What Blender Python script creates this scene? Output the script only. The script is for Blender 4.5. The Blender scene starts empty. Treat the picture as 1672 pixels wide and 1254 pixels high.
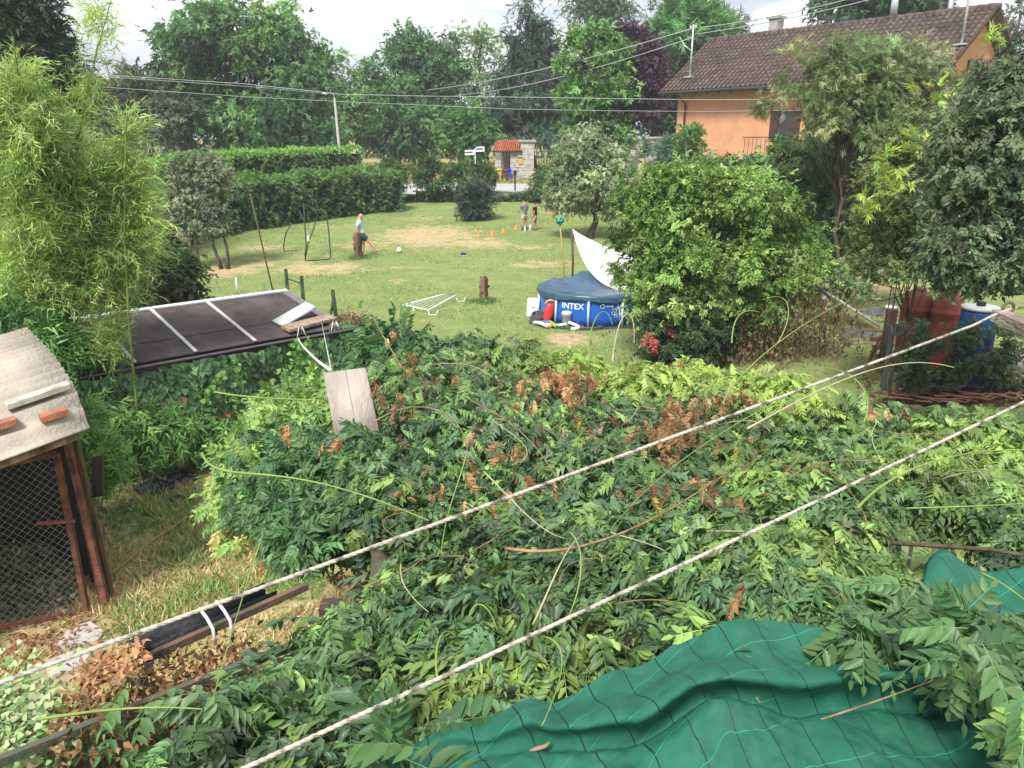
import bpy, math, random
import numpy as np
from mathutils import Vector, Matrix, noise as mnoise
random.seed(7); rng = np.random.default_rng(7)
R = math.radians
scene = bpy.context.scene
COL = scene.collection

# ------------------------------------------------------------------ camera, sky, sun, exposure
CAMH = 5.0; PITCH = R(17.7); FPX = 1256.0
cam_d = bpy.data.cameras.new('camera'); cam = bpy.data.objects.new('camera', cam_d); COL.objects.link(cam)
cam.location = (0, 0, CAMH); cam.rotation_euler = (R(90) - PITCH, 0, 0)
cam_d.sensor_width = 36; cam_d.lens = 36 * FPX / 1672; cam_d.clip_end = 2000; cam_d.clip_start = 0.05
scene.camera = cam
world = bpy.data.worlds.new("World"); scene.world = world; world.use_nodes = True
SUN_EL, SUN_AZ = R(52), R(205)      # azimuth clockwise from +Y
wn = world.node_tree.nodes; wl = world.node_tree.links; wn.clear()
w_out = wn.new('ShaderNodeOutputWorld'); w_bg = wn.new('ShaderNodeBackground'); w_bg.inputs['Strength'].default_value = 0.1
w_sky = wn.new('ShaderNodeTexSky'); w_sky.sky_type = 'NISHITA'; w_sky.sun_disc = False
w_sky.sun_elevation = SUN_EL; w_sky.sun_rotation = SUN_AZ
w_tc = wn.new('ShaderNodeTexCoord'); w_map = wn.new('ShaderNodeMapping'); w_map.inputs['Scale'].default_value = (1.3, 1.3, 6.5)
w_no = wn.new('ShaderNodeTexNoise'); w_no.inputs['Scale'].default_value = 2.6; w_no.inputs['Detail'].default_value = 7; w_no.inputs['Roughness'].default_value = 0.55
w_no.inputs['Distortion'].default_value = 0.35
w_ramp = wn.new('ShaderNodeValToRGB'); e = w_ramp.color_ramp.elements
e[0].position = 0.38; e[0].color = (1.95, 2.08, 2.35, 1); e[1].position = 0.62; e[1].color = (4.4, 4.4, 4.38, 1)
e2 = w_ramp.color_ramp.elements.new(0.48); e2.color = (2.95, 3.05, 3.25, 1)
w_mix = wn.new('ShaderNodeMixRGB'); w_mix.inputs['Fac'].default_value = 0.93
wl.new(w_tc.outputs['Generated'], w_map.inputs['Vector']); wl.new(w_map.outputs['Vector'], w_no.inputs['Vector'])
wl.new(w_no.outputs['Fac'], w_ramp.inputs['Fac']); wl.new(w_sky.outputs['Color'], w_mix.inputs['Color1'])
wl.new(w_ramp.outputs['Color'], w_mix.inputs['Color2']); wl.new(w_mix.outputs['Color'], w_bg.inputs['Color'])
wl.new(w_bg.outputs['Background'], w_out.inputs['Surface'])
sun_d = bpy.data.lights.new('sun', 'SUN'); sun = bpy.data.objects.new('sun', sun_d); COL.objects.link(sun)
sun_d.energy = 1.8; sun_d.angle = R(14); sun_d.color = (1.0, 0.96, 0.9)
sd = Vector((math.sin(SUN_AZ) * math.cos(SUN_EL), math.cos(SUN_AZ) * math.cos(SUN_EL), math.sin(SUN_EL)))
sun.rotation_euler = sd.to_track_quat('Z', 'Y').to_euler(); sun.location = (0, 0, 40)
vs = scene.view_settings; scene.display_settings.display_device = 'sRGB'
vs.view_transform = 'Standard'; vs.look = 'None'; vs.gamma = 1.0; vs.use_curve_mapping = False; vs.exposure = 1.68
scene.cycles.use_denoising = True

# ------------------------------------------------------------------ where things stand
HY = [-50, 25, 30, 38, 50, 52.4, 53, 60, 66, 100, 400]; HZ = [0, 0, .15, .5, .95, 1.0, 1.35, 1.75, 2.0, 2.6, 3.7]
def gz(x, y):
    return np.interp(y, HY, HZ) + 0.65 * np.exp(-((x - 9.8) / 3.0) ** 2 - ((y - 14.6) / 3.2) ** 2)
def ray(px, py):
    u = (px - 836) / FPX; w = (627 - py) / FPX
    return np.array([u, math.cos(PITCH) + w * math.sin(PITCH), -math.sin(PITCH) + w * math.cos(PITCH)])
def at(px, py, Y):
    d = ray(px, py); t = Y / d[1]; return np.array([d[0] * t, Y, CAMH + d[2] * t])
def att(px, py, t):
    d = ray(px, py); return np.array([d[0] * t, d[1] * t, CAMH + d[2] * t])
def atz(px, py, z):
    d = ray(px, py); t = (z - CAMH) / d[2]; return np.array([d[0] * t, d[1] * t, z])
def hit(px, py, off=0.0):
    d = ray(px, py); t = 2.0; st = 0.05
    while t < 400:
        if CAMH + d[2] * t <= gz(d[0] * t, d[1] * t): break
        t += st; st = 0.01 * t
    return np.array([d[0] * t, d[1] * t, float(gz(d[0] * t, d[1] * t)) + off])
def pxs(Y, py=400):            # metres per pixel at depth Y
    return Y / ray(836, py)[1] / FPX
E1 = np.array([.749, .663, 0]); E2 = np.array([-.663, .749, 0]); UP = np.array([0, 0, 1.0])

# ------------------------------------------------------------------ materials
MATS = {}
def mat(name, color, rough=0.7, spec=0.35, metal=0.0, var=0.12, scale=6.0, bump=0.15, bscale=None, dark=None, stretch=(1, 1, 1)):
    if name in MATS: return MATS[name]
    m = bpy.data.materials.new(name); m.use_nodes = True; n = m.node_tree.nodes; l = m.node_tree.links
    p = n['Principled BSDF']; p.inputs['Roughness'].default_value = rough; p.inputs['Metallic'].default_value = metal
    p.inputs['Specular IOR Level'].default_value = spec
    tc = n.new('ShaderNodeTexCoord'); mp = n.new('ShaderNodeMapping'); mp.inputs['Scale'].default_value = stretch
    no = n.new('ShaderNodeTexNoise'); no.inputs['Scale'].default_value = scale; no.inputs['Detail'].default_value = 6; no.inputs['Roughness'].default_value = .62
    l.new(tc.outputs['Object'], mp.inputs['Vector']); l.new(mp.outputs['Vector'], no.inputs['Vector'])
    rp = n.new('ShaderNodeValToRGB'); rp.color_ramp.elements[0].position = .28; rp.color_ramp.elements[1].position = .72
    c = np.array(color[:3]); d = np.array(dark) if dark is not None else c * (1 - 2.2 * var)
    rp.color_ramp.elements[0].color = (*np.clip(d, 0, 1), 1); rp.color_ramp.elements[1].color = (*np.clip(c * (1 + var), 0, 1), 1)
    l.new(no.outputs['Fac'], rp.inputs['Fac']); l.new(rp.outputs['Color'], p.inputs['Base Color'])
    if bump:
        n2 = n.new('ShaderNodeTexNoise'); n2.inputs['Scale'].default_value = bscale or scale * 6; n2.inputs['Detail'].default_value = 4
        l.new(mp.outputs['Vector'], n2.inputs['Vector'])
        b = n.new('ShaderNodeBump'); b.inputs['Strength'].default_value = min(1, bump * 2); b.inputs['Distance'].default_value = 0.02
        l.new(n2.outputs['Fac'], b.inputs['Height']); l.new(b.outputs['Normal'], p.inputs['Normal'])
    MATS[name] = m; return m
def leaf_mat(name, rough=.42, spec=.45, trans=.3):
    if name in MATS: return MATS[name]
    m = bpy.data.materials.new(name); m.use_nodes = True; n = m.node_tree.nodes; l = m.node_tree.links
    p = n['Principled BSDF']; p.inputs['Roughness'].default_value = rough; p.inputs['Specular IOR Level'].default_value = spec
    a = n.new('ShaderNodeAttribute'); a.attribute_name = 'Col'; l.new(a.outputs['Color'], p.inputs['Base Color'])
    t = n.new('ShaderNodeBsdfTranslucent'); hs = n.new('ShaderNodeHueSaturation'); hs.inputs['Value'].default_value = 1.5; hs.inputs['Saturation'].default_value = 1.1
    hs.inputs['Hue'].default_value = .49
    l.new(a.outputs['Color'], hs.inputs['Color']); l.new(hs.outputs['Color'], t.inputs['Color'])
    mx = n.new('ShaderNodeMixShader'); mx.inputs['Fac'].default_value = trans
    l.new(p.outputs['BSDF'], mx.inputs[1]); l.new(t.outputs['BSDF'], mx.inputs[2]); l.new(mx.outputs['Shader'], n['Material Output'].inputs['Surface'])
    MATS[name] = m; return m
LEAF = leaf_mat('leaf', .55, .3, .28); LEAFG = leaf_mat('glossy_leaf', .45, .38, .2); DRYLEAF = leaf_mat('dry_leaf', .75, .15, .25); BLADE = leaf_mat('grass_blade', .55, .3, .3)
BARK = lambda: mat('bark', (.12, .095, .07), .9, .1, var=.3, scale=14, bump=.4, stretch=(1, 1, .25))

# ------------------------------------------------------------------ object helpers
def wt(o):                                                  # world translation of an unrotated parent chain
    L = Vector(o.location)
    if o.parent is not None: L = L + o.matrix_parent_inverse.translation + wt(o.parent)
    return L
def link_mesh(name, me, m, parent=None):
    o = bpy.data.objects.new(name, me); COL.objects.link(o)
    if m is not None and not me.materials: me.materials.append(m)
    if parent is not None:
        o.parent = parent; o.matrix_parent_inverse = Matrix.Translation(-wt(parent))
    return o
def tag(o, label=None, cat=None, group=None, kind=None):
    if label: o['label'] = label
    if cat: o['category'] = cat
    if group: o['group'] = group
    if kind: o['kind'] = kind
    return o
def thing(name, label, cat, loc, group=None, kind=None):
    o = bpy.data.objects.new(name, None); COL.objects.link(o); o.location = tuple(float(a) for a in loc); o.empty_display_size = .2
    return tag(o, label, cat, group, kind)
def nrm(a):
    a = np.asarray(a, float); return a / (np.linalg.norm(a) + 1e-9)
class MB:
    def __init__(s): s.v = []; s.f = []; s.sm = []
    def add(s, vs_, fs_, smooth=False):
        k = len(s.v); s.v.extend([tuple(map(float, v)) for v in vs_]); s.f.extend([tuple(i + k for i in f) for f in fs_]); s.sm.extend([smooth] * len(fs_))
        return s
    def obox(s, c, ax, ay, az, sx, sy, sz, bev=0.0):      # oriented box by axes and full sizes
        c = np.asarray(c, float); ax, ay, az = nrm(ax), nrm(ay), nrm(az)
        vs_ = [c + ax * sx / 2 * i + ay * sy / 2 * j + az * sz / 2 * k for i in (-1, 1) for j in (-1, 1) for k in (-1, 1)]
        return s.add(vs_, [(0, 1, 3, 2), (4, 6, 7, 5), (0, 4, 5, 1), (2, 3, 7, 6), (0, 2, 6, 4), (1, 5, 7, 3)])
    def box(s, c, sx, sy, sz): return s.obox(c, (1, 0, 0), (0, 1, 0), (0, 0, 1), sx, sy, sz)
    def bar(s, p0, p1, w, h, up=(0, 0, 1)):
        p0 = np.asarray(p0, float); p1 = np.asarray(p1, float); d = nrm(p1 - p0); a = np.cross(d, np.asarray(up, float))
        if np.linalg.norm(a) < 1e-3: a = np.array([1., 0, 0])
        a = nrm(a); b = np.cross(a, d)
        return s.obox((p0 + p1) / 2, d, a, b, np.linalg.norm(p1 - p0), w, h)
    def tube(s, pts, rad, n=6, caps=True):
        pts = [np.asarray(p, float) for p in pts]
        if not hasattr(rad, '__len__'): rad = [rad] * len(pts)
        rings = []; ref = None
        for i, p in enumerate(pts):
            d = nrm(pts[min(i + 1, len(pts) - 1)] - pts[max(i - 1, 0)])
            if ref is None:
                ref = np.array([1., 0, 0]) if abs(d[0]) < .8 else np.array([0, 1., 0])
            a = nrm(ref - d * np.dot(ref, d)); ref = a; b = np.cross(d, a)
            rings.append([p + rad[i] * (a * math.cos(2 * math.pi * k / n) + b * math.sin(2 * math.pi * k / n)) for k in range(n)])
        vs_ = [v for r_ in rings for v in r_]; fs_ = []
        for i in range(len(pts) - 1):
            for k in range(n):
                fs_.append((i * n + k, i * n + (k + 1) % n, (i + 1) * n + (k + 1) % n, (i + 1) * n + k))
        if caps: fs_.append(tuple(range(n - 1, -1, -1))); fs_.append(tuple((len(pts) - 1) * n + k for k in range(n)))
        return s.add(vs_, fs_, True)
    def lathe(s, c, prof, n=24, cap=True):                   # prof: (r, z) list
        c = np.asarray(c, float); vs_ = []; fs_ = []
        for r_, z in prof:
            for k in range(n):
                a = 2 * math.pi * k / n; vs_.append(c + np.array([r_ * math.cos(a), r_ * math.sin(a), z]))
        for i in range(len(prof) - 1):
            for k in range(n): fs_.append((i * n + k, i * n + (k + 1) % n, (i + 1) * n + (k + 1) % n, (i + 1) * n + k))
        fs_.append(tuple(range(n - 1, -1, -1)))
        if cap: fs_.append(tuple((len(prof) - 1) * n + k for k in range(n)))
        return s.add(vs_, fs_, True)
    def grid(s, P, thick=None):                             # P: (nu, nv, 3)
        P = np.asarray(P, float); nu, nv = P.shape[:2]
        fs_ = [(i * nv + j, (i + 1) * nv + j, (i + 1) * nv + j + 1, i * nv + j + 1) for i in range(nu - 1) for j in range(nv - 1)]
        if thick is None: return s.add(P.reshape(-1, 3), fs_, True)
        nrmv = np.cross(np.gradient(P, axis=0), np.gradient(P, axis=1)); nrmv /= np.linalg.norm(nrmv, axis=2, keepdims=True) + 1e-9
        Q = P - nrmv * thick; N = nu * nv
        fs2 = [tuple(i + N for i in f[::-1]) for f in fs_]
        rim = [(i, 0) for i in range(nu)] + [(nu - 1, j) for j in range(1, nv)] + [(i, nv - 1) for i in range(nu - 2, -1, -1)] + [(0, j) for j in range(nv - 2, 0, -1)]
        side = []
        for k in range(len(rim)):
            a = rim[k][0] * nv + rim[k][1]; b = rim[(k + 1) % len(rim)]; b = b[0] * nv + b[1]; side.append((a, a + N, b + N, b))
        return s.add(np.concatenate([P.reshape(-1, 3), Q.reshape(-1, 3)]), fs_ + fs2 + side, True)
    def build(s, name, m, parent=None, bevel=0.0):
        me = bpy.data.meshes.new(name); me.from_pydata(s.v, [], s.f); me.update()
        me.polygons.foreach_set('use_smooth', s.sm)
        o = link_mesh(name, me, m, parent)
        if bevel:
            b = o.modifiers.new('bevel', 'BEVEL'); b.width = bevel; b.segments = 2; b.limit_method = 'ANGLE'
        return o
def one(name, mb, m, label, cat, group=None, bevel=0.0): return tag(mb.build(name, m, None, bevel), label, cat, group)

# leaf clouds ----------------------------------------------------------------
class Tpl:
    def __init__(s, v, f, cm=None): s.v = np.asarray(v, float); s.f = np.asarray(f, int); s.cm = np.ones(len(s.v)) if cm is None else np.asarray(cm)
def join_t(parts):
    v = []; f = []; c = []; k = 0
    for p in parts: v.append(p.v); f.append(p.f + k); c.append(p.cm); k += len(p.v)
    return Tpl(np.concatenate(v), np.concatenate(f), np.concatenate(c))
def xf(t, pos, d, n, s=1.0, cm=1.0):
    x = nrm(d); y = nrm(np.cross(n, x)); z = np.cross(x, y); M = np.stack([x, y, z]); return Tpl(t.v * s @ M + np.asarray(pos), t.f, t.cm * cm)
L2 = Tpl([(0, 0, 0), (.45, -.24, .07), (1, 0, -.12), (.45, .24, .07)], [(0, 1, 2), (0, 2, 3)])
L4 = Tpl([(0, 0, 0), (.3, -.25, .06), (.55, 0, 0), (1, 0, -.15), (.3, .25, .06)], [(0, 1, 2), (1, 3, 2), (0, 2, 4), (2, 3, 4)])
LN = Tpl([(0, 0, 0), (.35, -.065, .01), (1, 0, -.18), (.35, .065, .01)], [(0, 1, 2), (0, 2, 3)])
LL = Tpl([(0, 0, 0), (.28, -.2, .05), (.62, -.17, .02), (1, 0, -.16), (.62, .17, .02), (.28, .2, .05), (.45, 0, -.03)],
         [(0, 1, 6), (1, 2, 6), (2, 3, 6), (6, 3, 4), (6, 4, 5), (0, 6, 5)])
IVY = Tpl([(0, 0, 0), (.05, -.5, .05), (.45, -.42, .02), (1, 0, -.1), (.45, .42, .02), (.05, .5, .05), (.4, 0, -.03)],
          [(0, 1, 6), (1, 2, 6), (2, 3, 6), (6, 3, 4), (6, 4, 5), (0, 6, 5)])
def spray(leaf, n, L, ls, spread=1.0, droop=.2, seed=0, twig=True):
    r = np.random.default_rng(seed); ps = []
    for i in range(n):
        a = r.uniform(-1, 1) * spread * 1.4; u = .15 + .85 * i / max(1, n - 1); side = 1 if i % 2 else -1
        d = np.array([math.cos(a) * .7 + .3, side * abs(math.sin(a)) + .25 * r.normal(), -droop * u + .35 * r.normal()])
        nn = np.array([.35 * r.normal(), .35 * r.normal(), 1])
        ps.append(xf(leaf, (L * u, 0.06 * L * r.normal(), -droop * L * u * u), d, nn, ls * r.uniform(.75, 1.2), r.uniform(.8, 1.2)))
    return join_t(ps)
def compound(leaf, pairs, L, ls, seed, droop=.25):
    r = np.random.default_rng(seed); ps = []
    for i in range(pairs + 1):
        u = .18 + .82 * i / pairs; pos = np.array([L * u, 0, -droop * L * u * u])
        sz = ls * (.75 + .5 * math.sin(math.pi * min(1, u)))
        if i == pairs: ps.append(xf(leaf, pos, (1, 0, -.5), (0, .1 * r.normal(), 1), sz)); break
        for sgn in (-1, 1):
            d = np.array([.55 + .15 * r.normal(), sgn * (.8 + .1 * r.normal()), -.42 + .22 * r.normal()])
            ps.append(xf(leaf, pos, d, (.2 * r.normal(), sgn * .25 + .15 * r.normal(), 1), sz * r.uniform(.85, 1.1), r.uniform(.86, 1.14)))
    for i in range(4):
        a = L * i / 4; b = L * (i + 1) / 4; w = L * .006
        ps.append(Tpl([(a, -w, -droop * L * (i / 4) ** 2), (b, -w, -droop * L * ((i + 1) / 4) ** 2), (b, w, -droop * L * ((i + 1) / 4) ** 2), (a, w, -droop * L * (i / 4) ** 2)], [(0, 1, 2), (0, 2, 3)], [1.5] * 4))
    return join_t(ps)
class Cloud:
    def __init__(s): s.V = []; s.F = []; s.C = []; s.k = 0
    def add(s, tpls, pos, d, n, sc, col):
        pos = np.atleast_2d(pos); N = len(pos)
        if N == 0: return
        d = np.broadcast_to(d, (N, 3)); n = np.broadcast_to(n, (N, 3)); sc = np.broadcast_to(sc, (N,)); col = np.broadcast_to(col, (N, 3))
        if isinstance(tpls, Tpl): tpls = [tpls]
        w = rng.integers(0, len(tpls), N)
        x = d / (np.linalg.norm(d, axis=1, keepdims=True) + 1e-9); y = np.cross(n, x); y /= np.linalg.norm(y, axis=1, keepdims=True) + 1e-9; z = np.cross(x, y)
        for ti, t in enumerate(tpls):
            q = w == ti; M = q.sum()
            if not M: continue
            Rm = np.stack([x[q], y[q], z[q]], 1)                         # rows are axes
            v = np.einsum('kj,njl->nkl', t.v, Rm) * sc[q][:, None, None] + pos[q][:, None, :]
            c = col[q][:, None, :] * t.cm[None, :, None]
            f = t.f[None] + (np.arange(M) * len(t.v))[:, None, None] + s.k
            s.V.append(v.reshape(-1, 3)); s.C.append(c.reshape(-1, 3)); s.F.append(f.reshape(-1, 3)); s.k += M * len(t.v)
    def build(s, name, m, parent=None, kind=None):
        V = np.concatenate(s.V).astype(np.float32); F = np.concatenate(s.F).astype(np.int32); C = np.concatenate(s.C)
        me = bpy.data.meshes.new(name); me.vertices.add(len(V)); me.vertices.foreach_set('co', V.ravel())
        me.loops.add(len(F) * 3); me.loops.foreach_set('vertex_index', F.ravel())
        me.polygons.add(len(F)); me.polygons.foreach_set('loop_start', np.arange(0, len(F) * 3, 3, dtype=np.int32))
        me.update(calc_edges=True)
        at_ = me.attributes.new('Col', 'FLOAT_COLOR', 'POINT'); C = C * .88 + C.mean(1, keepdims=True) * .12 if m.name != 'dry_leaf' else C; c4 = np.ones((len(V), 4), np.float32); c4[:, :3] = np.clip(C * {'leaf': 1.55, 'glossy_leaf': 1.5, 'dry_leaf': 1.1, 'grass_blade': 1.6}[m.name], 0.002, .85); at_.data.foreach_set('color', c4.ravel())
        o = link_mesh(name, me, m, parent)
        if kind: o['kind'] = kind
        TRIS[0] += len(F); return o
TRIS = [0]
def unit(N):
    v = rng.normal(size=(N, 3)); return v / np.linalg.norm(v, axis=1, keepdims=True)
def pal(colors, N, jit=.12, w=None):
    c = np.array(colors)[rng.choice(len(colors), N, p=w)]; return c * (1 + jit * rng.normal(size=(N, 1))) * (1 + .05 * rng.normal(size=(N, 3)))
def crown(cl, lobes, nclump, nspray, csize, tpls, sc, colors, droop=.2, upbias=.25, inner=.25, cj=.18, flat=.75, minfac=.72):
    lobes = np.array(lobes, float); vol = (lobes[:, 3] * lobes[:, 4] + lobes[:, 3] * lobes[:, 5]); li = rng.choice(len(lobes), nclump, p=vol / vol.sum())
    u = unit(nclump); u[:, 2] += upbias; u /= np.linalg.norm(u, axis=1, keepdims=True)
    rr = np.where(rng.random(nclump) < inner, rng.uniform(.2, .75, nclump), rng.uniform(minfac, 1.03, nclump))
    cc = lobes[li, :3] + u * lobes[li, 3:6] * rr[:, None]
    keep = np.ones(nclump, bool)
    ccol = pal(colors, nclump, cj)
    w = rng.integers(0, nclump, nspray)
    off = rng.normal(size=(nspray, 3)) * csize * np.array([1, 1, flat]) * rng.uniform(.6, 1.3, nclump)[w][:, None]
    pos = cc[w] + off
    out = (pos - lobes[li[w], :3]) / lobes[li[w], 3:6]; out /= np.linalg.norm(out, axis=1, keepdims=True) + 1e-9
    d = out * .8 + unit(nspray) * .8; d[:, 2] -= droop
    n = out * .5 + unit(nspray) * .55 + np.array([0, 0, .75])
    col = ccol[w] * (1 + .13 * rng.normal(size=(nspray, 1)))
    cl.add(tpls, pos, d, n, sc * rng.uniform(.7, 1.3, nspray), col)
    return cc
def limbs(mb, base, top, r0, targets, n=10, r1=None, wob=.08):
    base = np.asarray(base, float); top = np.asarray(top, float); L = np.linalg.norm(top - base)
    pts = []
    for i in range(7):
        u = i / 6; p = base * (1 - u) + top * u + (rng.normal(size=3) * wob * L * .25 * (0 < i < 6)) * np.array([1, 1, .2]); pts.append(p)
    rad = [r0 * (1.35 if i == 0 else 1 - .55 * i / 6) for i in range(7)]
    mb.tube(pts, rad, 8)
    if len(targets) == 0: return
    sel = rng.choice(len(targets), min(n, len(targets)), replace=False)
    for k in sel:
        i = rng.integers(3, 7); a = pts[i]; b = targets[k]; m1 = a * .6 + b * .4 + rng.normal(size=3) * .06 * L + np.array([0, 0, .04 * L]); m2 = a * .3 + b * .7 + rng.normal(size=3) * .05 * L
        r_ = rad[i] * rng.uniform(.35, .6); mb.tube([a, m1, m2, b], [r_, r_ * .75, r_ * .5, r_ * .2], 5)
T1 = Tpl([(0, -.2, 0), (.15, .24, .07), (1, 0, -.12)], [(0, 1, 2)])
SPR = [spray(L2, 9, .5, .30, seed=i) for i in range(4)]
SPRT = [spray(T1, 9, .5, .33, seed=i) for i in range(5)]
SPRB = [spray(L2, 9, .5, .32, seed=10 + i, droop=.5) for i in range(4)]
SPRL4 = [spray(L4, 7, .5, .32, seed=10 + i, droop=.5) for i in range(4)]
LN1 = Tpl([(0, -.05, 0), (.25, .08, .01), (1, 0, -.18)], [(0, 1, 2)])
SPRN = [spray(LN1, 15, .6, .5, seed=20 + i, droop=.1, spread=.7) for i in range(4)]
BLT = Tpl([(0, -.15, 0), (.1, .16, .02), (1, 0, -.15)], [(0, 1, 2)])
SPRC = [spray(BLT, 11, .7, .29, seed=30 + i, droop=.35, spread=.9) for i in range(4)]
def tree(name, label, Y, lobes_px, trunk_px, colors, sc, nclump, nspray, cs_px, tpls=None, group=None, cat='tree', tr=.2, depth=.8, barkm=None, nl=12, **kw):
    """lobes_px: (cx, cy, rx, ry[, dY]); trunk_px: (x_base, y_base or None, x_top, y_top)"""
    s = pxs(Y); lobes = []
    if tpls is None: tpls = SPRT if Y > 20 else SPR
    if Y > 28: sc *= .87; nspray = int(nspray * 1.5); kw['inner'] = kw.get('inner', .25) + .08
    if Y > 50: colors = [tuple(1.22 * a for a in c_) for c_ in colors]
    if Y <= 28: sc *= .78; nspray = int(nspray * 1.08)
    for lo in lobes_px:
        c = at(lo[0], lo[1], Y + (lo[4] if len(lo) > 4 else 0)); lobes.append((*c, lo[2] * s, lo[2] * s * depth, lo[3] * s))
    b = at(trunk_px[0], 300, Y); b[2] = gz(b[0], Y) - .05
    root = thing(name, label, cat, b, group)
    cl = Cloud(); cc = crown(cl, lobes, nclump, nspray, cs_px * s, tpls or SPR, sc, colors, **kw)
    mb = MB(); limbs(mb, b, at(trunk_px[2], trunk_px[3], Y), tr, cc, nl)
    mb.build('trunk', barkm or BARK(), root)
    o = cl.build('crown', LEAF, root, 'stuff'); return root, cc
# ------------------------------------------------------------------ ground
def ground_material():
    m = bpy.data.materials.new('ground'); m.use_nodes = True; n = m.node_tree.nodes; l = m.node_tree.links
    p = n['Principled BSDF']; p.inputs['Roughness'].default_value = .95; p.inputs['Specular IOR Level'].default_value = .1
    def noise(sc, det=5, rough=.6):
        t = n.new('ShaderNodeTexNoise'); t.inputs['Scale'].default_value = sc; t.inputs['Detail'].default_value = det; t.inputs['Roughness'].default_value = rough
        l.new(geo.outputs['Position'], t.inputs['Vector']); return t.outputs['Fac']
    def ramp(f, a, b, ca, cb):
        r = n.new('ShaderNodeValToRGB'); r.color_ramp.elements[0].position = a; r.color_ramp.elements[1].position = b
        r.color_ramp.elements[0].color = (*ca, 1); r.color_ramp.elements[1].color = (*cb, 1); l.new(f, r.inputs['Fac']); return r.outputs['Color']
    def math_(op, a, b):
        t = n.new('ShaderNodeMath'); t.operation = op
        for i, v in enumerate((a, b)):
            if isinstance(v, float): t.inputs[i].default_value = v
            else: l.new(v, t.inputs[i])
        return t.outputs[0]
    def mix(f, a, b):
        t = n.new('ShaderNodeMixRGB'); l.new(f, t.inputs[0]); l.new(a, t.inputs[1]); l.new(b, t.inputs[2]); return t.outputs[0]
    geo = n.new('ShaderNodeNewGeometry')
    att_ = n.new('ShaderNodeAttribute'); att_.attribute_name = 'Cov'; sp = n.new('ShaderNodeSeparateColor'); l.new(att_.outputs['Color'], sp.inputs[0])
    g = ramp(noise(.9, 8, .7), .36, .64, (.15, .205, .058), (.26, .315, .11))
    g2 = ramp(noise(9, 5, .7), .3, .7, (.115, .185, .042), (.31, .355, .15))
    gm = n.new('ShaderNodeMixRGB'); gm.inputs[0].default_value = .5; l.new(g, gm.inputs[1]); l.new(g2, gm.inputs[2])
    dry = ramp(noise(5, 6, .7), .3, .7, (.34, .27, .13), (.54, .43, .26))
    soil = ramp(noise(6, 6, .7), .3, .7, (.045, .028, .02), (.16, .105, .07))
    nm = noise(1.6, 9, .75); nd = math_('MULTIPLY', math_('SUBTRACT', nm, .5), 3.6)
    fd = ramp(math_('ADD', sp.outputs[0], nd), .38, .78, (0, 0, 0), (1, 1, 1))
    fs = ramp(math_('ADD', sp.outputs[1], nd), .40, .65, (0, 0, 0), (1, 1, 1))
    l.new(mix(fs, mix(fd, gm.outputs[0], dry), soil), p.inputs['Base Color'])
    b = n.new('ShaderNodeBump'); b.inputs['Strength'].default_value = .8; b.inputs['Distance'].default_value = .06
    l.new(math_('ADD', noise(14, 5, .7), noise(2.5, 3, .5)), b.inputs['Height']); l.new(b.outputs['Normal'], p.inputs['Normal'])
    return m
def axis(lo, hi, st, far):
    a = np.arange(lo, hi + .01, st); g = []; x = hi
    while x < far: x = x + max(st, (x - hi) * .25 + st); g.append(min(x, far))
    h = []; x = lo
    while x > -far: x = x - max(st, (lo - x) * .25 + st); h.append(max(x, -far))
    return np.array(sorted(set(h)) + list(a) + g)
gx = axis(-24, 26, .4, 500); gy = axis(-3, 70, .4, 500)
GX, GY = np.meshgrid(gx, gy, indexing='ij'); GZ = gz(GX, GY)
bumps = .03 * np.sin(GX * 1.3 + np.sin(GY * .7)) * np.cos(GY * 1.1) * ((GY < 50) & (GY > 0))
DRYS = [(355, 445, 62, 11, 1.2), (430, 428, 110, 14, .62), (520, 440, 90, 12, .95), (600, 402, 60, 10, .7), (700, 385, 95, 17, 1.0), (690, 358, 60, 6, .6), (780, 398, 60, 9, .9), (540, 372, 60, 6, .5),
        (650, 460, 70, 8, .35), (880, 432, 60, 7, .85), (860, 405, 60, 8, .6), (960, 405, 40, 5, .5), (930, 348, 70, 4, .8), (430, 404, 60, 6, .6), (925, 555, 45, 14, 1.1), (640, 440, 60, 6, .6),
        (1010, 345, 60, 4, .8), (1440, 470, 60, 16, .9), (760, 430, 60, 8, .3), (560, 520, 70, 18, .25), (300, 420, 40, 12, .3)]
dry = np.zeros_like(GX); soil = np.zeros_like(GX)
for px, py, rx, ry, s_ in DRYS:
    c = hit(px, py); a = hit(px + rx, py); f = hit(px, py - ry); ex = abs(a[0] - c[0]); ey = abs(f[1] - c[1])
    dry = np.maximum(dry, s_ * np.exp(-(((GX - c[0]) / ex) ** 2 + ((GY - c[1]) / ey) ** 2) ** 1.3))
dry = np.maximum(dry, .62 * (GY > 60) * (GX < 20)); dry = np.maximum(dry, .12 * (GY > 18))
yard = np.exp(-(((GX + 3.6) / 2.6) ** 4 + ((GY - 6.5) / 3.6) ** 4)); dry = np.maximum(dry, .95 * yard)
dry = np.maximum(dry, .5 * np.exp(-(((GX - 10) / 5) ** 2 + ((GY - 19) / 5) ** 2)))
for px, py, rx, ry, s_ in [(1540, 645, 190, 30, 1.2), (1390, 430, 40, 14, .6), (1420, 520, 60, 10, .5), (1180, 560, 130, 25, 1.0), (1130, 520, 120, 24, 1.0), (250, 660, 130, 80, .9), (880, 318, 100, 5, 0.5), (60, 900, 90, 120, 1.0), (1500, 560, 120, 40, .9)]:
    c = hit(px, py); a = hit(px + rx, py); f = hit(px, py - ry); ex = abs(a[0] - c[0]); ey = abs(f[1] - c[1])
    soil = np.maximum(soil, s_ * np.exp(-(((GX - c[0]) / ex) ** 2 + ((GY - c[1]) / ey) ** 2)))
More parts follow.
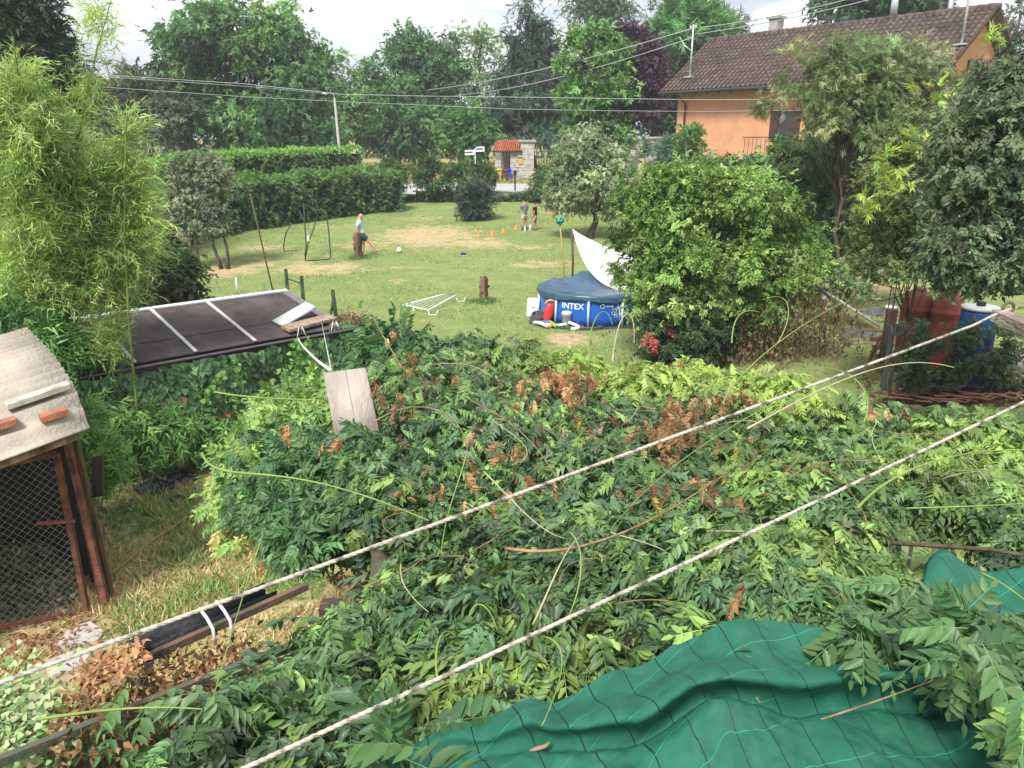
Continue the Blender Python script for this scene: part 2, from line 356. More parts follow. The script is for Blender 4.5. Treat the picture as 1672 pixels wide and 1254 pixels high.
soil = np.maximum(soil, 1.1 * np.exp(-(((GX - 2) / 4.5) ** 6 + ((GY - 3.2) / 3.2) ** 6)))
P = np.stack([GX, GY, GZ + bumps], -1); mb = MB(); mb.grid(P)
ground = mb.build('ground', ground_material()); ground['kind'] = 'structure'
at_ = ground.data.attributes.new('Cov', 'FLOAT_COLOR', 'POINT'); c4 = np.ones((GX.size, 4), np.float32); c4[:, 0] = dry.ravel(); c4[:, 1] = soil.ravel(); c4[:, 2] = 0
at_.data.foreach_set('color', c4.ravel())

# road with its kerb-side verge; a low wall carries the near edge
ry = np.linspace(53.4, 59.6, 6); rx = np.linspace(-90, 60, 60)
RX, RY = np.meshgrid(rx, ry, indexing='ij'); m_as = mat('asphalt', (.42, .42, .41), .92, .2, var=.08, scale=3, bump=.2)
rd = MB().grid(np.stack([RX, RY, gz(RX, RY) + .03], -1)); o = rd.build('road', m_as); o['kind'] = 'structure'
m_wall = mat('old_wall', (.30, .28, .25), .95, .1, var=.35, scale=2.2, bump=.5, bscale=12)
g = thing('retaining_wall', 'low weathered grey concrete wall overgrown with ivy between lawn and road', 'wall', (0, 52.6, 1.0))
mb = MB()
for i in range(14):
    x0 = -6.4 + i * 1.3; mb.box((x0 + .64, 52.6, 1.25), 1.27, .22, .72 + .03 * rng.normal())
mb.build('wall_segment', m_wall, g, .015)
mb = MB(); mb.box((2.6, 52.6, 1.66), 18.4, .3, .06); mb.build('coping', mat('coping', (.38, .37, .34), .9, .1, var=.2, scale=4), g)

# grass tufts and meadow
def tuft_field(name, n, xr, yr, size, colors, cond, dens=None, lean=.6, mtl=None, leafs=LN):
    x = rng.uniform(*xr, n); y = rng.uniform(*yr, n); k = cond(x, y); x, y = x[k], y[k]; N = len(x)
    d = unit(N) * lean; d[:, 2] = abs(d[:, 2]) + .55
    cl = Cloud(); cl.add(leafs, np.stack([x, y, gz(x, y) - .01], 1), d, unit(N) + [0, 0, .3], size * rng.uniform(.5, 1.5, N), pal(colors, N, .18)); return cl
BL = Tpl([(0, -.09, 0), (0, .09, 0), (1, 0, -.1)], [(0, 1, 2)])
cl = tuft_field('g', 90000, (-17, 12), (13.5, 46), .085, [(.12, .2, .05), (.16, .25, .07), (.22, .29, .11), (.3, .3, .13), (.1, .17, .04)], lambda x, y: (np.abs(x) < 4 + y * .7) & (rng.random(len(x)) < 1.25 - y / 46) & (mnz(x, y) > .0), leafs=BL) if False else None
def mnz(x, y): return np.sin(x * .9 + 1.3 * np.sin(y * .45)) + np.sin(y * .8 + 1.7 * np.sin(x * .5 + 2))
dryf = lambda x, y: dry[np.clip(np.searchsorted(gx, x), 0, len(gx) - 1), np.clip(np.searchsorted(gy, y), 0, len(gy) - 1)]
soilf = lambda x, y: soil[np.clip(np.searchsorted(gx, x), 0, len(gx) - 1), np.clip(np.searchsorted(gy, y), 0, len(gy) - 1)]
cl = tuft_field('g', 150000, (-18, 14), (12.5, 48), .1, [(.12, .17, .045), (.16, .22, .06), (.22, .26, .09), (.28, .28, .12), (.09, .14, .035)],
                lambda x, y: (np.abs(x) < 3 + y * .62) & (rng.random(len(x)) < 1.3 - y / 48) & (dryf(x, y) + soilf(x, y) < .5 + .2 * rng.random(len(x))) & (mnz(x, y) > -1.1 + .8 * rng.random(len(x))), leafs=BL, lean=1.2)
tag(cl.build('lawn_grass', BLADE), 'short mown green lawn grass around the pool and stumps', 'grass', kind='stuff')
# clover flowers
cl = Cloud(); N = 1100; y = rng.uniform(14, 40, N); x = rng.uniform(-.55, .35, N) * y
cl.add(Tpl([(-.5, -.5, 0), (.5, -.5, 0), (.5, .5, 0), (-.5, .5, 0)], [(0, 1, 2), (0, 2, 3)]), np.stack([x, y, gz(x, y) + .05], 1), unit(N) + [1.5, 0, 0], unit(N) * .5 + [0, -.5, 1], .022, (.55, .58, .45))
tag(cl.build('clover_flowers', DRYLEAF), 'tiny white clover flowers dotted over the lawn', 'flowers', kind='stuff')
# rough yard grass at left
def yardc(x, y):
    return (x > -7.5) & (x < -.6) & (y > 3.6) & (y < 10.9) & (x < -.6 - .12 * (y - 3.6)) & ((x + 4.5) ** 2 + (y - 6.85) ** 2 > .16) & ((x + 4.38) ** 2 + (y - 6.4) ** 2 > .12) & (mnz(x * 3, y * 3) > -1.2)
cl = tuft_field('g', 75000, (-7.6, -.6), (3.4, 11.2), .12, [(.42, .33, .16), (.36, .31, .13), (.32, .3, .12), (.48, .38, .22), (.2, .24, .08)], yardc, lean=1.5, leafs=[LN, BL])
c2 = [(-3.9, 7.2, .6), (-3.4, 7.7, .5), (-5.0, 9.6, 1.1), (-3.6, 9.3, .9), (-2.6, 7.9, .6), (-4.4, 10.0, .8), (-2.6, 6.0, .35), (-4.1, 8.6, .5)]
for cx, cy, r_ in c2:
    N = int(800 * r_); x = cx + rng.normal(size=N) * r_ * .42; y = cy + rng.normal(size=N) * r_ * .42; d = unit(N); d[:, 2] = abs(d[:, 2]) + .5
    cl.add([LN, BL], np.stack([x, y, gz(x, y)], 1), d, unit(N) + [0, 0, .4], rng.uniform(.06, .2, N), pal([(.1, .2, .045), (.15, .27, .06), (.2, .28, .09)], N, .15))
tag(cl.build('yard_grass', BLADE), 'long tangled half dry grass in the yard by the coop', 'grass', kind='stuff')
# meadow beyond the road
cl = tuft_field('g', 26000, (-26, 6), (60.2, 84), .4, [(.32, .28, .12), (.22, .28, .08), (.36, .27, .14), (.16, .22, .06)], lambda x, y: x > -40, lean=.5, leafs=LN)
tag(cl.build('meadow_grass', BLADE), 'tall straw coloured meadow grass beyond the road', 'grass', kind='stuff')

# ------------------------------------------------------------------ hedges
def hedge(name, label, path, hts, width, colors, topcol, n, sz, lean=0):
    n = int(n * .75); sz *= 1.08
    pts = np.array([p[:2] for p in path]); seg = np.linalg.norm(np.diff(pts, axis=0), axis=1); cum = np.r_[0, np.cumsum(seg)]; L = cum[-1]
    root = thing(name, label, 'hedge', (*pts[len(pts) // 2], gz(*pts[len(pts) // 2])))
    cl = Cloud(); u = rng.uniform(0, L, n); x = np.interp(u, cum, pts[:, 0]); y = np.interp(u, cum, pts[:, 1]); h = np.interp(u, cum, hts)
    k = np.clip(np.searchsorted(cum, u) - 1, 0, len(seg) - 1); dx = np.diff(pts, axis=0)[k] / seg[k][:, None]; nx = np.stack([dx[:, 1], -dx[:, 0]], 1)
    h = h * (1 + (.05 * np.sin(u * 1.7) + .045 * np.sin(u * 4.1 + 1)) * (.3 if 'trimmed' in name else 1)) ; face = rng.random(n); side = np.where(face < .72, 1, -1)
    topm = rng.random(n) < .32
    z = np.where(topm, h + .05 * rng.normal(size=n), rng.random(n) * h); bul = .16 * np.sin(u * 2.1 + z * 1.8) + .1 * np.sin(u * 5.3 - z * 3)
    off = np.where(topm, rng.uniform(-1, 1, n) * width / 2, side * (width / 2 + bul * np.minimum(1, (h - z) / .4 + .2) + .09 * rng.normal(size=n)))
    px = x + nx[:, 0] * off; py = y + nx[:, 1] * off; pz = z + gz(px, py)
    d = np.stack([nx[:, 0] * side, nx[:, 1] * side, 0 * side], 1) * .8 + unit(n) * .7; d[:, 2] += np.where(topm, .7, -.1)
    nn = np.stack([nx[:, 0] * side * .5, nx[:, 1] * side * .5, np.full(n, .8)], 1) + unit(n) * .45
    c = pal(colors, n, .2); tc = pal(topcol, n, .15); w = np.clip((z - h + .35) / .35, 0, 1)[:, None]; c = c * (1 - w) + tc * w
    cl.add(SPRT, np.stack([px, py, pz], 1), d, nn, sz * .8 * rng.uniform(.7, 1.25, n), c)
    # woody core so that nothing shows through
    mb = MB(); Q = []
    for i, p in enumerate(pts):
        j = min(i, len(seg) - 1); t_ = np.diff(pts, axis=0)[j] / seg[j]; nn_ = np.array([t_[1], -t_[0]])
        zb = float(gz(*p)); hh = hts[i]; w_ = width / 2 - .22
        Q.append([(*(p + nn_ * w_), zb), (*(p + nn_ * w_), zb + hh - .25), (*(p - nn_ * w_), zb + hh - .25), (*(p - nn_ * w_), zb)])
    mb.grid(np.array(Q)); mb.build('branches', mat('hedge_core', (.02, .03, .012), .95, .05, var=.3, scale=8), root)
    cl.build('foliage', LEAF, root, 'stuff'); return root
DG = [(.035, .085, .025), (.05, .11, .03), (.03, .07, .025), (.07, .14, .035)]
pf = [hit(150, 455), hit(225, 425), hit(300, 396), hit(380, 382), hit(460, 370), hit(540, 358), hit(610, 350), hit(655, 345)]
pf = [p + np.array([-.35, .9, 0]) for p in pf]
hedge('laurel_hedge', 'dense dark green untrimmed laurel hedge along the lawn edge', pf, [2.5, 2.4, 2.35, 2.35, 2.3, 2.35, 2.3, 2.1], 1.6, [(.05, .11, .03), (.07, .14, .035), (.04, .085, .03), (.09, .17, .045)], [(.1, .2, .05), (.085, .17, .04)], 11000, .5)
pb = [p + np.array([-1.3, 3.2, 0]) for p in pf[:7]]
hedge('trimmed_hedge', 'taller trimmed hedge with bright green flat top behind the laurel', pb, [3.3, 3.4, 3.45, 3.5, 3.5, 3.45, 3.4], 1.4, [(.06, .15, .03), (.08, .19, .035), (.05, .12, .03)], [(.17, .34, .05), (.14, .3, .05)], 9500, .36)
# ivy shrubs on the wall line
def shrub(name, label, Y, cx, cy, rx, ry, colors, n, sz, cat='shrub', tpls=None, group=None, stem=True, nc=26, mt=LEAF, **kw):
    s = pxs(Y, cy); c = at(cx, cy, Y); b = np.array([c[0], c[1], gz(c[0], c[1]) - .02]); root = thing(name, label, cat, b, group)
    cl = Cloud(); cc = crown(cl, [(*c, rx * s, rx * s, ry * s)], nc, n, min(rx, ry) * s * .24, tpls or (SPRT if Y > 28 else SPRB), sz, colors, **kw)
    if stem:
        mb = MB(); limbs(mb, b, c + np.array([0, 0, -ry * s * .2]), max(.02, rx * s * .05), cc, 6); mb.build('stem', BARK(), root)
    cl.build('foliage', mt, root, 'stuff'); return root
G = 'ivy shrubs on the wall by the road'
shrub('ivy_shrub', 'squat ivy shrub joined to the end of the dark hedge', 51.5, 640, 292, 24, 26, DG, 1500, .4, group=G)
shrub('ivy_shrub', 'tall column shaped ivy shrub standing alone on the road wall', 52, 697, 292, 19, 34, DG, 1600, .38, group=G)
shrub('ivy_shrub', 'slender ivy shrub between the column shaped ivy and the road sign', 52, 741, 293, 17, 28, DG + [(.09, .15, .05)], 1100, .36, group=G)
shrub('ivy_shrub', 'rounded ivy shrub directly below the white direction signs', 52.3, 790, 288, 18, 20, DG, 1100, .36, group=G)
shrub('ivy_shrub', 'wide ivy mound on the wall to the left of the olive tree', 52, 893, 305, 28, 26, DG, 1600, .38, group=G)
N = 3200; x = rng.uniform(-7.3, 3.5, N); z = 1.0 + rng.uniform(0, .62, N) * (.85 + .2 * np.sin(x * 2)); y = 52.45 + .12 * rng.normal(size=N) - .25 * (x < -3.2)
cl = Cloud(); d = unit(N) * .6 + [0, -.6, -.3]; cl.add(SPRT, np.stack([x, y, z], 1), d, unit(N) * .4 + [0, -.4, .6], rng.uniform(.2, .42, N), pal(DG + [(.1, .15, .05)], N, .2))
tag(cl.build('wall_ivy', LEAF), 'dark ivy spilling over the low wall beside the lawn', 'ivy', kind='stuff')

# ------------------------------------------------------------------ far trees
B1 = [(.04, .1, .03), (.06, .14, .035), (.035, .085, .03), (.09, .19, .05)]
def far(*a, **k): k.setdefault('group', 'trees beyond the hedge and road'); return tree(*a, **k)
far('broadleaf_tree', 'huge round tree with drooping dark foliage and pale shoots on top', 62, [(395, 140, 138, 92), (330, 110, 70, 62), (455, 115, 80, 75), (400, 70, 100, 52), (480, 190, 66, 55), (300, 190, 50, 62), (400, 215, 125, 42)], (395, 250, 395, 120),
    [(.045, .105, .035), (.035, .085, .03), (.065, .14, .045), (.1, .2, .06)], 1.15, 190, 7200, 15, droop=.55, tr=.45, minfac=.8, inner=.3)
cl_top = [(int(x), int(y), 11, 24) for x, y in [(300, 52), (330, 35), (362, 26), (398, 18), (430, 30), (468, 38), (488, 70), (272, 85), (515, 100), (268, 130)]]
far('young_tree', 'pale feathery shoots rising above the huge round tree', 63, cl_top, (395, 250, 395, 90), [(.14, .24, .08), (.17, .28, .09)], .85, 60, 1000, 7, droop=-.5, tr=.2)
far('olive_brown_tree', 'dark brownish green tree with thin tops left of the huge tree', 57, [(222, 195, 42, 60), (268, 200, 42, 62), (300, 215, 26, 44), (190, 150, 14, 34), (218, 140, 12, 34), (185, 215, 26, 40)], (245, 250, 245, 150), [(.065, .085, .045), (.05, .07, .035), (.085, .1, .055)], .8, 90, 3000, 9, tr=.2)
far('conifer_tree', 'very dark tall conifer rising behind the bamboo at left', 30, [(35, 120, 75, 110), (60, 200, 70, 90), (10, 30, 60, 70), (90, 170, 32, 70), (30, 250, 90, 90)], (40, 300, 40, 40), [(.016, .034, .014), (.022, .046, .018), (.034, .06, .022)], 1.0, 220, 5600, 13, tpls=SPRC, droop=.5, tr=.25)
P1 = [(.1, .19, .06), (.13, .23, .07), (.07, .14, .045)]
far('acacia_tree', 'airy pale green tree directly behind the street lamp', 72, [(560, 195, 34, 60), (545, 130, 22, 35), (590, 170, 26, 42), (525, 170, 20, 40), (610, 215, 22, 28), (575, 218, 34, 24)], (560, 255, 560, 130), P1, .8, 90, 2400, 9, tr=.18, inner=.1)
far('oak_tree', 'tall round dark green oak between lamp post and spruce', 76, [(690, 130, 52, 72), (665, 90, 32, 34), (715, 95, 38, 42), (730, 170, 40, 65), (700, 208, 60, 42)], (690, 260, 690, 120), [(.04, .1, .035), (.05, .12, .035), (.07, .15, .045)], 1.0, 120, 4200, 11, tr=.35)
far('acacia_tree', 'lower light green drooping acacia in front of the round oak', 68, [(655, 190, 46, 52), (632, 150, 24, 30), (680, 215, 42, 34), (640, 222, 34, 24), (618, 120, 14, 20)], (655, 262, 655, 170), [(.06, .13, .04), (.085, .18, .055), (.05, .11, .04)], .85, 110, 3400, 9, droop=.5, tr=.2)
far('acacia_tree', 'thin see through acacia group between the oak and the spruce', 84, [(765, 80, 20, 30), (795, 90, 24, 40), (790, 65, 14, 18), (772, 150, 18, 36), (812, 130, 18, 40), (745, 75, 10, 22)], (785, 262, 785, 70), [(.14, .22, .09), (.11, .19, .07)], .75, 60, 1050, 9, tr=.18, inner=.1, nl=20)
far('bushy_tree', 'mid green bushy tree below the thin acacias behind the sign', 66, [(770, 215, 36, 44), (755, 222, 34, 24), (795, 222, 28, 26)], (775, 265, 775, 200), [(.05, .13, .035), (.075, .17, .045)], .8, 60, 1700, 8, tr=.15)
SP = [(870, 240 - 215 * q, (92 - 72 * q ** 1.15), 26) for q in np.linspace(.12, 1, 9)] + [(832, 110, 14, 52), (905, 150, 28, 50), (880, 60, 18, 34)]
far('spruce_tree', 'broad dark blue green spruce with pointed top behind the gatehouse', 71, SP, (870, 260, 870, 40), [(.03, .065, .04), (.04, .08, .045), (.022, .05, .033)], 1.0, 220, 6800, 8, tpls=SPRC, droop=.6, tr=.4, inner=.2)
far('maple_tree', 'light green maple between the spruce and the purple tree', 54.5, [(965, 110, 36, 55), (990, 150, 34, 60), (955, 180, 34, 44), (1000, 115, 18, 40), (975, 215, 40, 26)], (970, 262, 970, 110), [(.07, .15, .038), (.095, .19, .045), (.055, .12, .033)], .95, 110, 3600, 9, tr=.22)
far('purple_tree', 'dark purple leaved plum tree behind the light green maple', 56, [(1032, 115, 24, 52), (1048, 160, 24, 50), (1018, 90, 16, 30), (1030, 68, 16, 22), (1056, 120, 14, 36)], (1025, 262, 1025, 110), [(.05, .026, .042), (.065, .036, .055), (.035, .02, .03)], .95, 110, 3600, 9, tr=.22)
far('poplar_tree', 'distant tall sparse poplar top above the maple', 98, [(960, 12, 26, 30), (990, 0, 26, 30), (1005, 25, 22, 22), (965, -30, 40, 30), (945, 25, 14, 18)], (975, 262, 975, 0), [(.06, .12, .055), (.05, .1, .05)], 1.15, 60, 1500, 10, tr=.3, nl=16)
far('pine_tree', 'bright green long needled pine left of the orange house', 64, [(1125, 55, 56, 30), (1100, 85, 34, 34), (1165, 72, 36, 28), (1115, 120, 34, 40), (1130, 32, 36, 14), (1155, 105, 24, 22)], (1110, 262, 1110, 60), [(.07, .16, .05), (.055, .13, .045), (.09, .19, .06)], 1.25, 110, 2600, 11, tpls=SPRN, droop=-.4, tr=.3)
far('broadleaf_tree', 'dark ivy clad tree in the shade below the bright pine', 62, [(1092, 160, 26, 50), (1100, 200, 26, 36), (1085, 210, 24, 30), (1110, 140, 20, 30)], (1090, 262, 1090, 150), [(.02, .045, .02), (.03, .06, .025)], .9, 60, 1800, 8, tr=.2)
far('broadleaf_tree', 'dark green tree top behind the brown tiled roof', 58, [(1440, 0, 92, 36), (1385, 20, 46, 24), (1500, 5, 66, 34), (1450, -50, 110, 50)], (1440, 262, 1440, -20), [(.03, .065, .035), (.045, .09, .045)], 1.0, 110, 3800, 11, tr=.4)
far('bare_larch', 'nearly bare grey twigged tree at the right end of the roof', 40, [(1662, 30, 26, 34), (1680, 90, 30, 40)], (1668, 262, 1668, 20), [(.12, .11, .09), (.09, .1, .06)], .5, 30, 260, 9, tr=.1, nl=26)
cl = Cloud()
crown(cl, [(*at(px, 225 + 10 * math.sin(px), 104), 9, 5, 6.5 + 1.5 * math.sin(px * .7)) for px in range(-100, 1250, 70)], 260, 5200, 1.3, SPR, 1.7, [(.05, .105, .045), (.065, .13, .05), (.04, .085, .04)])
tag(cl.build('distant_woods', LEAF), 'continuous band of distant woodland closing the meadow', 'woods', kind='stuff')

# ------------------------------------------------------------------ street lamp, gatehouse, gate, signs, bins
m_conc = mat('concrete', (.4, .39, .36), .92, .15, var=.15, scale=5, bump=.25); m_iron = mat('black_iron', (.02, .02, .022), .6, .4, var=.2)
g = thing('street_lamp', 'grey concrete lamp post with curved arm behind the trimmed hedge', 'lamp post', hit(555, 300)); b = at(556, 262, 57); t_ = at(546, 160, 57)
g.location = (float(b[0]), 57, float(gz(b[0], 57)))
MB().tube([(b[0], 57, gz(b[0], 57)), b, t_], [.13, .12, .07], 10).build('post', m_conc, g)
MB().tube([t_, at(544, 153, 57), at(536, 152, 57), at(532, 153, 57)], .035, 8).build('arm', mat('galvanised', (.55, .56, .56), .5, .5, .4), g)
MB().tube([at(534, 153.5, 57), at(526, 152, 57)], [.09, .06], 8).build('lamp_head', mat('galvanised', None), g)
Y = 62.0; gl = at(812, 290, Y); z0 = float(gz(0, Y)); sp_ = pxs(Y, 270)
def X(px): return (px - 836) * sp_ 
m_stone = mat('pale_stone', (.52, .49, .44), .93, .15, var=.22, scale=2.6, bump=.35, bscale=9); m_tile = mat('terracotta_tile', (.42, .15, .075), .85, .15, var=.3, scale=3)
g = thing('gatehouse', 'small stone bin shelter with terracotta tiled roof beside the gate', 'shelter', (X(835), Y, z0))
def zp(py, Y_=Y): return float(at(836, py, Y_)[2])
def stones(x0, x1, zb, zt, y, dep, name, courses=.3, ln=.5):
    z = zb; r = 0
    data = {}
    while z < zt - .05:
        h = min(courses, zt - z); x = x0 + (-.5 * ln * (r % 2) if r % 2 else 0)
        while x < x1 - .02:
            a = max(x, x0); b_ = min(x + ln, x1)
            if b_ - a > .04:
                j = .02 * rng.random(); yield ((a + b_) / 2, y + j, z + h / 2), (b_ - a - .02, dep, h - .02)
            x += ln
        z += h; r += 1
for nm_, x0, x1, zt in (('a', 833, 857, 244), ('b', 808, 818, 262)):
    MB().box(((X(x0) + X(x1)) / 2, Y + .55, (z0 + zp(zt)) / 2 - .02), X(x1) - X(x0) - .06, 1.0, zp(zt) - z0 - .04).build('wall', m_stone, g)
    for c, s3 in stones(X(x0), X(x1), z0, zp(zt), Y + .06, .2, 'stone', .34, .6):
        MB().box(c, *s3).build('stone', m_stone, g, .02)
MB().box((X(838), Y + 2.1, (z0 + zp(244)) / 2), X(868) - X(808), .15, zp(244) - z0).build('back_wall', mat('shaded_plaster', (.3, .28, .25), .95, .1), g)
# tiled roof of the shelter
A0 = np.array([X(803), Y - .35, zp(247)]); A1 = np.array([X(852), Y - .35, zp(247)]); B0_ = np.array([X(812), Y + 1.5, zp(238) + .35]); B1_ = np.array([X(852), Y + 1.5, zp(238) + .35])
MB().grid(np.array([[A0, B0_], [A1, B1_]]), .08).build('roof_deck', mat('dark_timber', (.08, .06, .045), .9, .1, stretch=(1, 1, .3)), g)
mt = MB()
for i in range(13):
    for j in range(5):
        u = (i + .5) / 13; v0 = j / 5; v1 = (j + 1.15) / 5
        p0 = (A0 * (1 - u) + A1 * u) * (1 - v0) + (B0_ * (1 - u) + B1_ * u) * v0 + UP * (.05); p1 = (A0 * (1 - u) + A1 * u) * (1 - v1) + (B0_ * (1 - u) + B1_ * u) * v1 + UP * .03
        mt.tube([p0, p1], [.085, .07], 6)
o = mt.build('roof_tiles', m_tile, g); o['kind'] = 'stuff'
MB().box((X(851), Y - .1, zp(255)), .5, .08, .3).build('mailbox', mat('mailbox_grey', (.5, .5, .5), .5), g)
MB().box((X(850), Y - .12, zp(262)), .35, .04, .5).build('notice_plate', mat('yellow_plate', (.6, .42, .08), .6), g)
def pillar(x, Yp, w, ztop, label, group):
    zb = float(gz(x, Yp)); r = thing('gate_pillar', label, 'pillar', (x, Yp, zb), group)
    MB().box((x, Yp + w * .5, (zb + ztop) / 2 - .1), w - .06, w - .06, ztop - zb - .15).build('shaft', m_stone, r)
    for c, s3 in stones(x - w / 2, x + w / 2, zb, ztop - .15, Yp + .06, .14, 'stone', .4, w * .62): MB().box(c, *s3).build('stone', m_stone, r, .02)
    MB().box((x, Yp + w * .5, ztop - .12), w + .12, w + .12, .1).build('cornice', m_stone, r); MB().box((x, Yp + w * .5, ztop), w + .28, w + .28, .14).build('capital', mat('cap_stone', (.45, .44, .4), .9, var=.15), r, .02); return r
GP = 'stone pillars of the villa gate'
pillar(X(861), Y - .1, 1.05, zp(230), 'pale stone pillar attached to the right side of the bin shelter', GP)
pillar(float(at(1034, 235, 55)[0]), 55, .85, float(at(1034, 226, 55)[2]), 'left one of two pale stone pillars right of the olive crown', GP)
pillar(float(at(1066, 235, 55)[0]), 55, .85, float(at(1066, 225, 55)[2]), 'right one of two pale stone pillars nearest the orange house', GP)
g = thing('iron_gate', 'dark wrought iron gate with curved top beside the shelter', 'gate', (X(893), Y, z0))
for i in range(17):
    px = 876 + i * 2.6; zt = zp(247 - 9 * (1 - ((i - 8) / 8) ** 2) * (1 if i > 2 else .4))
    MB().tube([(X(px), Y, z0 + .05), (X(px), Y, zt)], .022, 5).build('bar', m_iron, g)
MB().bar((X(875), Y, z0 + .25), (X(920), Y, z0 + .25), .05, .06).build('rail', m_iron, g); MB().bar((X(875), Y, zp(256)), (X(920), Y, zp(256)), .05, .06).build('rail', m_iron, g)
def bin_(px0, px1, pyt, colr, nm_, label, mname):
    x = (X(px0) + X(px1)) / 2; w = X(px1) - X(px0); zt = zp(pyt); r = thing('wheelie_bin', label, 'bin', (x, Y - .6, z0), 'recycling bins in the shelter')
    m = mat(mname, colr, .5, .4, var=.1)
    y0 = Y - .6; v = []
    for z, k in ((z0 + .08, .8), (zt - .1, 1.0)):
        v += [(x - w / 2 * k, y0 - .28 * k, z), (x + w / 2 * k, y0 - .28 * k, z), (x + w / 2 * k, y0 + .28 * k, z), (x - w / 2 * k, y0 + .28 * k, z)]
    MB().add(v, [(0, 3, 2, 1), (4, 5, 6, 7), (0, 1, 5, 4), (1, 2, 6, 5), (2, 3, 7, 6), (3, 0, 4, 7)]).build('body', m, r, .03)
    MB().obox((x, y0 - .02, zt - .05), (1, 0, 0), (0, 1, .1), (0, -.1, 1), w * 1.08, .66, .07).build('lid', m, r, .02)
    for s_ in (-1, 1): MB().tube([(x + s_ * w * .4, y0 + .2, z0 + .1), (x + s_ * (w * .4 + .06), y0 + .2, z0 + .1)], .1, 10).build('wheel', m_iron, r)
bin_(809, 819, 275, (.75, .5, .02), 'y', 'yellow lidded wheelie bin standing leftmost in the shelter', 'bin_yellow')
bin_(820, 828, 276, (.13, .06, .035), 'b', 'brown wheelie bin between the yellow and the blue bin', 'bin_brown')
bin_(829, 835, 275, (.01, .06, .45), 'b', 'blue wheelie bin against the stone wall of the shelter', 'bin_blue')
m_white = mat('white_paint', (.78, .79, .78), .5, .4, var=.05, scale=3, bump=.05)
g = thing('direction_sign', 'white post with two arrow shaped direction boards near the road', 'sign', (float(at(776, 290, 60.5)[0]), 60.5, float(gz(0, 60.5))))
xs = float(at(776, 262, 60.5)[0]); MB().tube([(xs, 60.5, gz(0, 60.5)), (xs, 60.5, float(at(776, 242, 60.5)[2]))], .045, 8).build('post', mat('galvanised', None), g)
def board(x0, x1, y0, y1, tip):
    a = at(x0, y0, 60.4); b_ = at(x1, y1, 60.4); h = .36; v = [a + UP * h / 2, a - UP * h / 2, b_ - UP * h / 2, b_ + UP * h / 2]
    v2 = [p + np.array([0, .04, 0]) for p in v]; o = MB().add(v + v2, [(0, 1, 2, 3), (7, 6, 5, 4), (0, 4, 5, 1), (1, 5, 6, 2), (2, 6, 7, 3), (3, 7, 4, 0)]).build('board', m_white, g)
    t_ = MB()
    for q in range(6): t_.box(a + (b_ - a) * (.14 + .12 * q) + np.array([0, -.012, .02]), .12 if q % 2 else .2, .01, .09)
    t_.build('lettering', mat('sign_green', (.03, .2, .1), .6), o)
board(759, 775, 249.5, 248.5, -1); board(777, 791, 244, 243.2, 1)
xs = float(at(841, 300, 53.2)[0]); g = thing('signpost', 'dark slim post with small plate on the wall before the road', 'post', (xs, 53, 1.3))
MB().tube([(xs, 53.0, 1.2), (xs, 53.0, float(at(841, 281, 53)[2]))], .05, 8).build('post', m_iron, g); MB().box((xs, 52.95, float(at(841, 282, 53)[2])), .22, .05, .3).build('plate', m_iron, g)
a = hit(650, 272); g = thing('park_bench', 'reddish wooden bench in the meadow beyond the road', 'bench', a); mr = mat('red_timber', (.3, .09, .05), .8)
for k in (.42, .62, .82): MB().box((a[0], a[1], a[2] + k), 1.6, .06 if k > .5 else .4, .09).build('slat', mr, g)
for sx in (-.7, .7): MB().box((a[0] + sx, a[1], a[2] + .42), .08, .1, .9).build('leg', mr, g)

# ------------------------------------------------------------------ orange house
HL = at(1078, 152, 44.8); HR_dir = np.array([.614, -.789, 0]); HB_dir = np.array([.789, .614, 0]); HLEN = 15.0; DEP = 7.74; ze = HL[2]; zr = ze + 2.85
HR_dir = nrm(HR_dir); HB_dir = nrm(HB_dir)
house = thing('orange_house', 'long salmon orange house with brown tiled gable roof', 'house', (HL[0] + 5, HL[1] - 3, .4))
m_or = mat('orange_render', (.66, .33, .19), .9, .15, var=.09, scale=1.2, bump=.15)
def hp(u, v, z): return np.array([HL[0], HL[1], 0]) + HR_dir * u + HB_dir * v + UP * z
ov = .75; oe = .65
MB().obox(hp(HLEN / 2, ov + .15, (ze + .35) / 2), HR_dir, HB_dir, UP, HLEN - 2 * oe, .3, ze + .35 ).build('front_wall', m_or, house)
MB().obox(hp(HLEN / 2, DEP - ov - .15, (ze + .35) / 2), HR_dir, HB_dir, UP, HLEN - 2 * oe, .3, ze + .35).build('back_wall', m_or, house)
for u in (oe + .15, HLEN - oe - .15):
    v = []
    for uu in (u - .15, u + .15):
        v += [hp(uu, ov + .31, 0), hp(uu, DEP - ov - .31, 0), hp(uu, DEP - ov - .31, ze + .5), hp(uu, DEP / 2, zr - .16), hp(uu, ov + .31, ze + .5)]
    MB().add(v, [(0, 1, 2, 3, 4), (9, 8, 7, 6, 5), (0, 5, 6, 1), (1, 6, 7, 2), (2, 7, 8, 3), (3, 8, 9, 4), (4, 9, 5, 0)]).build('gable_wall', m_or, house)
m_rt = mat('brown_roof_tile', (.125, .088, .082), .85, .2, var=.28, scale=1.6, bump=.2); m_dt = mat('dark_timber', None)
roof = None
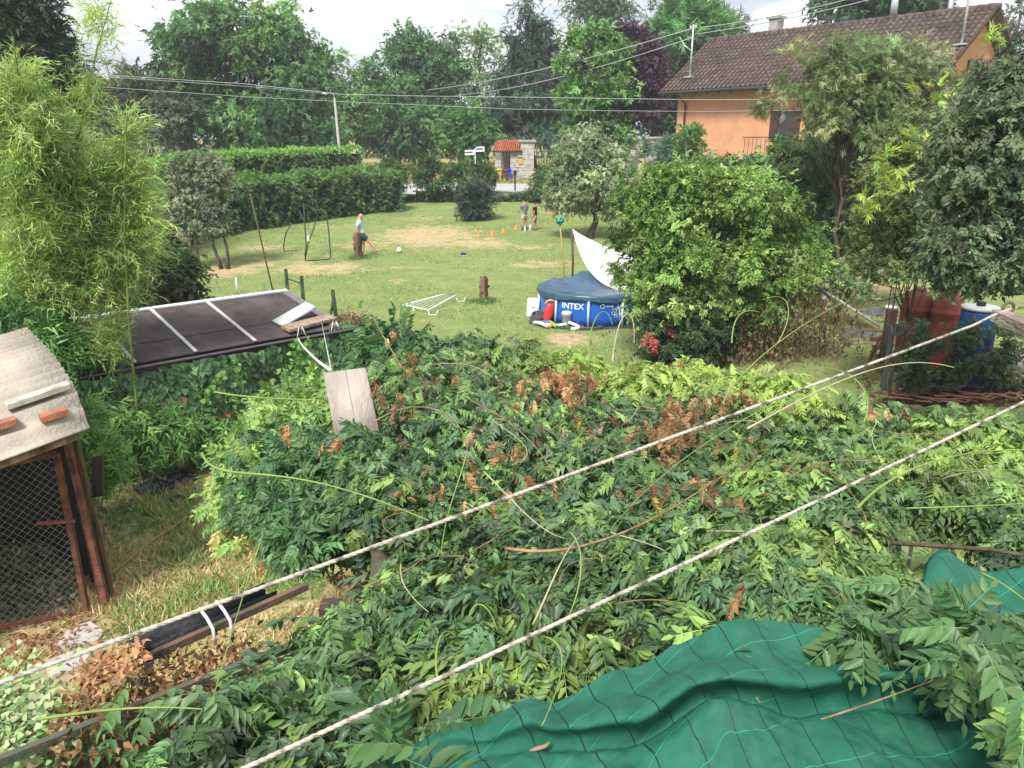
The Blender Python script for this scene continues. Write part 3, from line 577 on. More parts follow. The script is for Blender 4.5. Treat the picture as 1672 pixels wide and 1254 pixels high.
for side in (0, 1):
    v0, v1 = (0, DEP / 2) if side == 0 else (DEP, DEP / 2)
    P = np.array([[hp(0, v0, ze), hp(0, v1, zr)], [hp(HLEN, v0, ze), hp(HLEN, v1, zr)]])
    r_ = MB().grid(P, .1 if side else -.1).build('roof', m_dt, house)
    rows = 15; cols = 52; t = MB(); prof = [(0, .015), (.16, .06), (.34, .078), (.52, .055), (.68, .012), (.84, -.004), (1.0, .015)]
    nrm_ = nrm(np.cross(HR_dir, hp(0, v1, zr) - hp(0, v0, ze))); nrm_ = nrm_ if nrm_[2] > 0 else -nrm_
    for j in range(rows):
        for i in range(cols):
            jit = .012 * rng.normal(); lift = .012 * abs(rng.normal()); V = []
            for w in (j / rows, (j + 1.12) / rows):
                for (a_, h) in prof:
                    q = hp((i + a_) * HLEN / cols, v0 + (v1 - v0) * min(w, 1), ze + (zr - ze) * min(w, 1)) + nrm_ * (h + (.075 + lift if w == j / rows else .045)); V.append(q)
            for (a_, h) in (prof[0], prof[2], prof[-1]): V.append(hp((i + a_) * HLEN / cols, v0 + (v1 - v0) * j / rows, ze + (zr - ze) * j / rows) + nrm_ * .01)
            F_ = [(k, k + 1, k + 8, k + 7) for k in range(6)] + [(14, 15, 2, 1, 0), (15, 16, 6, 5, 4, 3, 2)]
            t.add(V, F_)
    o = t.build('roof_tiles', m_rt, r_); o['kind'] = 'stuff'
for i in range(34): MB().tube([hp(i * HLEN / 34, DEP / 2, zr + .06), hp((i + 1.06) * HLEN / 34, DEP / 2, zr + .045)], [.15, .13], 8).build('ridge_tile', m_rt, house)
MB().tube([hp(-.05, -.07, ze - .02), hp(HLEN + .05, -.07, ze - .02)], .085, 8).build('gutter', mat('dark_gutter', (.06, .055, .055), .5, .4), house)
MB().tube([hp(oe + .5, -.05, ze - .05), hp(oe + .6, ov - .1, ze - .6), hp(oe + .6, ov - .1, .4)], .055, 8).build('downpipe', mat('pipe_brown', (.12, .06, .045), .5, .4), house)
for i in range(22): MB().bar(hp(.9 + i * .74, .02, ze - .1), hp(.9 + i * .74, ov, ze + .42), .1, .14).build('rafter', m_dt, house)
m_gl = mat('window_glass', (.03, .035, .04), .08, .6, var=.1, bump=0); m_brown = mat('brown_shutter', (.07, .045, .04), .7, .3, var=.2)
def win(u, zb, w, h, gable=False):
    if gable: c = hp(HLEN - oe + .01, u, zb + h / 2); ax, nx = HB_dir, HR_dir
    else: c = hp(u, ov - .01, zb + h / 2); ax, nx = HR_dir, -HB_dir
    f = MB()
    for s_ in (-1, 1): f.obox(c + ax * s_ * w / 2, ax, nx, UP, .08, .08, h); f.obox(c + UP * s_ * h / 2, ax, nx, UP, w + .08, .08, .08)
    f.obox(c, ax, nx, UP, .05, .06, h); fo = f.build('window', m_brown, house)
    MB().obox(c, ax, nx, UP, w, .03, h).build('pane', m_gl, fo)
    MB().obox(c - UP * (h / 2 + .07) + nx * .06, ax, nx, UP, w + .3, .2, .07).build('sill', m_stone, fo)
    for s_ in (-1, 1): MB().obox(c + ax * s_ * (w * .78) + nx * .03, ax, nx, UP, w * .5, .05, h).build('shutter', m_brown, fo)
wallu = lambda px: min(np.arange(0, HLEN, .05), key=lambda u: abs(836 + FPX * hp(u, ov, 0)[0] / (hp(u, ov, 0)[1] * math.cos(PITCH) - (5.5 - CAMH) * math.sin(PITCH)) - px))
for px in (1281, 1420, 1500): win(wallu(px), 4.95, .8, 1.35)
win(wallu(1345), 4.25, .8, 2.1)
for u in (2.8, 5.3, 10.5, 13.4): win(u, 1.3, .8, 1.4)
win(2.6, 4.2, .9, 1.3, True); win(5.0, 4.2, .9, 1.3, True); win(3.87, 7.3, .6, .9, True)
MB().obox(hp(8, ov - .5, 4.1), HR_dir, HB_dir, UP, 4.2, 1.3, .14).build('balcony_slab', m_stone, house)
for i in range(18): MB().tube([hp(6.0 + i * .235, ov - 1.1, 4.15), hp(6.0 + i * .235, ov - 1.1, 5.05)], .012, 5).build('baluster', m_iron, house)
MB().bar(hp(5.9, ov - 1.1, 5.06), hp(10.1, ov - 1.1, 5.06), .05, .04).build('handrail', m_iron, house)
ch = MB().obox(hp(3.6, DEP * .62, zr + .1), HR_dir, HB_dir, UP, .55, .55, 1.5).build('chimney', m_conc, house)
MB().obox(hp(3.6, DEP * .62, zr + .9), HR_dir, HB_dir, UP, .75, .75, .12).build('cowl', m_conc, ch)
m_steel = mat('stainless', (.65, .68, .72), .3, .5, .9, var=.08)
for px, top in ((1454, -6), (1458, -10), (1549, 2)):
    u = min(range(0, 168), key=lambda k: abs((lambda q: 836 + FPX * q[0] / (q[1] * math.cos(PITCH) - (q[2] - CAMH) * math.sin(PITCH)) - px)(hp(k / 10, DEP * .55, zr))) if True else 0) / 10
    q = hp(u, DEP * .55, zr - .3); MB().tube([q, q + UP * (2.0 if px < 1500 else 1.1)], .11, 10).build('flue_pipe', m_steel, house)
# masts and wires
m_galv = mat('galvanised', None); m_wire = mat('wire_grey', (.42, .43, .45), .5, .4, var=.05, bump=0)
def onroof(px, v):
    best = min(np.arange(0, HLEN, .05), key=lambda u: abs(836 + FPX * hp(u, v, 0)[0] / (hp(u, v, 0)[1] * math.cos(PITCH) - (ze + (zr - ze) * v / (DEP / 2) - CAMH) * math.sin(PITCH)) - px))
    return hp(best, v, ze + (zr - ze) * v / (DEP / 2) + .1)
q1 = onroof(1127, .9); q2 = onroof(1568, 1.6)
MAST = []
for q, hgt, lb in ((q1, 2.6, 'thin grey wire mast at the left end of the roof slope'), (q2, 3.3, 'taller grey wire mast near the right end of the roof')):
    g = thing('roof_mast', lb, 'mast', q, 'wire masts standing on the house roof'); MB().tube([q, q + UP * hgt], [.06, .045], 8).build('pole', m_galv, g)
    MB().obox(q + UP * .02, HR_dir, HB_dir, UP, .5, .4, .06).build('base_plate', m_galv, g)
    MB().tube([q + UP * hgt * .5, q + UP * hgt * .62 - HR_dir * .5, q + UP * hgt * .8 - HR_dir * .9], .025, 6).build('brace', m_galv, g); MB().bar(q + UP * hgt * .93 - HR_dir * .2, q + UP * hgt * .93 + HR_dir * .2, .05, .05).build('crossbar', m_galv, g)
    for s_ in (-.18, .18): MB().tube([q + UP * (hgt * .93) + HR_dir * s_, q + UP * (hgt * .93 + .13) + HR_dir * s_], .035, 8).build('insulator', m_white, g)
    MAST.append(q + UP * hgt * .93)
def wire(label, p, q, sag, r=.016, group='overhead wires'):
    pts = [np.asarray(p) * (1 - u) + np.asarray(q) * u - UP * sag * 4 * u * (1 - u) for u in np.linspace(0, 1, 17)]
    mb = MB().tube(pts, r, 5); return one('overhead_wire', mb, m_wire, label, 'wire', group)
def wirepoly(label, px_pts, r):
    P_ = [at(x, y, Y_) for x, y, Y_ in px_pts]; one('overhead_wire', MB().tube(P_, r, 5), m_wire, label, 'wire', 'overhead wires')
wirepoly('upper long grey wire crossing the whole view before the far trees', [(-80, 108, 44), (165, 122, 43), (400, 137, 42), (560, 154, 41), (700, 157, 41), (836, 158.5, 41), (1000, 161, 40), (1160, 163, 39), (1300, 162, 38), (1450, 160, 37), (1700, 154, 35)], .013)
wirepoly('lower long grey wire crossing the whole view before the far trees', [(-80, 126, 42), (165, 142, 41), (400, 158, 40), (560, 166, 40), (700, 172, 40), (836, 178, 39), (1000, 181, 38), (1160, 182, 38), (1300, 180, 37), (1450, 175, 36), (1700, 168, 35)], .010)
wirepoly('short wire sloping down to the lamp post from the left', [(-80, 118, 50), (165, 125, 50), (300, 134, 50), (430, 143, 50), (520, 152, 52), (536, 155, 57)], .012)
wire('wire from the distance rising to the left roof mast', at(640, 152, 80), MAST[0], .6, .03)
wire('second wire running slightly lower to the left roof mast', at(700, 158, 80), MAST[0] - UP * .45, .7, .03)
wire('wire strung along the roof between the two masts', MAST[0], MAST[1], .35, .02); wire('lower wire strung along the roof between the two masts', MAST[0] - UP * .3, MAST[1] - UP * .35, .25, .02)
wire('short wire leaving the right roof mast to the right', MAST[1], at(1720, 30, 30), .1, .02)
hz = MB(); hz.box((0, 90, 24.0), 1200, 620, 56.0)   # air: bottom 4 m below ground, top above the tallest tree
hzm = bpy.data.materials.new('air'); hzm.use_nodes = True; hn = hzm.node_tree.nodes; hn.clear(); ho = hn.new('ShaderNodeOutputMaterial'); hv = hn.new('ShaderNodeVolumePrincipled')
hv.inputs['Color'].default_value = (.9, .94, 1.0, 1); hv.inputs['Density'].default_value = .0008; hv.inputs['Anisotropy'].default_value = .0; hzm.node_tree.links.new(hv.outputs['Volume'], ho.inputs['Volume'])
o = hz.build('haze', hzm); o['kind'] = 'stuff'
# ------------------------------------------------------------------ lawn trees and shrubs
tree('olive_tree', 'silvery olive tree with forked trunk standing on the lawn', 37, [(955, 275, 52, 48), (925, 300, 36, 36), (990, 290, 42, 44), (960, 240, 34, 30), (1000, 330, 34, 24), (930, 325, 36, 20), (1018, 300, 26, 34), (955, 310, 60, 30)],
     (966, 385, 985, 310), [(.19, .24, .125), (.14, .185, .09), (.24, .29, .16)], .42, 190, 6500, 8, tr=.17, group=None, nl=18, inner=.2)
o = hit(970, 388)
for lb, xs_, lob in (('left thin silvery tree with pale bag at its forked foot', 309, [(300, 320, 26, 46), (308, 290, 24, 34), (292, 355, 18, 30)]), ('middle thin silvery tree leaning left with mossy trunk', 357, [(322, 305, 28, 48), (318, 350, 26, 36), (335, 280, 24, 24)]),
                     ('right thin silvery tree with straight dark trunk', 357, [(350, 320, 22, 40), (352, 355, 18, 28), (345, 290, 20, 26)])):
    xb = 309 if 'left thin' in lb and 'bag' in lb else (346 if 'leaning' in lb else 357)
    tree('silvery_tree', lb, 30, lob, (xb, 400, lob[0][0] + 4, 320), [(.15, .19, .11), (.11, .15, .08), (.18, .2, .13)], .32, 70, 1900, 7, tr=.075, group='thin silvery trees on the left lawn', nl=12, inner=.25)
shrub('conifer_bush', 'round dark spiky conifer bush on the far lawn', 43.5, 778, 332, 24, 28, [(.035, .06, .035), (.05, .08, .045), (.025, .045, .03)], 2200, .42, tpls=SPRC, upbias=.2, droop=-.35, nc=60)
tree('fruit_tree', 'large bright green bushy tree overhanging the pool', 17.6, [(1120, 350, 90, 62), (1060, 330, 56, 44), (1225, 340, 76, 62), (1170, 430, 125, 66), (1060, 420, 66, 66), (1290, 410, 58, 60), (1120, 480, 96, 42), (1230, 480, 80, 38), (1055, 300, 40, 22), (1140, 300, 44, 26), (1320, 440, 34, 34)],
     (1190, 590, 1170, 400), [(.11, .195, .038), (.15, .245, .055), (.08, .15, .032), (.19, .29, .07)], .36, 300, 11500, 12, tr=.16, droop=.35, inner=.28, nl=26)
tree('shrubby_tree', 'mid green soft tree behind the bright bushy tree', 25, [(1190, 288, 66, 30), (1120, 290, 46, 22), (1250, 300, 46, 34), (1330, 290, 60, 40), (1300, 340, 60, 40), (1360, 350, 40, 50)], (1230, 400, 1230, 300), [(.07, .15, .04), (.09, .18, .055), (.055, .12, .035)], .4, 150, 6500, 9, tr=.12, group='trees between the yard and the house')
tree('shrubby_tree', 'pale green bush with dark gaps beside the garden path', 23, [(1360, 330, 46, 50), (1395, 300, 40, 50), (1340, 380, 36, 40), (1400, 260, 40, 40), (1310, 260, 50, 30), (1400, 400, 40, 46), (1440, 340, 40, 50), (1320, 400, 40, 40)], (1370, 430, 1370, 320), [(.09, .17, .055), (.13, .2, .08), (.06, .13, .04)], .36, 150, 7000, 9, tr=.08, group='trees between the yard and the house')
tree('willow_leaved_tree', 'airy khaki green tree with open branches before the house', 21, [(1400, 130, 80, 56), (1330, 110, 50, 44), (1470, 130, 66, 56), (1520, 180, 60, 60), (1268, 175, 24, 20), (1380, 190, 70, 44), (1460, 220, 76, 50)],
     (1395, 420, 1370, 210), [(.16, .2, .085), (.12, .165, .065), (.2, .235, .11), (.1, .15, .055)], .36, 170, 5200, 10, tpls=SPRN, tr=.07, droop=.4, nl=56, inner=.15, group='trees between the yard and the house')
tree('yellow_tipped_tree', 'twiggy tree with yellow young shoots right of the path', 13.5, [(1480, 300, 70, 60), (1440, 380, 50, 50), (1520, 370, 66, 66), (1500, 240, 70, 40), (1450, 430, 50, 24), (1560, 300, 50, 90)], (1512, 560, 1500, 380),
     [(.13, .165, .06), (.1, .14, .05), (.16, .195, .075), (.08, .12, .045)], .24, 170, 6000, 13, tr=.035, nl=40, inner=.2, group='trees between the yard and the house')
cl = Cloud()
for px, py in [(1450, 260), (1500, 235), (1520, 245), (1462, 275), (1470, 300), (1445, 320), (1530, 150), (1620, 240), (1625, 60), (1600, 200), (1590, 265), (1660, 230), (1560, 385), (1648, 335), (1430, 345), (1410, 330)]:
    for _ in range(9):
        p = at(px + rng.normal() * 13, py + rng.normal() * 9, 12.4); cl.add(SPRN, p, unit(1) + [0, 0, .3], unit(1) * .3 + [0, 0, 1], .26, pal([(.3, .38, .05), (.24, .34, .06)], 1))
tag(cl.build('young_shoots', LEAF), 'bright yellow green young shoots on the right hand trees', 'shoots', kind='stuff')
tree('dark_leaved_tree', 'big dark grey green tree filling the right edge', 10.5, [(1620, 250, 90, 110), (1680, 180, 90, 90), (1650, 380, 90, 70), (1570, 400, 70, 50), (1600, 440, 80, 30), (1535, 420, 42, 28), (1700, 300, 90, 160), (1670, 130, 60, 50), (1560, 320, 40, 40)],
     (1900, 620, 1840, 260), [(.065, .095, .048), (.09, .125, .06), (.048, .075, .038), (.125, .165, .08)], .31, 260, 7000, 13, tpls=SPRL4, tr=.1, droop=.45, nl=22, inner=.3)
# dark bush behind the shed, creepers, dry brush
shrub('hibiscus_bush', 'dark green leafy bush with brown tips behind the dark shed', 17, 258, 460, 58, 52, [(.035, .085, .03), (.06, .12, .035), (.1, .09, .045)], 2600, .36, nc=60)
shrub('creeper_bush', 'light green creeper heap on the far corner of the shed', 14.3, 590, 565, 34, 34, [(.08, .18, .04), (.12, .24, .05)], 1200, .24, stem=False, nc=40)
shrub('creeper_bush', 'small light green creeper below the shed corner', 13.6, 555, 590, 34, 36, [(.05, .12, .03), (.09, .19, .04)], 1300, .24, stem=False, nc=40)
shrub('creeper_bush', 'yellow green bindweed mound at the end of the shed', 14.8, 625, 590, 44, 26, [(.11, .23, .05), (.15, .27, .06)], 1300, .22, stem=False, nc=40)
shrub('low_bush', 'low grey green bush beside the path behind the post', 21, 1365, 470, 42, 26, [(.1, .16, .06), (.14, .2, .08)], 1500, .26, stem=False)
shrub('juniper', 'blue green juniper below the stone gate pillars', 40, 1090, 250, 40, 22, [(.07, .13, .08), (.09, .16, .09)], 1500, .4, tpls=SPRC, droop=-.2)
shrub('fern_bush', 'small fern like bush at the corner of the orange house', 38, 1125, 235, 22, 26, [(.09, .18, .05)], 700, .4)
cl = Cloud(); N = 13000; c = np.array([hit(px, 585) for px in (1150, 1200, 1250, 1300)])[rng.integers(0, 4, N)]; pos = c + rng.normal(size=(N, 3)) * [.8, .5, .0] ; pos[:, 2] = gz(pos[:, 0], pos[:, 1]) + rng.random(N) ** 1.4 * 1.5
d = unit(N) * .5 + [0, 0, .8]; cl.add([BL, T1], pos, d, unit(N), rng.uniform(.05, .17, N), pal([(.2, .15, .08), (.15, .11, .06), (.25, .2, .12), (.12, .12, .05)], N))
tag(cl.build('dry_brush', DRYLEAF), 'brown dry brush under the bright bushy tree', 'brush', kind='stuff')
shrub('red_leaved_shrub', 'small shrub with red leaves in front of the tree', 16.6, 1078, 552, 22, 18, [(.24, .04, .03), (.2, .06, .035), (.2, .12, .05)], 70, .3, nc=16)
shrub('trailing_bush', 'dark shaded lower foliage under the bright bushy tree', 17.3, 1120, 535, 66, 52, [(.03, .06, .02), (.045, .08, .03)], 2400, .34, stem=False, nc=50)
cl = Cloud(); N = 3600; px = rng.uniform(1466, 1690, N); py = rng.uniform(525, 628, N)
pos = np.array([at(a, b, 13.45 + .15 * rng.normal()) for a, b in zip(px, py)]); keep = rng.random(N) < .04 + .75 * (np.sin(px * .09 + py * .03) + np.sin(py * .12 + px * .035) + .6 * np.sin(px * .21) > .1 - .012 * (py - 560)) * (py > 524 + 16 * np.sin(px * .05))
cl.add(SPRB, pos[keep], unit(keep.sum()) + [0, -.3, -.3], unit(keep.sum()) * .5 + [0, -.4, .5], .2, pal([(.03, .055, .025), (.045, .075, .03), (.06, .085, .035)], keep.sum()))
tag(cl.build('trailing_ivy', LEAFG), 'dark trailing ivy over the barrels and the metal stand', 'ivy', kind='stuff')

# ------------------------------------------------------------------ pool
PX, PY, PR, PH = 2.33, 22.3, 1.51, .86; zg = float(gz(PX, PY))
pool = thing('frame_pool', 'round blue frame swimming pool with dark blue cover', 'pool', (PX, PY, zg))
m_pb = mat('pool_blue', (.012, .115, .5), .38, .5, var=.06, scale=2, bump=.05)
MB().lathe((PX, PY, zg), [(PR - .1, 0), (PR, .03), (PR + .03, .25), (PR + .01, .6), (PR - .02, PH)], 64, False).build('liner', m_pb, pool)
def cyl(a, z, r=None): r = r or PR + .05; return np.array([PX + r * math.sin(a), PY - r * math.cos(a), zg + z])
for k in range(10):
    a = R(-8.4 + 36 * k); MB().tube([cyl(a, .02, PR + .08), cyl(a, PH - .03)], .03, 10).build('leg', m_white, pool)
nu, nv = 96, 22; Pc = np.zeros((nu + 1, nv, 3))
for i in range(nu + 1):
    a = 2 * math.pi * i / nu
    for j in range(nv):
        if j < nv - 6:
            r = j / (nv - 7); x = r * PR * math.sin(a); y = -r * PR * math.cos(a)
            z = PH + .045 - .1 * (1 - r ** 4) + .34 * math.exp(-((x + .05) ** 2 / .2 + (y - 1.05) ** 2 / .16)) + .02 * math.sin(9 * a + 4 * r) * r + .03 * math.sin(23 * a) * r ** 3 * (math.cos(a) < .2) + .012 * mnoise.noise(Vector((x * 3, y * 3, 0)))
            Pc[i, j] = (PX + x, PY + y, zg + z)
        else:
            k = (j - (nv - 7)) / 6; rr = PR + .055 + .018 * math.sin(a * 31) * k + .03 * min(1, k * 3) + .01 * math.sin(a * 17 + 2)
            Pc[i, j] = (PX + rr * math.sin(a), PY - rr * math.cos(a), zg + PH + .05 - .17 * k * (1 + .2 * math.sin(a * 5)))
MB().grid(Pc).build('cover', mat('cover_blue', (.05, .105, .175), .33, .5, var=.2, scale=1.8, bump=.12), pool)
def text_mesh(body, size):
    cu = bpy.data.curves.new('t', 'FONT'); cu.body = body; cu.size = size; cu.extrude = .002; cu.offset = .004; ob = bpy.data.objects.new('t', cu); COL.objects.link(ob)
    dg = bpy.context.evaluated_depsgraph_get(); me = bpy.data.meshes.new_from_object(ob.evaluated_get(dg)); bpy.data.objects.remove(ob); return me
def wrap_text(body, size, a0, z0_, nm_, m, st=1.0):
    me = text_mesh(body, size)
    for v in me.vertices:
        x, y, z = v.co; q = cyl(a0 + x * st / PR, z0_ + y, PR + .035 + z); v.co = q
    me.materials.clear(); me.materials.append(m); return link_mesh(nm_, me, None, pool)
m_let = mat('lettering_white', (.75, .8, .85), .5, .3, var=.02, bump=0)
wrap_text('INTEX', .225, -.655, .51, 'lettering', m_let, 1.0)
mb = MB()
def ringl(a, z, r_, w=.012):
    pts = [cyl(a + r_ * math.cos(t) / PR, z + r_ * math.sin(t), PR + .04) for t in np.linspace(0, 2 * math.pi, 19)]; mb.tube(pts, w * .6, 4)
for da, z, r_ in ((.26, .60, .055), (.50, .60, .09), (.66, .60, .08), (.58, .44, .085), (.47, .40, .05), (.69, .40, .05), (.52, .32, .04), (.64, .32, .04), (.58, .52, .04)): ringl(da - .16, z, r_)
for k in range(4): mb.tube([cyl(.18 + .035 * k, .58, PR + .04), cyl(.19 + .035 * k, .62, PR + .04)], .01, 4)
mb.tube([cyl(.43, .5, PR + .04), cyl(.44, .1, PR + .04)], .008, 4); mb.build('printed_pattern', m_let, pool)
MB().lathe((PX + .1, PY - .1, zg), [(PR + .35, 0), (PR + .36, .02), (PR + .1, .025)], 40).build('ground_sheet', mat('dark_sheet', (.05, .055, .06), .8, .2), pool)
# poles and sail
a = at(922, 452, 25.2); b = np.array([a[0], 25.2, gz(a[0], 25.2)]); tp = at(914, 366, 25.2)
g = thing('bamboo_pole', 'thin yellowish pole carrying the green ball behind the pool', 'pole', b); MB().tube([b, b * .5 + tp * .5 + [.05, 0, 0], tp], .022, 8).build('cane', mat('cane', (.4, .3, .12), .6), g)
def football(c, r, base_m, spot_m, label, cat='ball'):
    g = thing('football', label, cat, c - UP * r)
    prof = [(r * math.sin(t), -r * math.cos(t)) for t in np.linspace(.05, math.pi - .05, 14)]; o = MB().lathe(c, prof, 20).build('shell', base_m, g)
    ph = (1 + 5 ** .5) / 2; ico = [nrm(p) for p in [(0, 1, ph), (0, 1, -ph), (0, -1, ph), (0, -1, -ph), (1, ph, 0), (-1, ph, 0), (1, -ph, 0), (-1, -ph, 0), (ph, 0, 1), (-ph, 0, 1), (ph, 0, -1), (-ph, 0, -1)]]
    rot = Matrix.Rotation(.5, 3, 'X') @ Matrix.Rotation(.3, 3, 'Z')
    for p in ico:
        p = np.array(rot @ Vector(p)); s_ = nrm(np.cross(p, (0.3, .5, .8))); t_ = np.cross(p, s_)
        ring = [c + nrm(p + .34 * (s_ * math.cos(q) + t_ * math.sin(q))) * r * 1.012 for q in np.linspace(0, 2 * math.pi, 6)[:-1]]
        MB().add([c + p * r * 1.03] + ring, [(0, k + 1, (k + 1) % 5 + 1) for k in range(5)], True).build('patch', spot_m, g)
football(tp + UP * .12, .135, mat('ball_green', (.05, .35, .26), .5, .4, var=.1), mat('ball_dark', (.01, .03, .04), .5, .4), 'green football stuck on top of the thin pole')
hb = hit(652, 414); football(hb + UP * .11, .125, mat('ball_white', (.8, .82, .75), .5, .4, var=.04), mat('ball_dark', None), 'white and black football lying in front of the kicking man')
T = at(934, 373, 24.4); b = np.array([T[0] + .05, 24.4, gz(T[0], 24.4)])
g = thing('sail_pole', 'dark wooden pole holding the tip of the white sheet', 'pole', b); MB().tube([b, b * .45 + T * .55 + [.03, 0, 0], T], .035, 8).build('pole', mat('dark_pole', (.11, .085, .06), .9, .1), g)
def bez(p, n):
    p = [np.asarray(q, float) for q in p]; out = []
    for t in np.linspace(0, 1, n):
        q = [x for x in p]
        while len(q) > 1: q = [q[i] * (1 - t) + q[i + 1] * t for i in range(len(q) - 1)]
        out.append(q[0])
    return np.array(out)
up_e = bez([T, at(958, 392, 23.6), at(1010, 412, 22.6), at(1100, 446, 21.5)], 30); lo_e = bez([T, at(944, 425, 23.6), at(968, 486, 22.2), at(1070, 448, 21.0)], 30)
lo_e = bez([T, at(945, 412, 23.8), at(962, 498, 22.6), at(1075, 470, 21.2)], 30)
S = np.zeros((30, 14, 3))
for i in range(30):
    for j in range(14):
        v = j / 13; p = up_e[i] * (1 - v) + lo_e[i] * v; u = i / 29
        p = p + UP * (-.18 * math.sin(math.pi * v) * math.sin(math.pi * min(1, u * 1.1))) + np.array([0, 1, 0]) * (.10 * math.sin(v * 15 + u * 3) * u * (1 - .4 * u))
        S[i, j] = p
o = one('white_sail', MB().grid(S, .004), mat('white_cloth', (.60, .60, .59), .75, .2, var=.02, scale=2, bump=.1, bscale=30), 'white sheet hung as a sail between pole and tree above the pool', 'sheet')
# around the pool
m_plw = mat('plastic_white', (.75, .76, .75), .4, .4, var=.04); m_gry = mat('pump_grey', (.33, .34, .36), .45, .4); m_dg = mat('dark_green_plastic', (.018, .05, .04), .5, .4, var=.15)
c = hit(871, 520); g = thing('pump_box', 'white plastic box standing left of the blue pool', 'box', c); w = .42
v = [c + np.array([sx * w * k / 2, sy * w * k / 2 + .2, z]) for z, k in ((.02, 1), (.52, .8)) for sx, sy in ((-1, -1), (1, -1), (1, 1), (-1, 1))]
MB().add(v, [(3, 2, 1, 0), (4, 5, 6, 7)] + [(i, (i + 1) % 4, 4 + (i + 1) % 4, 4 + i) for i in range(4)]).build('housing', m_plw, g, .03)
MB().box(c + [0, 0.02, .3], .09, .02, .04).build('badge', m_gry, g)
c = hit(876, 529); mb = MB()
for k in range(5): mb.tube([c + np.array([(.26 - .02 * k) * math.cos(t) + .05, (.2) * math.sin(t), .05 + .05 * k + .05 * math.sin(t)]) for t in np.linspace(0, 2 * math.pi, 21)], .022, 6)
one('coiled_hose', mb, mat('hose_dark', (.08, .085, .09), .5, .4), 'coil of dark grey hose below the white plastic box', 'hose')
c = hit(892, 532); v = bez([c + UP * .03, c + np.array([.03, .02, .25]), c + np.array([.12, .1, .58])], 10)
mb = MB(); mb.grid(np.array([[p + np.array([s_ * (.13 if 2 < i < 8 else .09), 0, .02 * s_ * s_]) for s_ in (-1, 0, 1)] for i, p in enumerate(v)]), .03)
g = thing('red_float', 'red and yellow swim board leaning against the blue pool', 'float', c); mb.build('board', mat('float_red', (.6, .03, .03), .4, .4), g)
MB().tube([v[-1] + np.array([.14 * math.sin(t), .02, .0 + .1 * math.cos(t)]) for t in np.linspace(-1.8, 1.8, 9)], .03, 6).build('yellow_rim', mat('float_yellow', (.7, .4, .03), .5), g)
for (x, y, x2, y2, cc_, nm_, lb) in ((872, 531, 895, 537, (.7, .72, .75), 'foam_white', 'white foam noodle lying left of the pool'), (882, 533, 900, 534, (.05, .15, .5), 'foam_blue', 'blue toy tube lying left of the pool'), (890, 530, 908, 538, (.15, .5, .1), 'foam_green', 'green toy tube among the swim toys'), (897, 539, 906, 534, (.75, .3, .02), 'foam_orange', 'short orange toy tube beside the green one')):
    p, q = hit(x, y), hit(x2, y2); one('pool_toy', MB().tube([p + UP * .06, (p + q) / 2 + UP * .1, q + UP * .06], .055, 8), mat(nm_, cc_, .5), lb, 'toy', 'swim toys beside the pool')
c = hit(925, 534); g = thing('filter_pump', 'grey cylindrical filter pump standing in front of the pool', 'pump', c)
MB().lathe(c, [(.12, 0), (.13, .02), (.13, .3), (.15, .32), (.15, .36), (.12, .42), (.02, .44)], 20).build('canister', m_gry, g)
MB().lathe(c + UP * .365, [(.155, 0), (.13, .06), (.03, .085)], 20).build('lid', m_plw, g)
for p in ([c + [0, -.1, .1], c + [-.2, -.15, .06], c + [-.45, -.1, .05], c + [-.6, .1, .05]], [c + [.05, -.1, .15], c + [.3, -.2, .05], c + [.5, -.3, .05], c + [.2, -.5, .04], c + [.1, -.4, .04]]): MB().tube(bez(p, 12), .045, 8).build('hose', m_plw, g)
p = hit(938, 536); q = hit(968, 533); one('red_foam_board', MB().bar(p + UP * .1, q + UP * .12, .16, .05), mat('float_pink', (.6, .08, .09), .5), 'long pinkish red float lying at the foot of the pool', 'float')
c = hit(958, 538); one('grey_hose', MB().tube([c + np.array([.42 * math.cos(t), .16 * math.sin(t), .05]) for t in np.linspace(0, 6, 20)], .03, 6), mat('hose_dark', None), 'dark flat hose loop in front of the pool', 'hose')
c = hit(1056, 533) + np.array([0, 0, 0]); g = thing('storage_box', 'dark green plastic storage chest between pool and bushy tree', 'chest', c)
MB().box(c + UP * .5, .62, .6, 1.0).build('body', m_dg, g, .03); MB().box(c + UP * 1.03, .68, .66, .08).build('lid', m_dg, g, .02); MB().box(c + UP * .78 + [0, -.31, 0], .64, .02, .03).build('trim', mat('trim_grey', (.3, .34, .32), .5), g)
for lb, p, q, r_, m_ in (('pale blue tipped pole leaning at the pool edge', hit(1030, 545), at(1054, 492, 20), .018, 'pole_pale'), ('long grey pole lying up against the bushy tree', hit(1020, 562), at(1066, 520, 18.5), .022, 'pole_pale')):
    one('leaning_pole', MB().tube([p, q], r_, 6), mat(m_, (.4, .42, .4), .5), lb, 'pole', 'poles leaning beside the pool')
# clothes airer lying on the lawn
a0, a1, a2, a3 = hit(658, 506), hit(699, 514), hit(745, 493), hit(722, 491); g = thing('clothes_airer', 'collapsed white wire clothes airer lying on the lawn', 'airer', a0); up = UP * .12
MB().tube([a0 + up, a1 + up, a2 + up * 1.6, a3 + up * 1.6, a0 + up], .022, 6).build('frame', m_plw, g)
for k in range(1, 6):
    u = k / 6; MB().tube([(a0 * (1 - u) + a1 * u) + up, (a3 * (1 - u) + a2 * u) + up * 1.6], .006, 4).build('line', m_plw, g)
for p in (a0 * .6 + a1 * .4, a1, a2): MB().tube([p + up, p + np.array([.05, -.1, 0]), p + np.array([.25, -.12, 0]), p + np.array([.3, 0, 0]) + up], .016, 6).build('leg', m_plw, g)
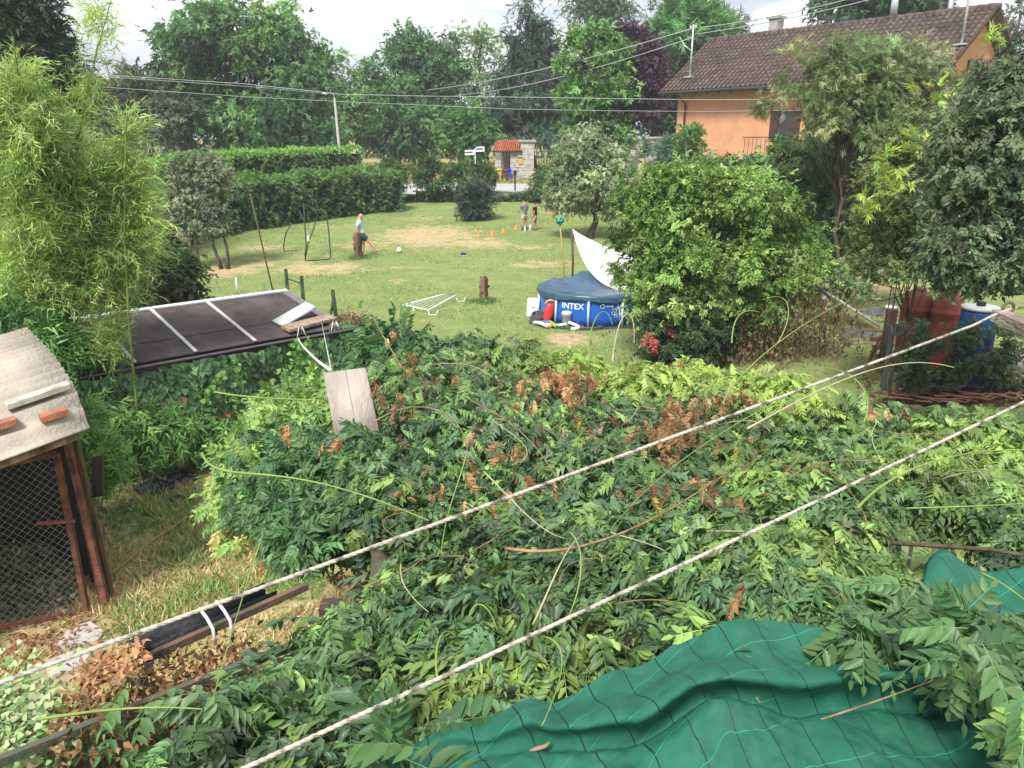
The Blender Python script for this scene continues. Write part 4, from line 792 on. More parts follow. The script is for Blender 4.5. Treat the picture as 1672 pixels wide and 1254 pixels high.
# rebounder goal
m_gm = mat('goal_dark', (.03, .045, .04), .5, .4); base = hit(499, 426); g = thing('goal_frame', 'bent dark metal football goal frame without net', 'goal', base)
Yg = hit(499, 426)[1]; Yb = hit(463, 411)[1]; GY_ = lambda x, y, Y_: at(x, y, Y_)
for pts in ([(499, 426, 0), (498, 416, 0), (500, 400, 0), (497, 360, .2), (496, 333, .3)], [(499, 426, 0), (538, 423, 0), (540, 419, 0), (537, 380, .1), (533, 347, .2), (531, 343, .2), (514, 343, .3), (495, 332, .4)],
            [(460, 413, 1), (495, 427, 0)], [(460, 413, 1), (464, 411, 1), (463, 400, 1), (467, 380, 1), (475, 366, 1)], [(464, 411, 1), (486, 409.5, 1.1)], [(499, 420, 0), (503, 398, .1), (515, 365, .5), (517, 352, .8), (521, 347, .6), (531, 345, .3)], [(487, 337, .7), (494, 337, .5)], [(489, 345, .7), (497, 362, .4)]):
    P_ = [at(x, y, Yg + .02 + (Yb - Yg) * k) for x, y, k in pts]
    MB().tube(P_, .026, 6).build('tube', m_gm, g)
MB().box(at(503.5, 389, Yg), .07, .07, .22).build('clamp', m_plw, g)
# stumps
m_st = mat('weathered_trunk', (.2, .14, .095), .95, .08, var=.45, scale=5, bump=.8, bscale=22, stretch=(1, 1, .22))
def stump(px0, px1, pyt, pyb, label):
    b = hit((px0 + px1) / 2, pyb); w = (px1 - px0) * pxs(b[1], pyb) / 2; zt = float(at(836, pyt, b[1])[2]); g = thing('tree_stump', label, 'stump', b, 'cut tree stumps standing on the lawn')
    n = 20; rings = []; H = zt - b[2]
    for j in range(12):
        u = j / 11; rings.append([b + np.array([(w * (1.18 - .25 * min(1, u * 5) + .12 * math.sin(k * .9 + 2 * u) + .06 * math.sin(k * 2.7 + u * 7)) + .02 * rng.normal()) * math.cos(2 * math.pi * k / n), (w * (1.1 + .1 * math.sin(k * 1.3))) * math.sin(2 * math.pi * k / n), H * u + (.04 * math.sin(k) if j == 11 else 0) - .03]) for k in range(n)])
    rings.append([b + np.array([w * .7 * math.cos(2 * math.pi * k / n), w * .7 * math.sin(2 * math.pi * k / n), H + .05]) for k in range(n)])
    v = [p for r_ in rings for p in r_]; f = [(i * n + k, i * n + (k + 1) % n, (i + 1) * n + (k + 1) % n, (i + 1) * n + k) for i in range(len(rings) - 1) for k in range(n)]
    MB().add(v, f, True).build('trunk', m_st, g); MB().add(rings[-1], [tuple(range(n))]).build('cut_face', mat('cut_wood', (.25, .21, .16), .9, .1, var=.3, scale=12), g)
    for k in range(3): MB().tube([b + np.array([w * 1.05 * math.cos(k * 2 - 2), w * 1.05 * math.sin(k * 2 - 2), H * (.45 + .2 * k)]), b + np.array([w * 1.35 * math.cos(k * 2 - 2), w * 1.35 * math.sin(k * 2 - 2), H * (.47 + .2 * k)])], [.05, .035], 7).build('branch_stub', m_st, g)
    cl = Cloud(); N = 500; q = b + rng.normal(size=(N, 3)) * [w * 1.5, w * 1.2, 0]; d = unit(N); d[:, 2] = abs(d[:, 2]) + .7; cl.add([LN, BL], q, d, unit(N), rng.uniform(.08, .22, N), pal([(.08, .17, .05), (.12, .2, .06)], N))
    return g, cl
g1, c1 = stump(578, 592, 381, 424, 'upright cut tree stump beside the kicking man'); g2, c2_ = stump(783, 797, 453, 495, 'jagged cut tree stump in the middle of the near lawn')
c1.V += c2_.V; c1.C += c2_.C; c1.F += [f + c1.k for f in c2_.F]
tag(c1.build('stump_grass', BLADE), 'longer grass tufts around the feet of the stumps', 'grass', kind='stuff')
# cones, bottles, shoes, low bench
for x, y, lb in ((782, 388, 'orange training cone farthest left of the row of four'), (804, 385, 'orange training cone second from the left of the row'), (822, 381, 'orange training cone third from the left of the row'), (843, 376, 'orange training cone nearest the boys legs')):
    c = hit(x, y); g = thing('training_cone', lb, 'cone', c, 'orange training cones on the lawn'); m_ = mat('cone_orange', (.6, .22, .03), .5, .4, var=.04)
    MB().lathe(c, [(.12, .012), (.115, .02), (.045, .2), (.03, .22)], 16).build('cone', m_, g); MB().box(c + UP * .012, .26, .26, .022).build('base', m_, g)
for x, y, lb in ((857, 379, 'clear water bottle in front of the taller boys feet'), (865.5, 378, 'white water bottle between the two boys')):
    c = hit(x, y); g = thing('water_bottle', lb, 'bottle', c, 'bottles standing by the boys'); MB().lathe(c, [(.045, 0), (.05, .01), (.05, .2), (.022, .27)], 14).build('body', m_plw, g); MB().lathe(c + UP * .27, [(.026, 0), (.026, .035)], 12).build('cap', m_plw, g)
for k, (x, y) in enumerate(((752, 418), (757, 418.5))):
    c = hit(x, y); g = thing('shoe', ('left' if k == 0 else 'right') + ' one of two dark blue shoes left on the lawn', 'shoe', c, 'pair of shoes on the lawn')
    prof = [(0, .05, .05), (.08, .055, .1), (.16, .05, .075), (.26, .055, .05), (.31, .03, .03)]
    MB().tube([c + np.array([x_ * math.cos(.6 + k), x_ * math.sin(.6 + k), h * .5 + .02]) for x_, w_, h in prof], [max(w_, h) * .75 for _, w_, h in prof], 10).build('upper', mat('shoe_blue', (.03, .05, .1), .7), g)
    MB().bar(c + UP * .012, c + np.array([.31 * math.cos(.6 + k), .31 * math.sin(.6 + k), .012]), .11, .02).build('sole', m_plw, g)
c = hit(742, 362); g = thing('low_bench', 'low crooked dark log bench left of the conifer bush', 'bench', c); m_ = mat('dark_pole', None); q = hit(768, 362)
MB().tube([c + UP * .28, (c + q) / 2 + UP * .36, q + UP * .33], [.07, .075, .07], 8).build('log', m_, g); MB().tube([c + [.1, 0, 0], c + [.16, 0, .3]], .045, 6).build('leg', m_, g); MB().tube([q, q + UP * .33], .045, 6).build('leg', m_, g)

# ------------------------------------------------------------------ people
def skin(name, joints, edges, m, parent, lvl=1, root=0):
    me = bpy.data.meshes.new(name); me.from_pydata([tuple(map(float, j[:3])) for j in joints], edges, []); me.update()
    o = link_mesh(name, me, m, parent); md = o.modifiers.new('skin', 'SKIN'); md.use_smooth_shade = True
    if not me.skin_vertices: pass
    for i, j in enumerate(joints):
        sv = me.skin_vertices[0].data[i]; r_ = j[3]; sv.radius = (r_, j[4] if len(j) > 4 else r_); sv.use_root = (i == root)
    sb = o.modifiers.new('subsurf', 'SUBSURF'); sb.levels = lvl; sb.render_levels = lvl; return o
def person(label, base, H, heading, J, shirt, shorts, socks, skinc, hairc, bald=False, beard=False, shirt2=None):
    """J: joints in units of H, local frame x = to the right of the body, y = forward, z up"""
    c, s_ = math.cos(heading), math.sin(heading)
    def w(p): x, y, z = np.array(p) * H; return np.array([base[0] + x * c - y * s_, base[1] + x * s_ + y * c, base[2] + z])
    g = thing('person', label, 'person', base); hs = H
    m_sk = mat('skin_%d' % int(skinc[0] * 100), skinc, .55, .35, var=.05, bump=0)
    def j(k, r_): return (*w(J[k]), r_ * hs)
    hd = np.array(J['head']); nk = np.array(J['neck']); f = np.array(J.get('face', (0, 1, 0)))
    js = [j('pelvis', .075), j('waist', .066), j('chest', .082), j('neck', .034), (*w(hd - [0, 0, .025]), .048 * hs), (*w(hd + [0, 0, .025]), .056 * hs), (*w(hd + [0, 0, .052]), .035 * hs), (*w(hd + f * .066 - [0, 0, .008]), .010 * hs)]
    E = [(0, 1), (1, 2), (2, 3), (3, 4), (4, 5), (5, 6), (4, 7)]
    for sd_ in 'LR':
        k = len(js); js += [j('sh' + sd_, .044), j('el' + sd_, .027), j('wr' + sd_, .019), j('ha' + sd_, .022)]; E += [(2, k), (k, k + 1), (k + 1, k + 2), (k + 2, k + 3)]
        hdv = nrm(np.array(J['ha' + sd_]) - np.array(J['wr' + sd_]))
        for q in range(4):
            n0 = len(js); off = np.array([0, (q - 1.5) * .011, 0]); p1 = np.array(J['ha' + sd_]) + hdv * .025 + off; p2 = p1 + hdv * (.03 - .004 * abs(q - 1.5)) + np.array([0, .006, 0])
            js += [(*w(p1), .0065 * hs), (*w(p2), .005 * hs)]; E += [(k + 3, n0), (n0, n0 + 1)]
        n0 = len(js); p1 = np.array(J['ha' + sd_]) + np.array([0, .028, .0]) + hdv * .005; js += [(*w(p1), .0075 * hs), (*w(p1 + hdv * .02), .006 * hs)]; E += [(k + 2, n0), (n0, n0 + 1)]
        k = len(js); js += [j('hip' + sd_, .062), j('kn' + sd_, .038), (*w(np.array(J['kn' + sd_]) * .55 + np.array(J['an' + sd_]) * .45), .036 * hs), j('an' + sd_, .021), j('to' + sd_, .022)]; E += [(0, k), (k, k + 1), (k + 1, k + 2), (k + 2, k + 3), (k + 3, k + 4)]
    body = skin('body', js, E, m_sk, g)
    m1 = mat('cloth_%s' % shirt[1], shirt[0], .85, .15, var=.08, scale=8, bump=.2); m2 = mat('cloth_%s' % shorts[1], shorts[0], .85, .15, var=.12, scale=7, bump=.2)
    lerp = lambda a, b, t: np.array(J[a]) * (1 - t) + np.array(J[b]) * t
    js = [(*w(lerp('pelvis', 'waist', -.25)), .088 * hs), (*w(lerp('pelvis', 'waist', .3)), .094 * hs), j('waist', .082), j('chest', .098), (*w(lerp('chest', 'neck', .62)), .05 * hs)]; E = [(0, 1), (1, 2), (2, 3), (3, 4)]
    for sd_ in 'LR': k = len(js); js += [j('sh' + sd_, .057), (*w(lerp('sh' + sd_, 'el' + sd_, .72)), .043 * hs)]; E += [(3, k), (k, k + 1)]
    skin('shirt', js, E, m1, g)
    js = [(*w(lerp('pelvis', 'waist', .35)), .085 * hs), (*w(J['pelvis']), .09 * hs)]; E = [(0, 1)]
    for sd_ in 'LR': k = len(js); js += [j('hip' + sd_, .078), (*w(lerp('hip' + sd_, 'kn' + sd_, .75)), .062 * hs)]; E += [(1, k), (k, k + 1)]
    skin('shorts', js, E, m2, g)
    if socks:
        for sd_ in 'LR': skin('sock', [(*w(lerp('kn' + sd_, 'an' + sd_, socks[1])), .036 * hs), j('an' + sd_, .027), j('to' + sd_, .03)], [(0, 1), (1, 2)], mat(socks[2], socks[0], .8), g)
    if shirt2: 
        for sd_ in 'LR': MB().tube([w(lerp('chest', 'neck', .3) + np.array([(.05 if sd_ == 'R' else -.05), .0, .03])), w(np.array(J['sh' + sd_]) + [0, 0, .035])], .022 * hs, 7).build('shoulder_stripe', mat('stripe_pink', shirt2, .8), g)
    mh = mat('hair_%d' % int(hairc[0] * 1000), hairc, .8, .2, var=.2, bump=.3)
    if not bald: skin('hair', [(*w(hd - f * .022 + [0, 0, .0]), .060 * hs), (*w(hd - f * .012 + [0, 0, .045]), .068 * hs), (*w(hd + f * .026 + [0, 0, .06]), .046 * hs)], [(0, 1), (1, 2)], mh, g)
    if beard: skin('beard', [(*w(hd + f * .045 - [0, 0, .035]), .024 * hs), (*w(hd + f * .04 - [0, 0, .062]), .02 * hs)], [(0, 1)], mh, g)
    sd3 = np.array([f[1], -f[0], 0])
    for q in (-1, 1):
        MB().lathe(w(hd + f * .055 + sd3 * .02 * q + [0, 0, .014]), [(.001, -.006), (.007, 0), (.001, .006)], 8).build('eye', mat('eye_dark', (.03, .02, .015), .3, bump=0), g)
        MB().tube([w(hd + sd3 * .054 * q - [0, 0, .012]), w(hd + sd3 * .06 * q + [0, 0, .01])], .011 * hs, 6).build('ear', m_sk, g)
    return g
# man kicking to the right (+X); local forward = heading
bm = hit(594, 419); rel = lambda: None
JM = dict(pelvis=(0, -.02, .53), waist=(0, -.045, .62), chest=(0, -.06, .755), neck=(0, -.04, .865), head=(0, -.015, .93), face=(0, 1, -.15), shL=(-.11, -.055, .80), elL=(-.13, -.03, .65), wrL=(-.12, .0, .51), haL=(-.12, .01, .475),
          shR=(.11, -.055, .80), elR=(.14, -.10, .65), wrR=(.14, -.06, .52), haR=(.14, -.05, .485), hipL=(-.055, -.01, .50), knL=(-.06, .0, .275), anL=(-.06, -.02, .04), toL=(-.06, .075, .015),
          hipR=(.055, .0, .50), knR=(.06, .17, .33), anR=(.06, .33, .13), toR=(.06, .42, .16))
person('barefoot bald man in light blue shirt and navy shorts kicking', bm, 1.78, R(-90), JM, ((.50, .66, .72), 'pale_blue'), ((.03, .06, .13), 'navy'), None, (.55, .31, .22), (.55, .53, .5), bald=True, beard=True)
b1 = hit(856, 376.5); JB = dict(pelvis=(0, 0, .53), waist=(0, -.01, .62), chest=(0, -.01, .755), neck=(0, 0, .865), head=(0, .01, .925), face=(-.35, .93, 0), shL=(-.105, 0, .80), elL=(-.15, .03, .67), wrL=(-.12, .12, .6), haL=(-.1, .15, .58),
          shR=(.105, 0, .80), elR=(.15, .03, .66), wrR=(.1, .12, .58), haR=(.06, .14, .575), hipL=(-.05, 0, .50), knL=(-.07, .0, .28), anL=(-.06, -.01, .04), toL=(-.07, .07, .015), hipR=(.05, 0, .50), knR=(.08, .03, .28), anR=(.09, 0, .04), toR=(.11, .07, .015))
person('taller boy in grey shirt and light grey shorts with arms folded', b1, 1.56, R(35), JB, ((.18, .19, .21), 'grey'), ((.45, .46, .50), 'light_grey'), ((.015, .09, .08), .35, 'sock_green'), (.55, .33, .24), (.02, .016, .014))
b2 = hit(873, 378); JC = dict(JB); JC.update(elL=(-.13, -.01, .66), wrL=(-.12, .02, .53), haL=(-.12, .03, .49), elR=(.13, -.01, .66), wrR=(.12, .03, .53), haR=(.12, .04, .49), face=(0, .95, -.2), knL=(-.05, .04, .28), anL=(-.05, .03, .04), toL=(-.05, .11, .015), knR=(.05, -.02, .28), anR=(.06, -.06, .04), toR=(.07, .02, .015))
person('smaller boy in black shirt and pink shorts looking down', b2, 1.42, R(75), JC, ((.015, .014, .02), 'black'), ((.62, .38, .45), 'pink'), ((.10, .05, .04), .82, 'shoe_brown'), (.45, .26, .18), (.03, .02, .015), shirt2=(.6, .3, .36))
# ------------------------------------------------------------------ dark shed with white battens
A = atz(555, 535, 1.80); Bf = atz(60, 622, 1.80); dE = nrm(A - Bf); dP = nrm(np.array([-dE[1], dE[0], 0])); Ls = np.linalg.norm(A - Bf)
# far top edge from the picture: (475,475)
SD = 1.98; SHh = .36
def sh(u, v, z=0): return A - dE * u + dP * v + UP * (SHh * v / SD + z)
shed = thing('garden_shed', 'long low shed with dark felt roof and white battens', 'shed', A + dP)
m_felt = mat('roof_felt', (.105, .085, .085), .88, .2, var=.22, scale=2.5, bump=.2, bscale=40); m_bat = mat('batten_white', (.68, .68, .66), .7, .2, var=.1, scale=8)
spn = nrm(np.cross(-dE, dP + UP * SHh / SD)); spn = spn if spn[2] > 0 else -spn; slv = nrm(dP * SD + UP * SHh)
edges = [.02, 1.25, 2.2, 3.1, 4.0, Ls + .6]
def px_u(px, py):
    q = atz(px, py, 1.8); return float(np.dot(A - q, dE))
bat_u = [px_u(403, 553), px_u(308, 570), px_u(211, 588)]; bat_u.append(bat_u[-1] + 1.3)
ed = [.12] + bat_u + [Ls + .5]
SLEN = math.hypot(SD, SHh)
for i in range(len(ed) - 1):
    for k in range(3):
        u0, u1 = ed[i], ed[i + 1]; v0, v1 = k / 3 * SD, (k + 1) / 3 * SD
        MB().obox(sh((u0 + u1) / 2, (v0 + v1) / 2, 0) + spn * (.012 * (k % 2)), dE, slv, spn, u1 - u0 - .01, SLEN / 3 + (.05 if k else .0), .022).build('felt_strip', m_felt, shed)
for u in bat_u: MB().bar(sh(u, .0) + spn * .03, sh(u, SD) + spn * .03, .055, .02, spn).build('batten', m_bat, shed)
MB().bar(sh(.0, SD) + spn * .035, sh(Ls + .5, SD) + spn * .035, .1, .03, spn).build('top_flashing', mat('flashing', (.62, .66, .66), .5, .4, var=.08), shed)
MB().bar(sh(.05, .0) + spn * .02, sh(.05, SD) + spn * .02, .16, .05, spn).build('verge_board', mat('verge_grey', (.22, .19, .19), .8, .2), shed)
MB().bar(sh(-.25, -.05, -.08), sh(Ls + .5, -.05, -.08), .04, .12).build('eave_board', mat('dark_board', (.04, .03, .03), .7, .3), shed)
MB().bar(sh(-.3, -.1, -.02), sh(Ls + .5, -.1, -.02), .05, .02).build('gutter_edge', mat('gutter_grey', (.13, .12, .13), .4, .4), shed)
zs = float(gz(A[0], A[1])); Hw = A[2] - .12 - zs
m_bk = mat('shed_wall', (.16, .14, .12), .95, .1, var=.3)
for (u0, v0, u1, v1) in ((.1, .15, Ls + .4, .15), (.1, SD - .1, Ls + .4, SD - .1), (.1, .2, .1, SD - .15), (Ls + .4, .2, Ls + .4, SD - .15)):
    p, q = sh(u0, v0), sh(u1, v1); zc = zs + Hw / 2; p[2] = q[2] = zc; MB().bar(p, q, .1, Hw if v0 < 1 else Hw + .2).build('wall', m_bk, shed)
# ivy over the shed wall
cl = Cloud(); N = 8200; u = rng.uniform(-.35, Ls + .2, N); z = zs + Hw * rng.random(N) ** .8 * 1.03; bul = .12 + .1 * np.sin(u * 2.3 + z * 2) + .07 * np.sin(u * 6 - z * 5)
p = A[None] - dE[None] * u[:, None] + dP[None] * (.02 - .9 * np.clip(bul, .0, .4) - .08 * rng.random(N))[:, None]; p[:, 2] = z
d = unit(N) * .35 - dP * .35 + [0, 0, -.95]; nn = -dP * .9 + unit(N) * .38 + [0, 0, .42]
c = pal([(.035, .085, .03), (.05, .11, .038), (.028, .065, .025), (.06, .13, .045)], N, .2)
br = (np.sin(u * 4.1 + 2) * np.sin(z * 6.3) > .72) & (rng.random(N) < .5) & (z < 1.2); c[br] = pal([(.3, .12, .07), (.22, .1, .05)], br.sum())
cl.add(IVY, p, d, nn, rng.uniform(.075, .125, N), c * 1.15)
tag(cl.build('wall_ivy', LEAFG, None, 'stuff'), 'glossy dark ivy covering the front of the dark roofed shed', 'ivy')
cl = Cloud()
for (x0, y0, x1, y1, n_) in ((500, 555, 470, 640, 70), (480, 560, 520, 600, 60), (385, 590, 395, 650, 40), (395, 580, 330, 650, 40), (505, 560, 440, 640, 60), (530, 600, 560, 640, 70), (395, 655, 340, 640, 20)):
    for k in range(n_):
        t_ = rng.random(); p = at(x0 + (x1 - x0) * t_ + 5 * rng.normal(), y0 + (y1 - y0) * t_ + 5 * rng.normal(), 0); 
        q = atz(x0 + (x1 - x0) * t_ + 6 * rng.normal(), y0 + (y1 - y0) * t_ + 5 * rng.normal(), 1.0); tt = np.dot(A - dP * .42 - np.array([0, 0, CAMH]), dP) / np.dot(q - np.array([0, 0, CAMH]), dP); p = np.array([0, 0, CAMH]) + (q - np.array([0, 0, CAMH])) * tt
        cl.add([L4, IVY], p, unit(1) + [0, 0, -.4], unit(1) * .5 - dP, .085, pal([(.1, .22, .05), (.13, .26, .06)], 1))
tag(cl.build('wisteria_trail', LEAF, None, 'stuff'), 'light green young trails hanging over the dark ivy', 'creeper')
# plank, tray and cable on the roof corner
q0 = sh(.15, .25) + spn * .1; q1 = sh(1.05, .22) + spn * .1
g = thing('roof_plank', 'weathered plank resting on wire brackets at the shed roof edge', 'plank', q1)
MB().bar(sh(-.02, .28) + spn * .1, sh(.98, .12) + spn * .1, .24, .05, spn).build('board', mat('plank_wood', (.42, .32, .23), .85, .1, var=.25, scale=4, bump=.4, stretch=(3, 3, 1)), g)
for u in (.1, .75):
    for k in (-.03, .03): MB().tube([sh(u + k, .05) + spn * .02, sh(u + k, .04) + spn * .1, sh(u + k, .02) + spn * .13, sh(u + k * 3, -.03) + spn * -.06], .009, 5).build('wire_bracket', m_plw, g)
c0 = at(415, 0, 0) if False else None
W = [att(350, 0, 1)] if False else None
tl, tr_, brr, bl = at(446, 527, 13.15), at(500, 496, 13.7), at(516, 504, 13.5), at(463, 535, 12.95)
one('white_tray', MB().grid(np.array([[tl, bl], [tr_, brr]]), .05), m_white, 'bright white flat board tilted on the roof plank', 'board')
cb = [at(487, 552, 12.7), at(491, 566, 11.5), at(506, 574, 9.5), at(512, 588, 7.5), at(540, 604, 5.0)]
one('white_cable', MB().tube(bez(cb, 18), .013, 6), m_plw, 'white cable sagging from the shed eave to the grey board', 'cable')
one('grey_string', MB().tube([sh(.3, .1, .15), at(540, 600, 5.0)], .005, 5), m_wire, 'thin grey string from the white tray to the grey board', 'string')
m_gp = mat('green_post', (.08, .13, .09), .8, .2, var=.35, scale=5)
def post(label, x, yb, yt, Y_, lean=0, w=.06):
    t_ = at(x, yt, Y_); b = np.array([t_[0] + lean, Y_, gz(t_[0], Y_)]); g = thing('fence_post', label, 'post', b, 'mossy posts around the shed'); MB().bar(b, t_, w, w, (0, 1, 0)).build('post', m_gp, g); MB().bar(t_, t_ + UP * .02, w * .8, w * .8, (0, 1, 0)).build('post_top', m_iron, g); return t_
P1_ = post('mossy green post farther left behind the shed roof', 466.5, 475, 441, 16.6); P2_ = post('mossy green post standing at the shed roof corner', 492, 500, 452, 15.3)
one('post_wire', MB().tube([P1_ - UP * .18, P2_ - UP * .14], .012, 5), m_iron, 'rusty wire joining the two mossy posts', 'wire')
post('leaning mossy post right of the shed roof end', 543, 530, 475, 14.2, .14); 
q = at(544, 492, 14.2); one('post_prop', MB().bar(q, np.array([q[0] - .2, 14.3, q[2] - .75]), .035, .035), m_gp, 'thin prop leaning against the leaning post', 'post')
t_ = at(409, 318, 20.5); b = hit(446, 478); one('tall_stick', MB().tube([b, t_], [.03, .02], 7), mat('stick_wood', (.3, .24, .17), .9, .1), 'tall thin leaning stick rising in front of the laurel hedge', 'stick')
q = hit(388, 482); one('white_stake', MB().tube([q, q + UP * .55], .03, 6), m_plw, 'short white stake on the lawn behind the shed', 'stake')
cl = Cloud(); c = sh(-.25, .1, .08); N = 200; cl.add([LN, BL], c + rng.normal(size=(N, 3)) * [.14, .1, .04], unit(N), unit(N), .16, pal([(.3, .24, .15), (.2, .16, .1)], N))
tag(cl.build('nest_straw', DRYLEAF, None, 'stuff'), 'bundle of dry straw at the end of the shed gutter', 'straw')

# ------------------------------------------------------------------ coop with corrugated roof
coop = thing('chicken_coop', 'rusty wire mesh coop under a corrugated cement roof', 'coop', hit(140, 1000))
m_fc = mat('fibre_cement', (.42, .37, .31), .95, .1, var=.18, scale=1.8, bump=.3, bscale=30); m_rust = mat('rusty_steel', (.19, .085, .05), .9, .2, .2, var=.5, scale=9, bump=.4, dark=(.06, .035, .025))
C0 = np.array([-4.25, 7.21, 2.21]); eL = nrm(np.array([-.749, -.663, -.17])); 
def cr(u, v):  # u along the ridge direction to the left, v up the curved slope
    h = [0, .36, 1.4, 2.4]; zz = [0, .32, .57, .62]
    return C0 + eL * u + E2 * v + UP * float(np.interp(v, h, zz)) * .98 + UP * (.06 * math.sin(math.pi * min(1, v / 1.4)))
Pn = []
for v in np.arange(0, 2.41, .0205):
    corr = .022 * math.cos(v / .075 * 2 * math.pi * .5 * 2 / 1.0 * .5)
    Pn.append([cr(u, v) + UP * corr for u in np.linspace(-.02, 3.0, 8)])
MB().grid(np.array(Pn), .012).build('roof_sheet', m_fc, coop)
Dp = np.array([-4.70, 7.34, 0]); dd = nrm(np.array([-.72, -.28, 0])); gp = lambda u, z: Dp + dd * u + UP * z
DW, DT, DB = 1.5, 1.9, .03
door = MB().bar(gp(0, DB), gp(0, DT), .055, .05, (0, 1, 0)).build('door', m_rust, coop)
for p, q in ((gp(0, DT), gp(DW, DT - .14)), (gp(0, DB), gp(DW, DB)), (gp(DW, DB), gp(DW, DT - .14))): MB().bar(p, q, .05, .055, (0, 1, 0)).build('frame_bar', m_rust, door)
mb = MB(); s_ = .085
for k in np.arange(-DT, DW, s_):
    for sg in (1, -1):
        a0 = max(0, k) if sg == 1 else max(0, k); pts = []
        u0, z0_ = (k, DB) if sg == 1 else (k, DT)
        us = np.linspace(max(0, k), min(DW, k + DT), 2)
        if us[1] - us[0] < .05: continue
        pp = [gp(u_, (DB + (u_ - k)) if sg == 1 else (DT - (u_ - k) - .07)) + np.array([0, .004 * sg, 0]) for u_ in us]
        pp = [p for p in pp]; mb.tube(pp, .0028, 3, False)
mb.build('wire_mesh', mat('mesh_wire', (.3, .29, .27), .7, .3, .5), door)
MB().bar(gp(-.05, 1.12), gp(.3, 1.16), .03, .03).build('latch', mat('latch_red', (.25, .08, .06), .8), door)
for (p, q, nm_) in ((Dp + [.12, .12, 0], Dp + [-.02, .25, 2.15], 'corner_post'), (Dp + [.2, .05, .1], Dp + [.05, .12, 2.1], 'hinge_post')): MB().bar(p, q, .06, .05, (0, 1, 0)).build(nm_, m_rust, coop)
MB().bar(Dp + [.1, .3, 0], Dp + [.0, .32, 2.2], .09, .07, (0, 1, 0)).build('timber_post', mat('old_timber', (.2, .13, .08), .95, .1, var=.4, scale=9, stretch=(1, 1, .2), bump=.5), coop)
for i in range(2): MB().bar(cr(.1, .05 + 1.9 * i) - UP * .07, cr(2.9, .05 + 1.9 * i) - UP * .07, .07, .08).build('purlin', mat('old_timber', None), coop)
bw = Dp + E2 * 2.0
MB().bar(bw + UP * 1.05, bw + dd * 2.8 + UP * 1.05, .06, 2.0).build('back_wall', mat('dark_wall', (.03, .03, .028), .95, .05), coop)
MB().bar(Dp + [-.02, .42, 1.0], bw + [0, 0, 1.0], .03, 1.95).build('side_wall', mat('dark_wall', None), coop)
one('black_board', MB().obox(Dp + [.2, .32, 1.5], (1, .2, .1), (0, 1, 0), (.15, 0, 1), .11, .03, .48), mat('black_plastic', (.012, .012, .014), .35, .5), 'glossy black board fixed beside the coop corner', 'board')
m_brk = mat('brick_orange', (.40, .17, .10), .9, .1, var=.18, scale=8, bump=.3)
def rest(u, v): return cr(u, v) + UP * .045
for (u, v, ln, lb, m_) in ((.25, .16, .24, 'hollow orange brick lying lower on the coop roof', m_brk), (.68, .22, .22, 'orange brick lying farther left on the coop roof', m_brk)):
    ax = nrm(eL + .12 * E2); o = one('brick', MB().obox(rest(u, v) + UP * .02, ax, E2, UP + .9 * E2 * 0 + UP, ln, .12, .07), m_, lb, 'brick', 'bricks weighing down the coop roof', .006)
one('cement_block', MB().obox(cr(.02 + .3, .36) + UP * .05, eL, E2, UP, .58, .14, .06), mat('cement_strip', (.5, .47, .41), .95, .1, var=.2), 'long pale cement strip lying beside the bricks', 'block', None, .006)
cl = Cloud(); N = 2600; p = Dp + dd * rng.uniform(.05, 2.2, N)[:, None] + E2 * rng.uniform(.1, 1.4, N)[:, None]; p[:, 2] = .05 + .35 * rng.random(N) ** 2
cl.add([IVY, L4], p, unit(N) + [0, -.2, .2], unit(N) * .5 + [0, -.3, 1], .07, pal([(.03, .06, .025), (.06, .1, .04), (.14, .13, .07)], N)); tag(cl.build('coop_weeds', LEAF, None, 'stuff'), 'dark ground ivy growing inside the coop', 'weeds')
# yard objects
m_slab = mat('stone_slab', (.47, .44, .41), .9, .15, var=.12, scale=7, bump=.2)
def slab(pts, th, label):
    v = [hit(x, y) + UP * .03 for x, y in pts]; n = len(v); v2 = [p - UP * th for p in v]
    return one('stone_slab', MB().add(v + v2, [tuple(range(n - 1, -1, -1)), tuple(range(n, 2 * n))] + [(i, (i + 1) % n, n + (i + 1) % n, n + i) for i in range(n)]), m_slab, label, 'slab', 'pale slabs on the yard ground')
slab([(95, 1063), (110, 1035), (148, 1022), (172, 1040), (160, 1056)], .06, 'larger pale stone slab on the dry grass by the coop'); slab([(75, 1085), (120, 1072), (150, 1068), (140, 1092), (80, 1110)], .06, 'second pale slab half hidden behind the upper rope')
m_bag = mat('black_bag', (.015, .015, .018), .28, .6, var=.2, bump=.6, scale=8)
def lump(px, py, rx, ry, rz, label, m, nm_, cat):
    c = hit(px, py); n1, n2 = 28, 14; P = np.zeros((n1 + 1, n2, 3))
    for i in range(n1 + 1):
        for j in range(n2):
            a = 2 * math.pi * i / n1; b = math.pi / 2 * j / (n2 - 1); r_ = 1 + .35 * mnoise.noise(Vector((math.cos(a) * 2 + px, math.sin(a) * 2, b * 2))) + .16 * abs(mnoise.noise(Vector((math.cos(a) * 6 + px, math.sin(a) * 6, b * 5))))
            P[i, j] = c + np.array([rx * math.cos(a) * math.cos(b) * r_, ry * math.sin(a) * math.cos(b) * r_, rz * math.sin(b) * r_ - .02])
    return one(nm_, MB().grid(P), m, label, cat)
lump(255, 806, .32, .22, .16, 'crumpled black plastic bag nearest the bamboo stem', m_bag, 'plastic_bag', 'bag'); lump(300, 786, .28, .2, .14, 'crumpled black plastic bag with dry leaves behind', m_bag, 'plastic_bag', 'bag'); lump(288, 822, .14, .12, .1, 'small black plastic scrap on the rubbish heap', m_bag, 'plastic_bag', 'bag')
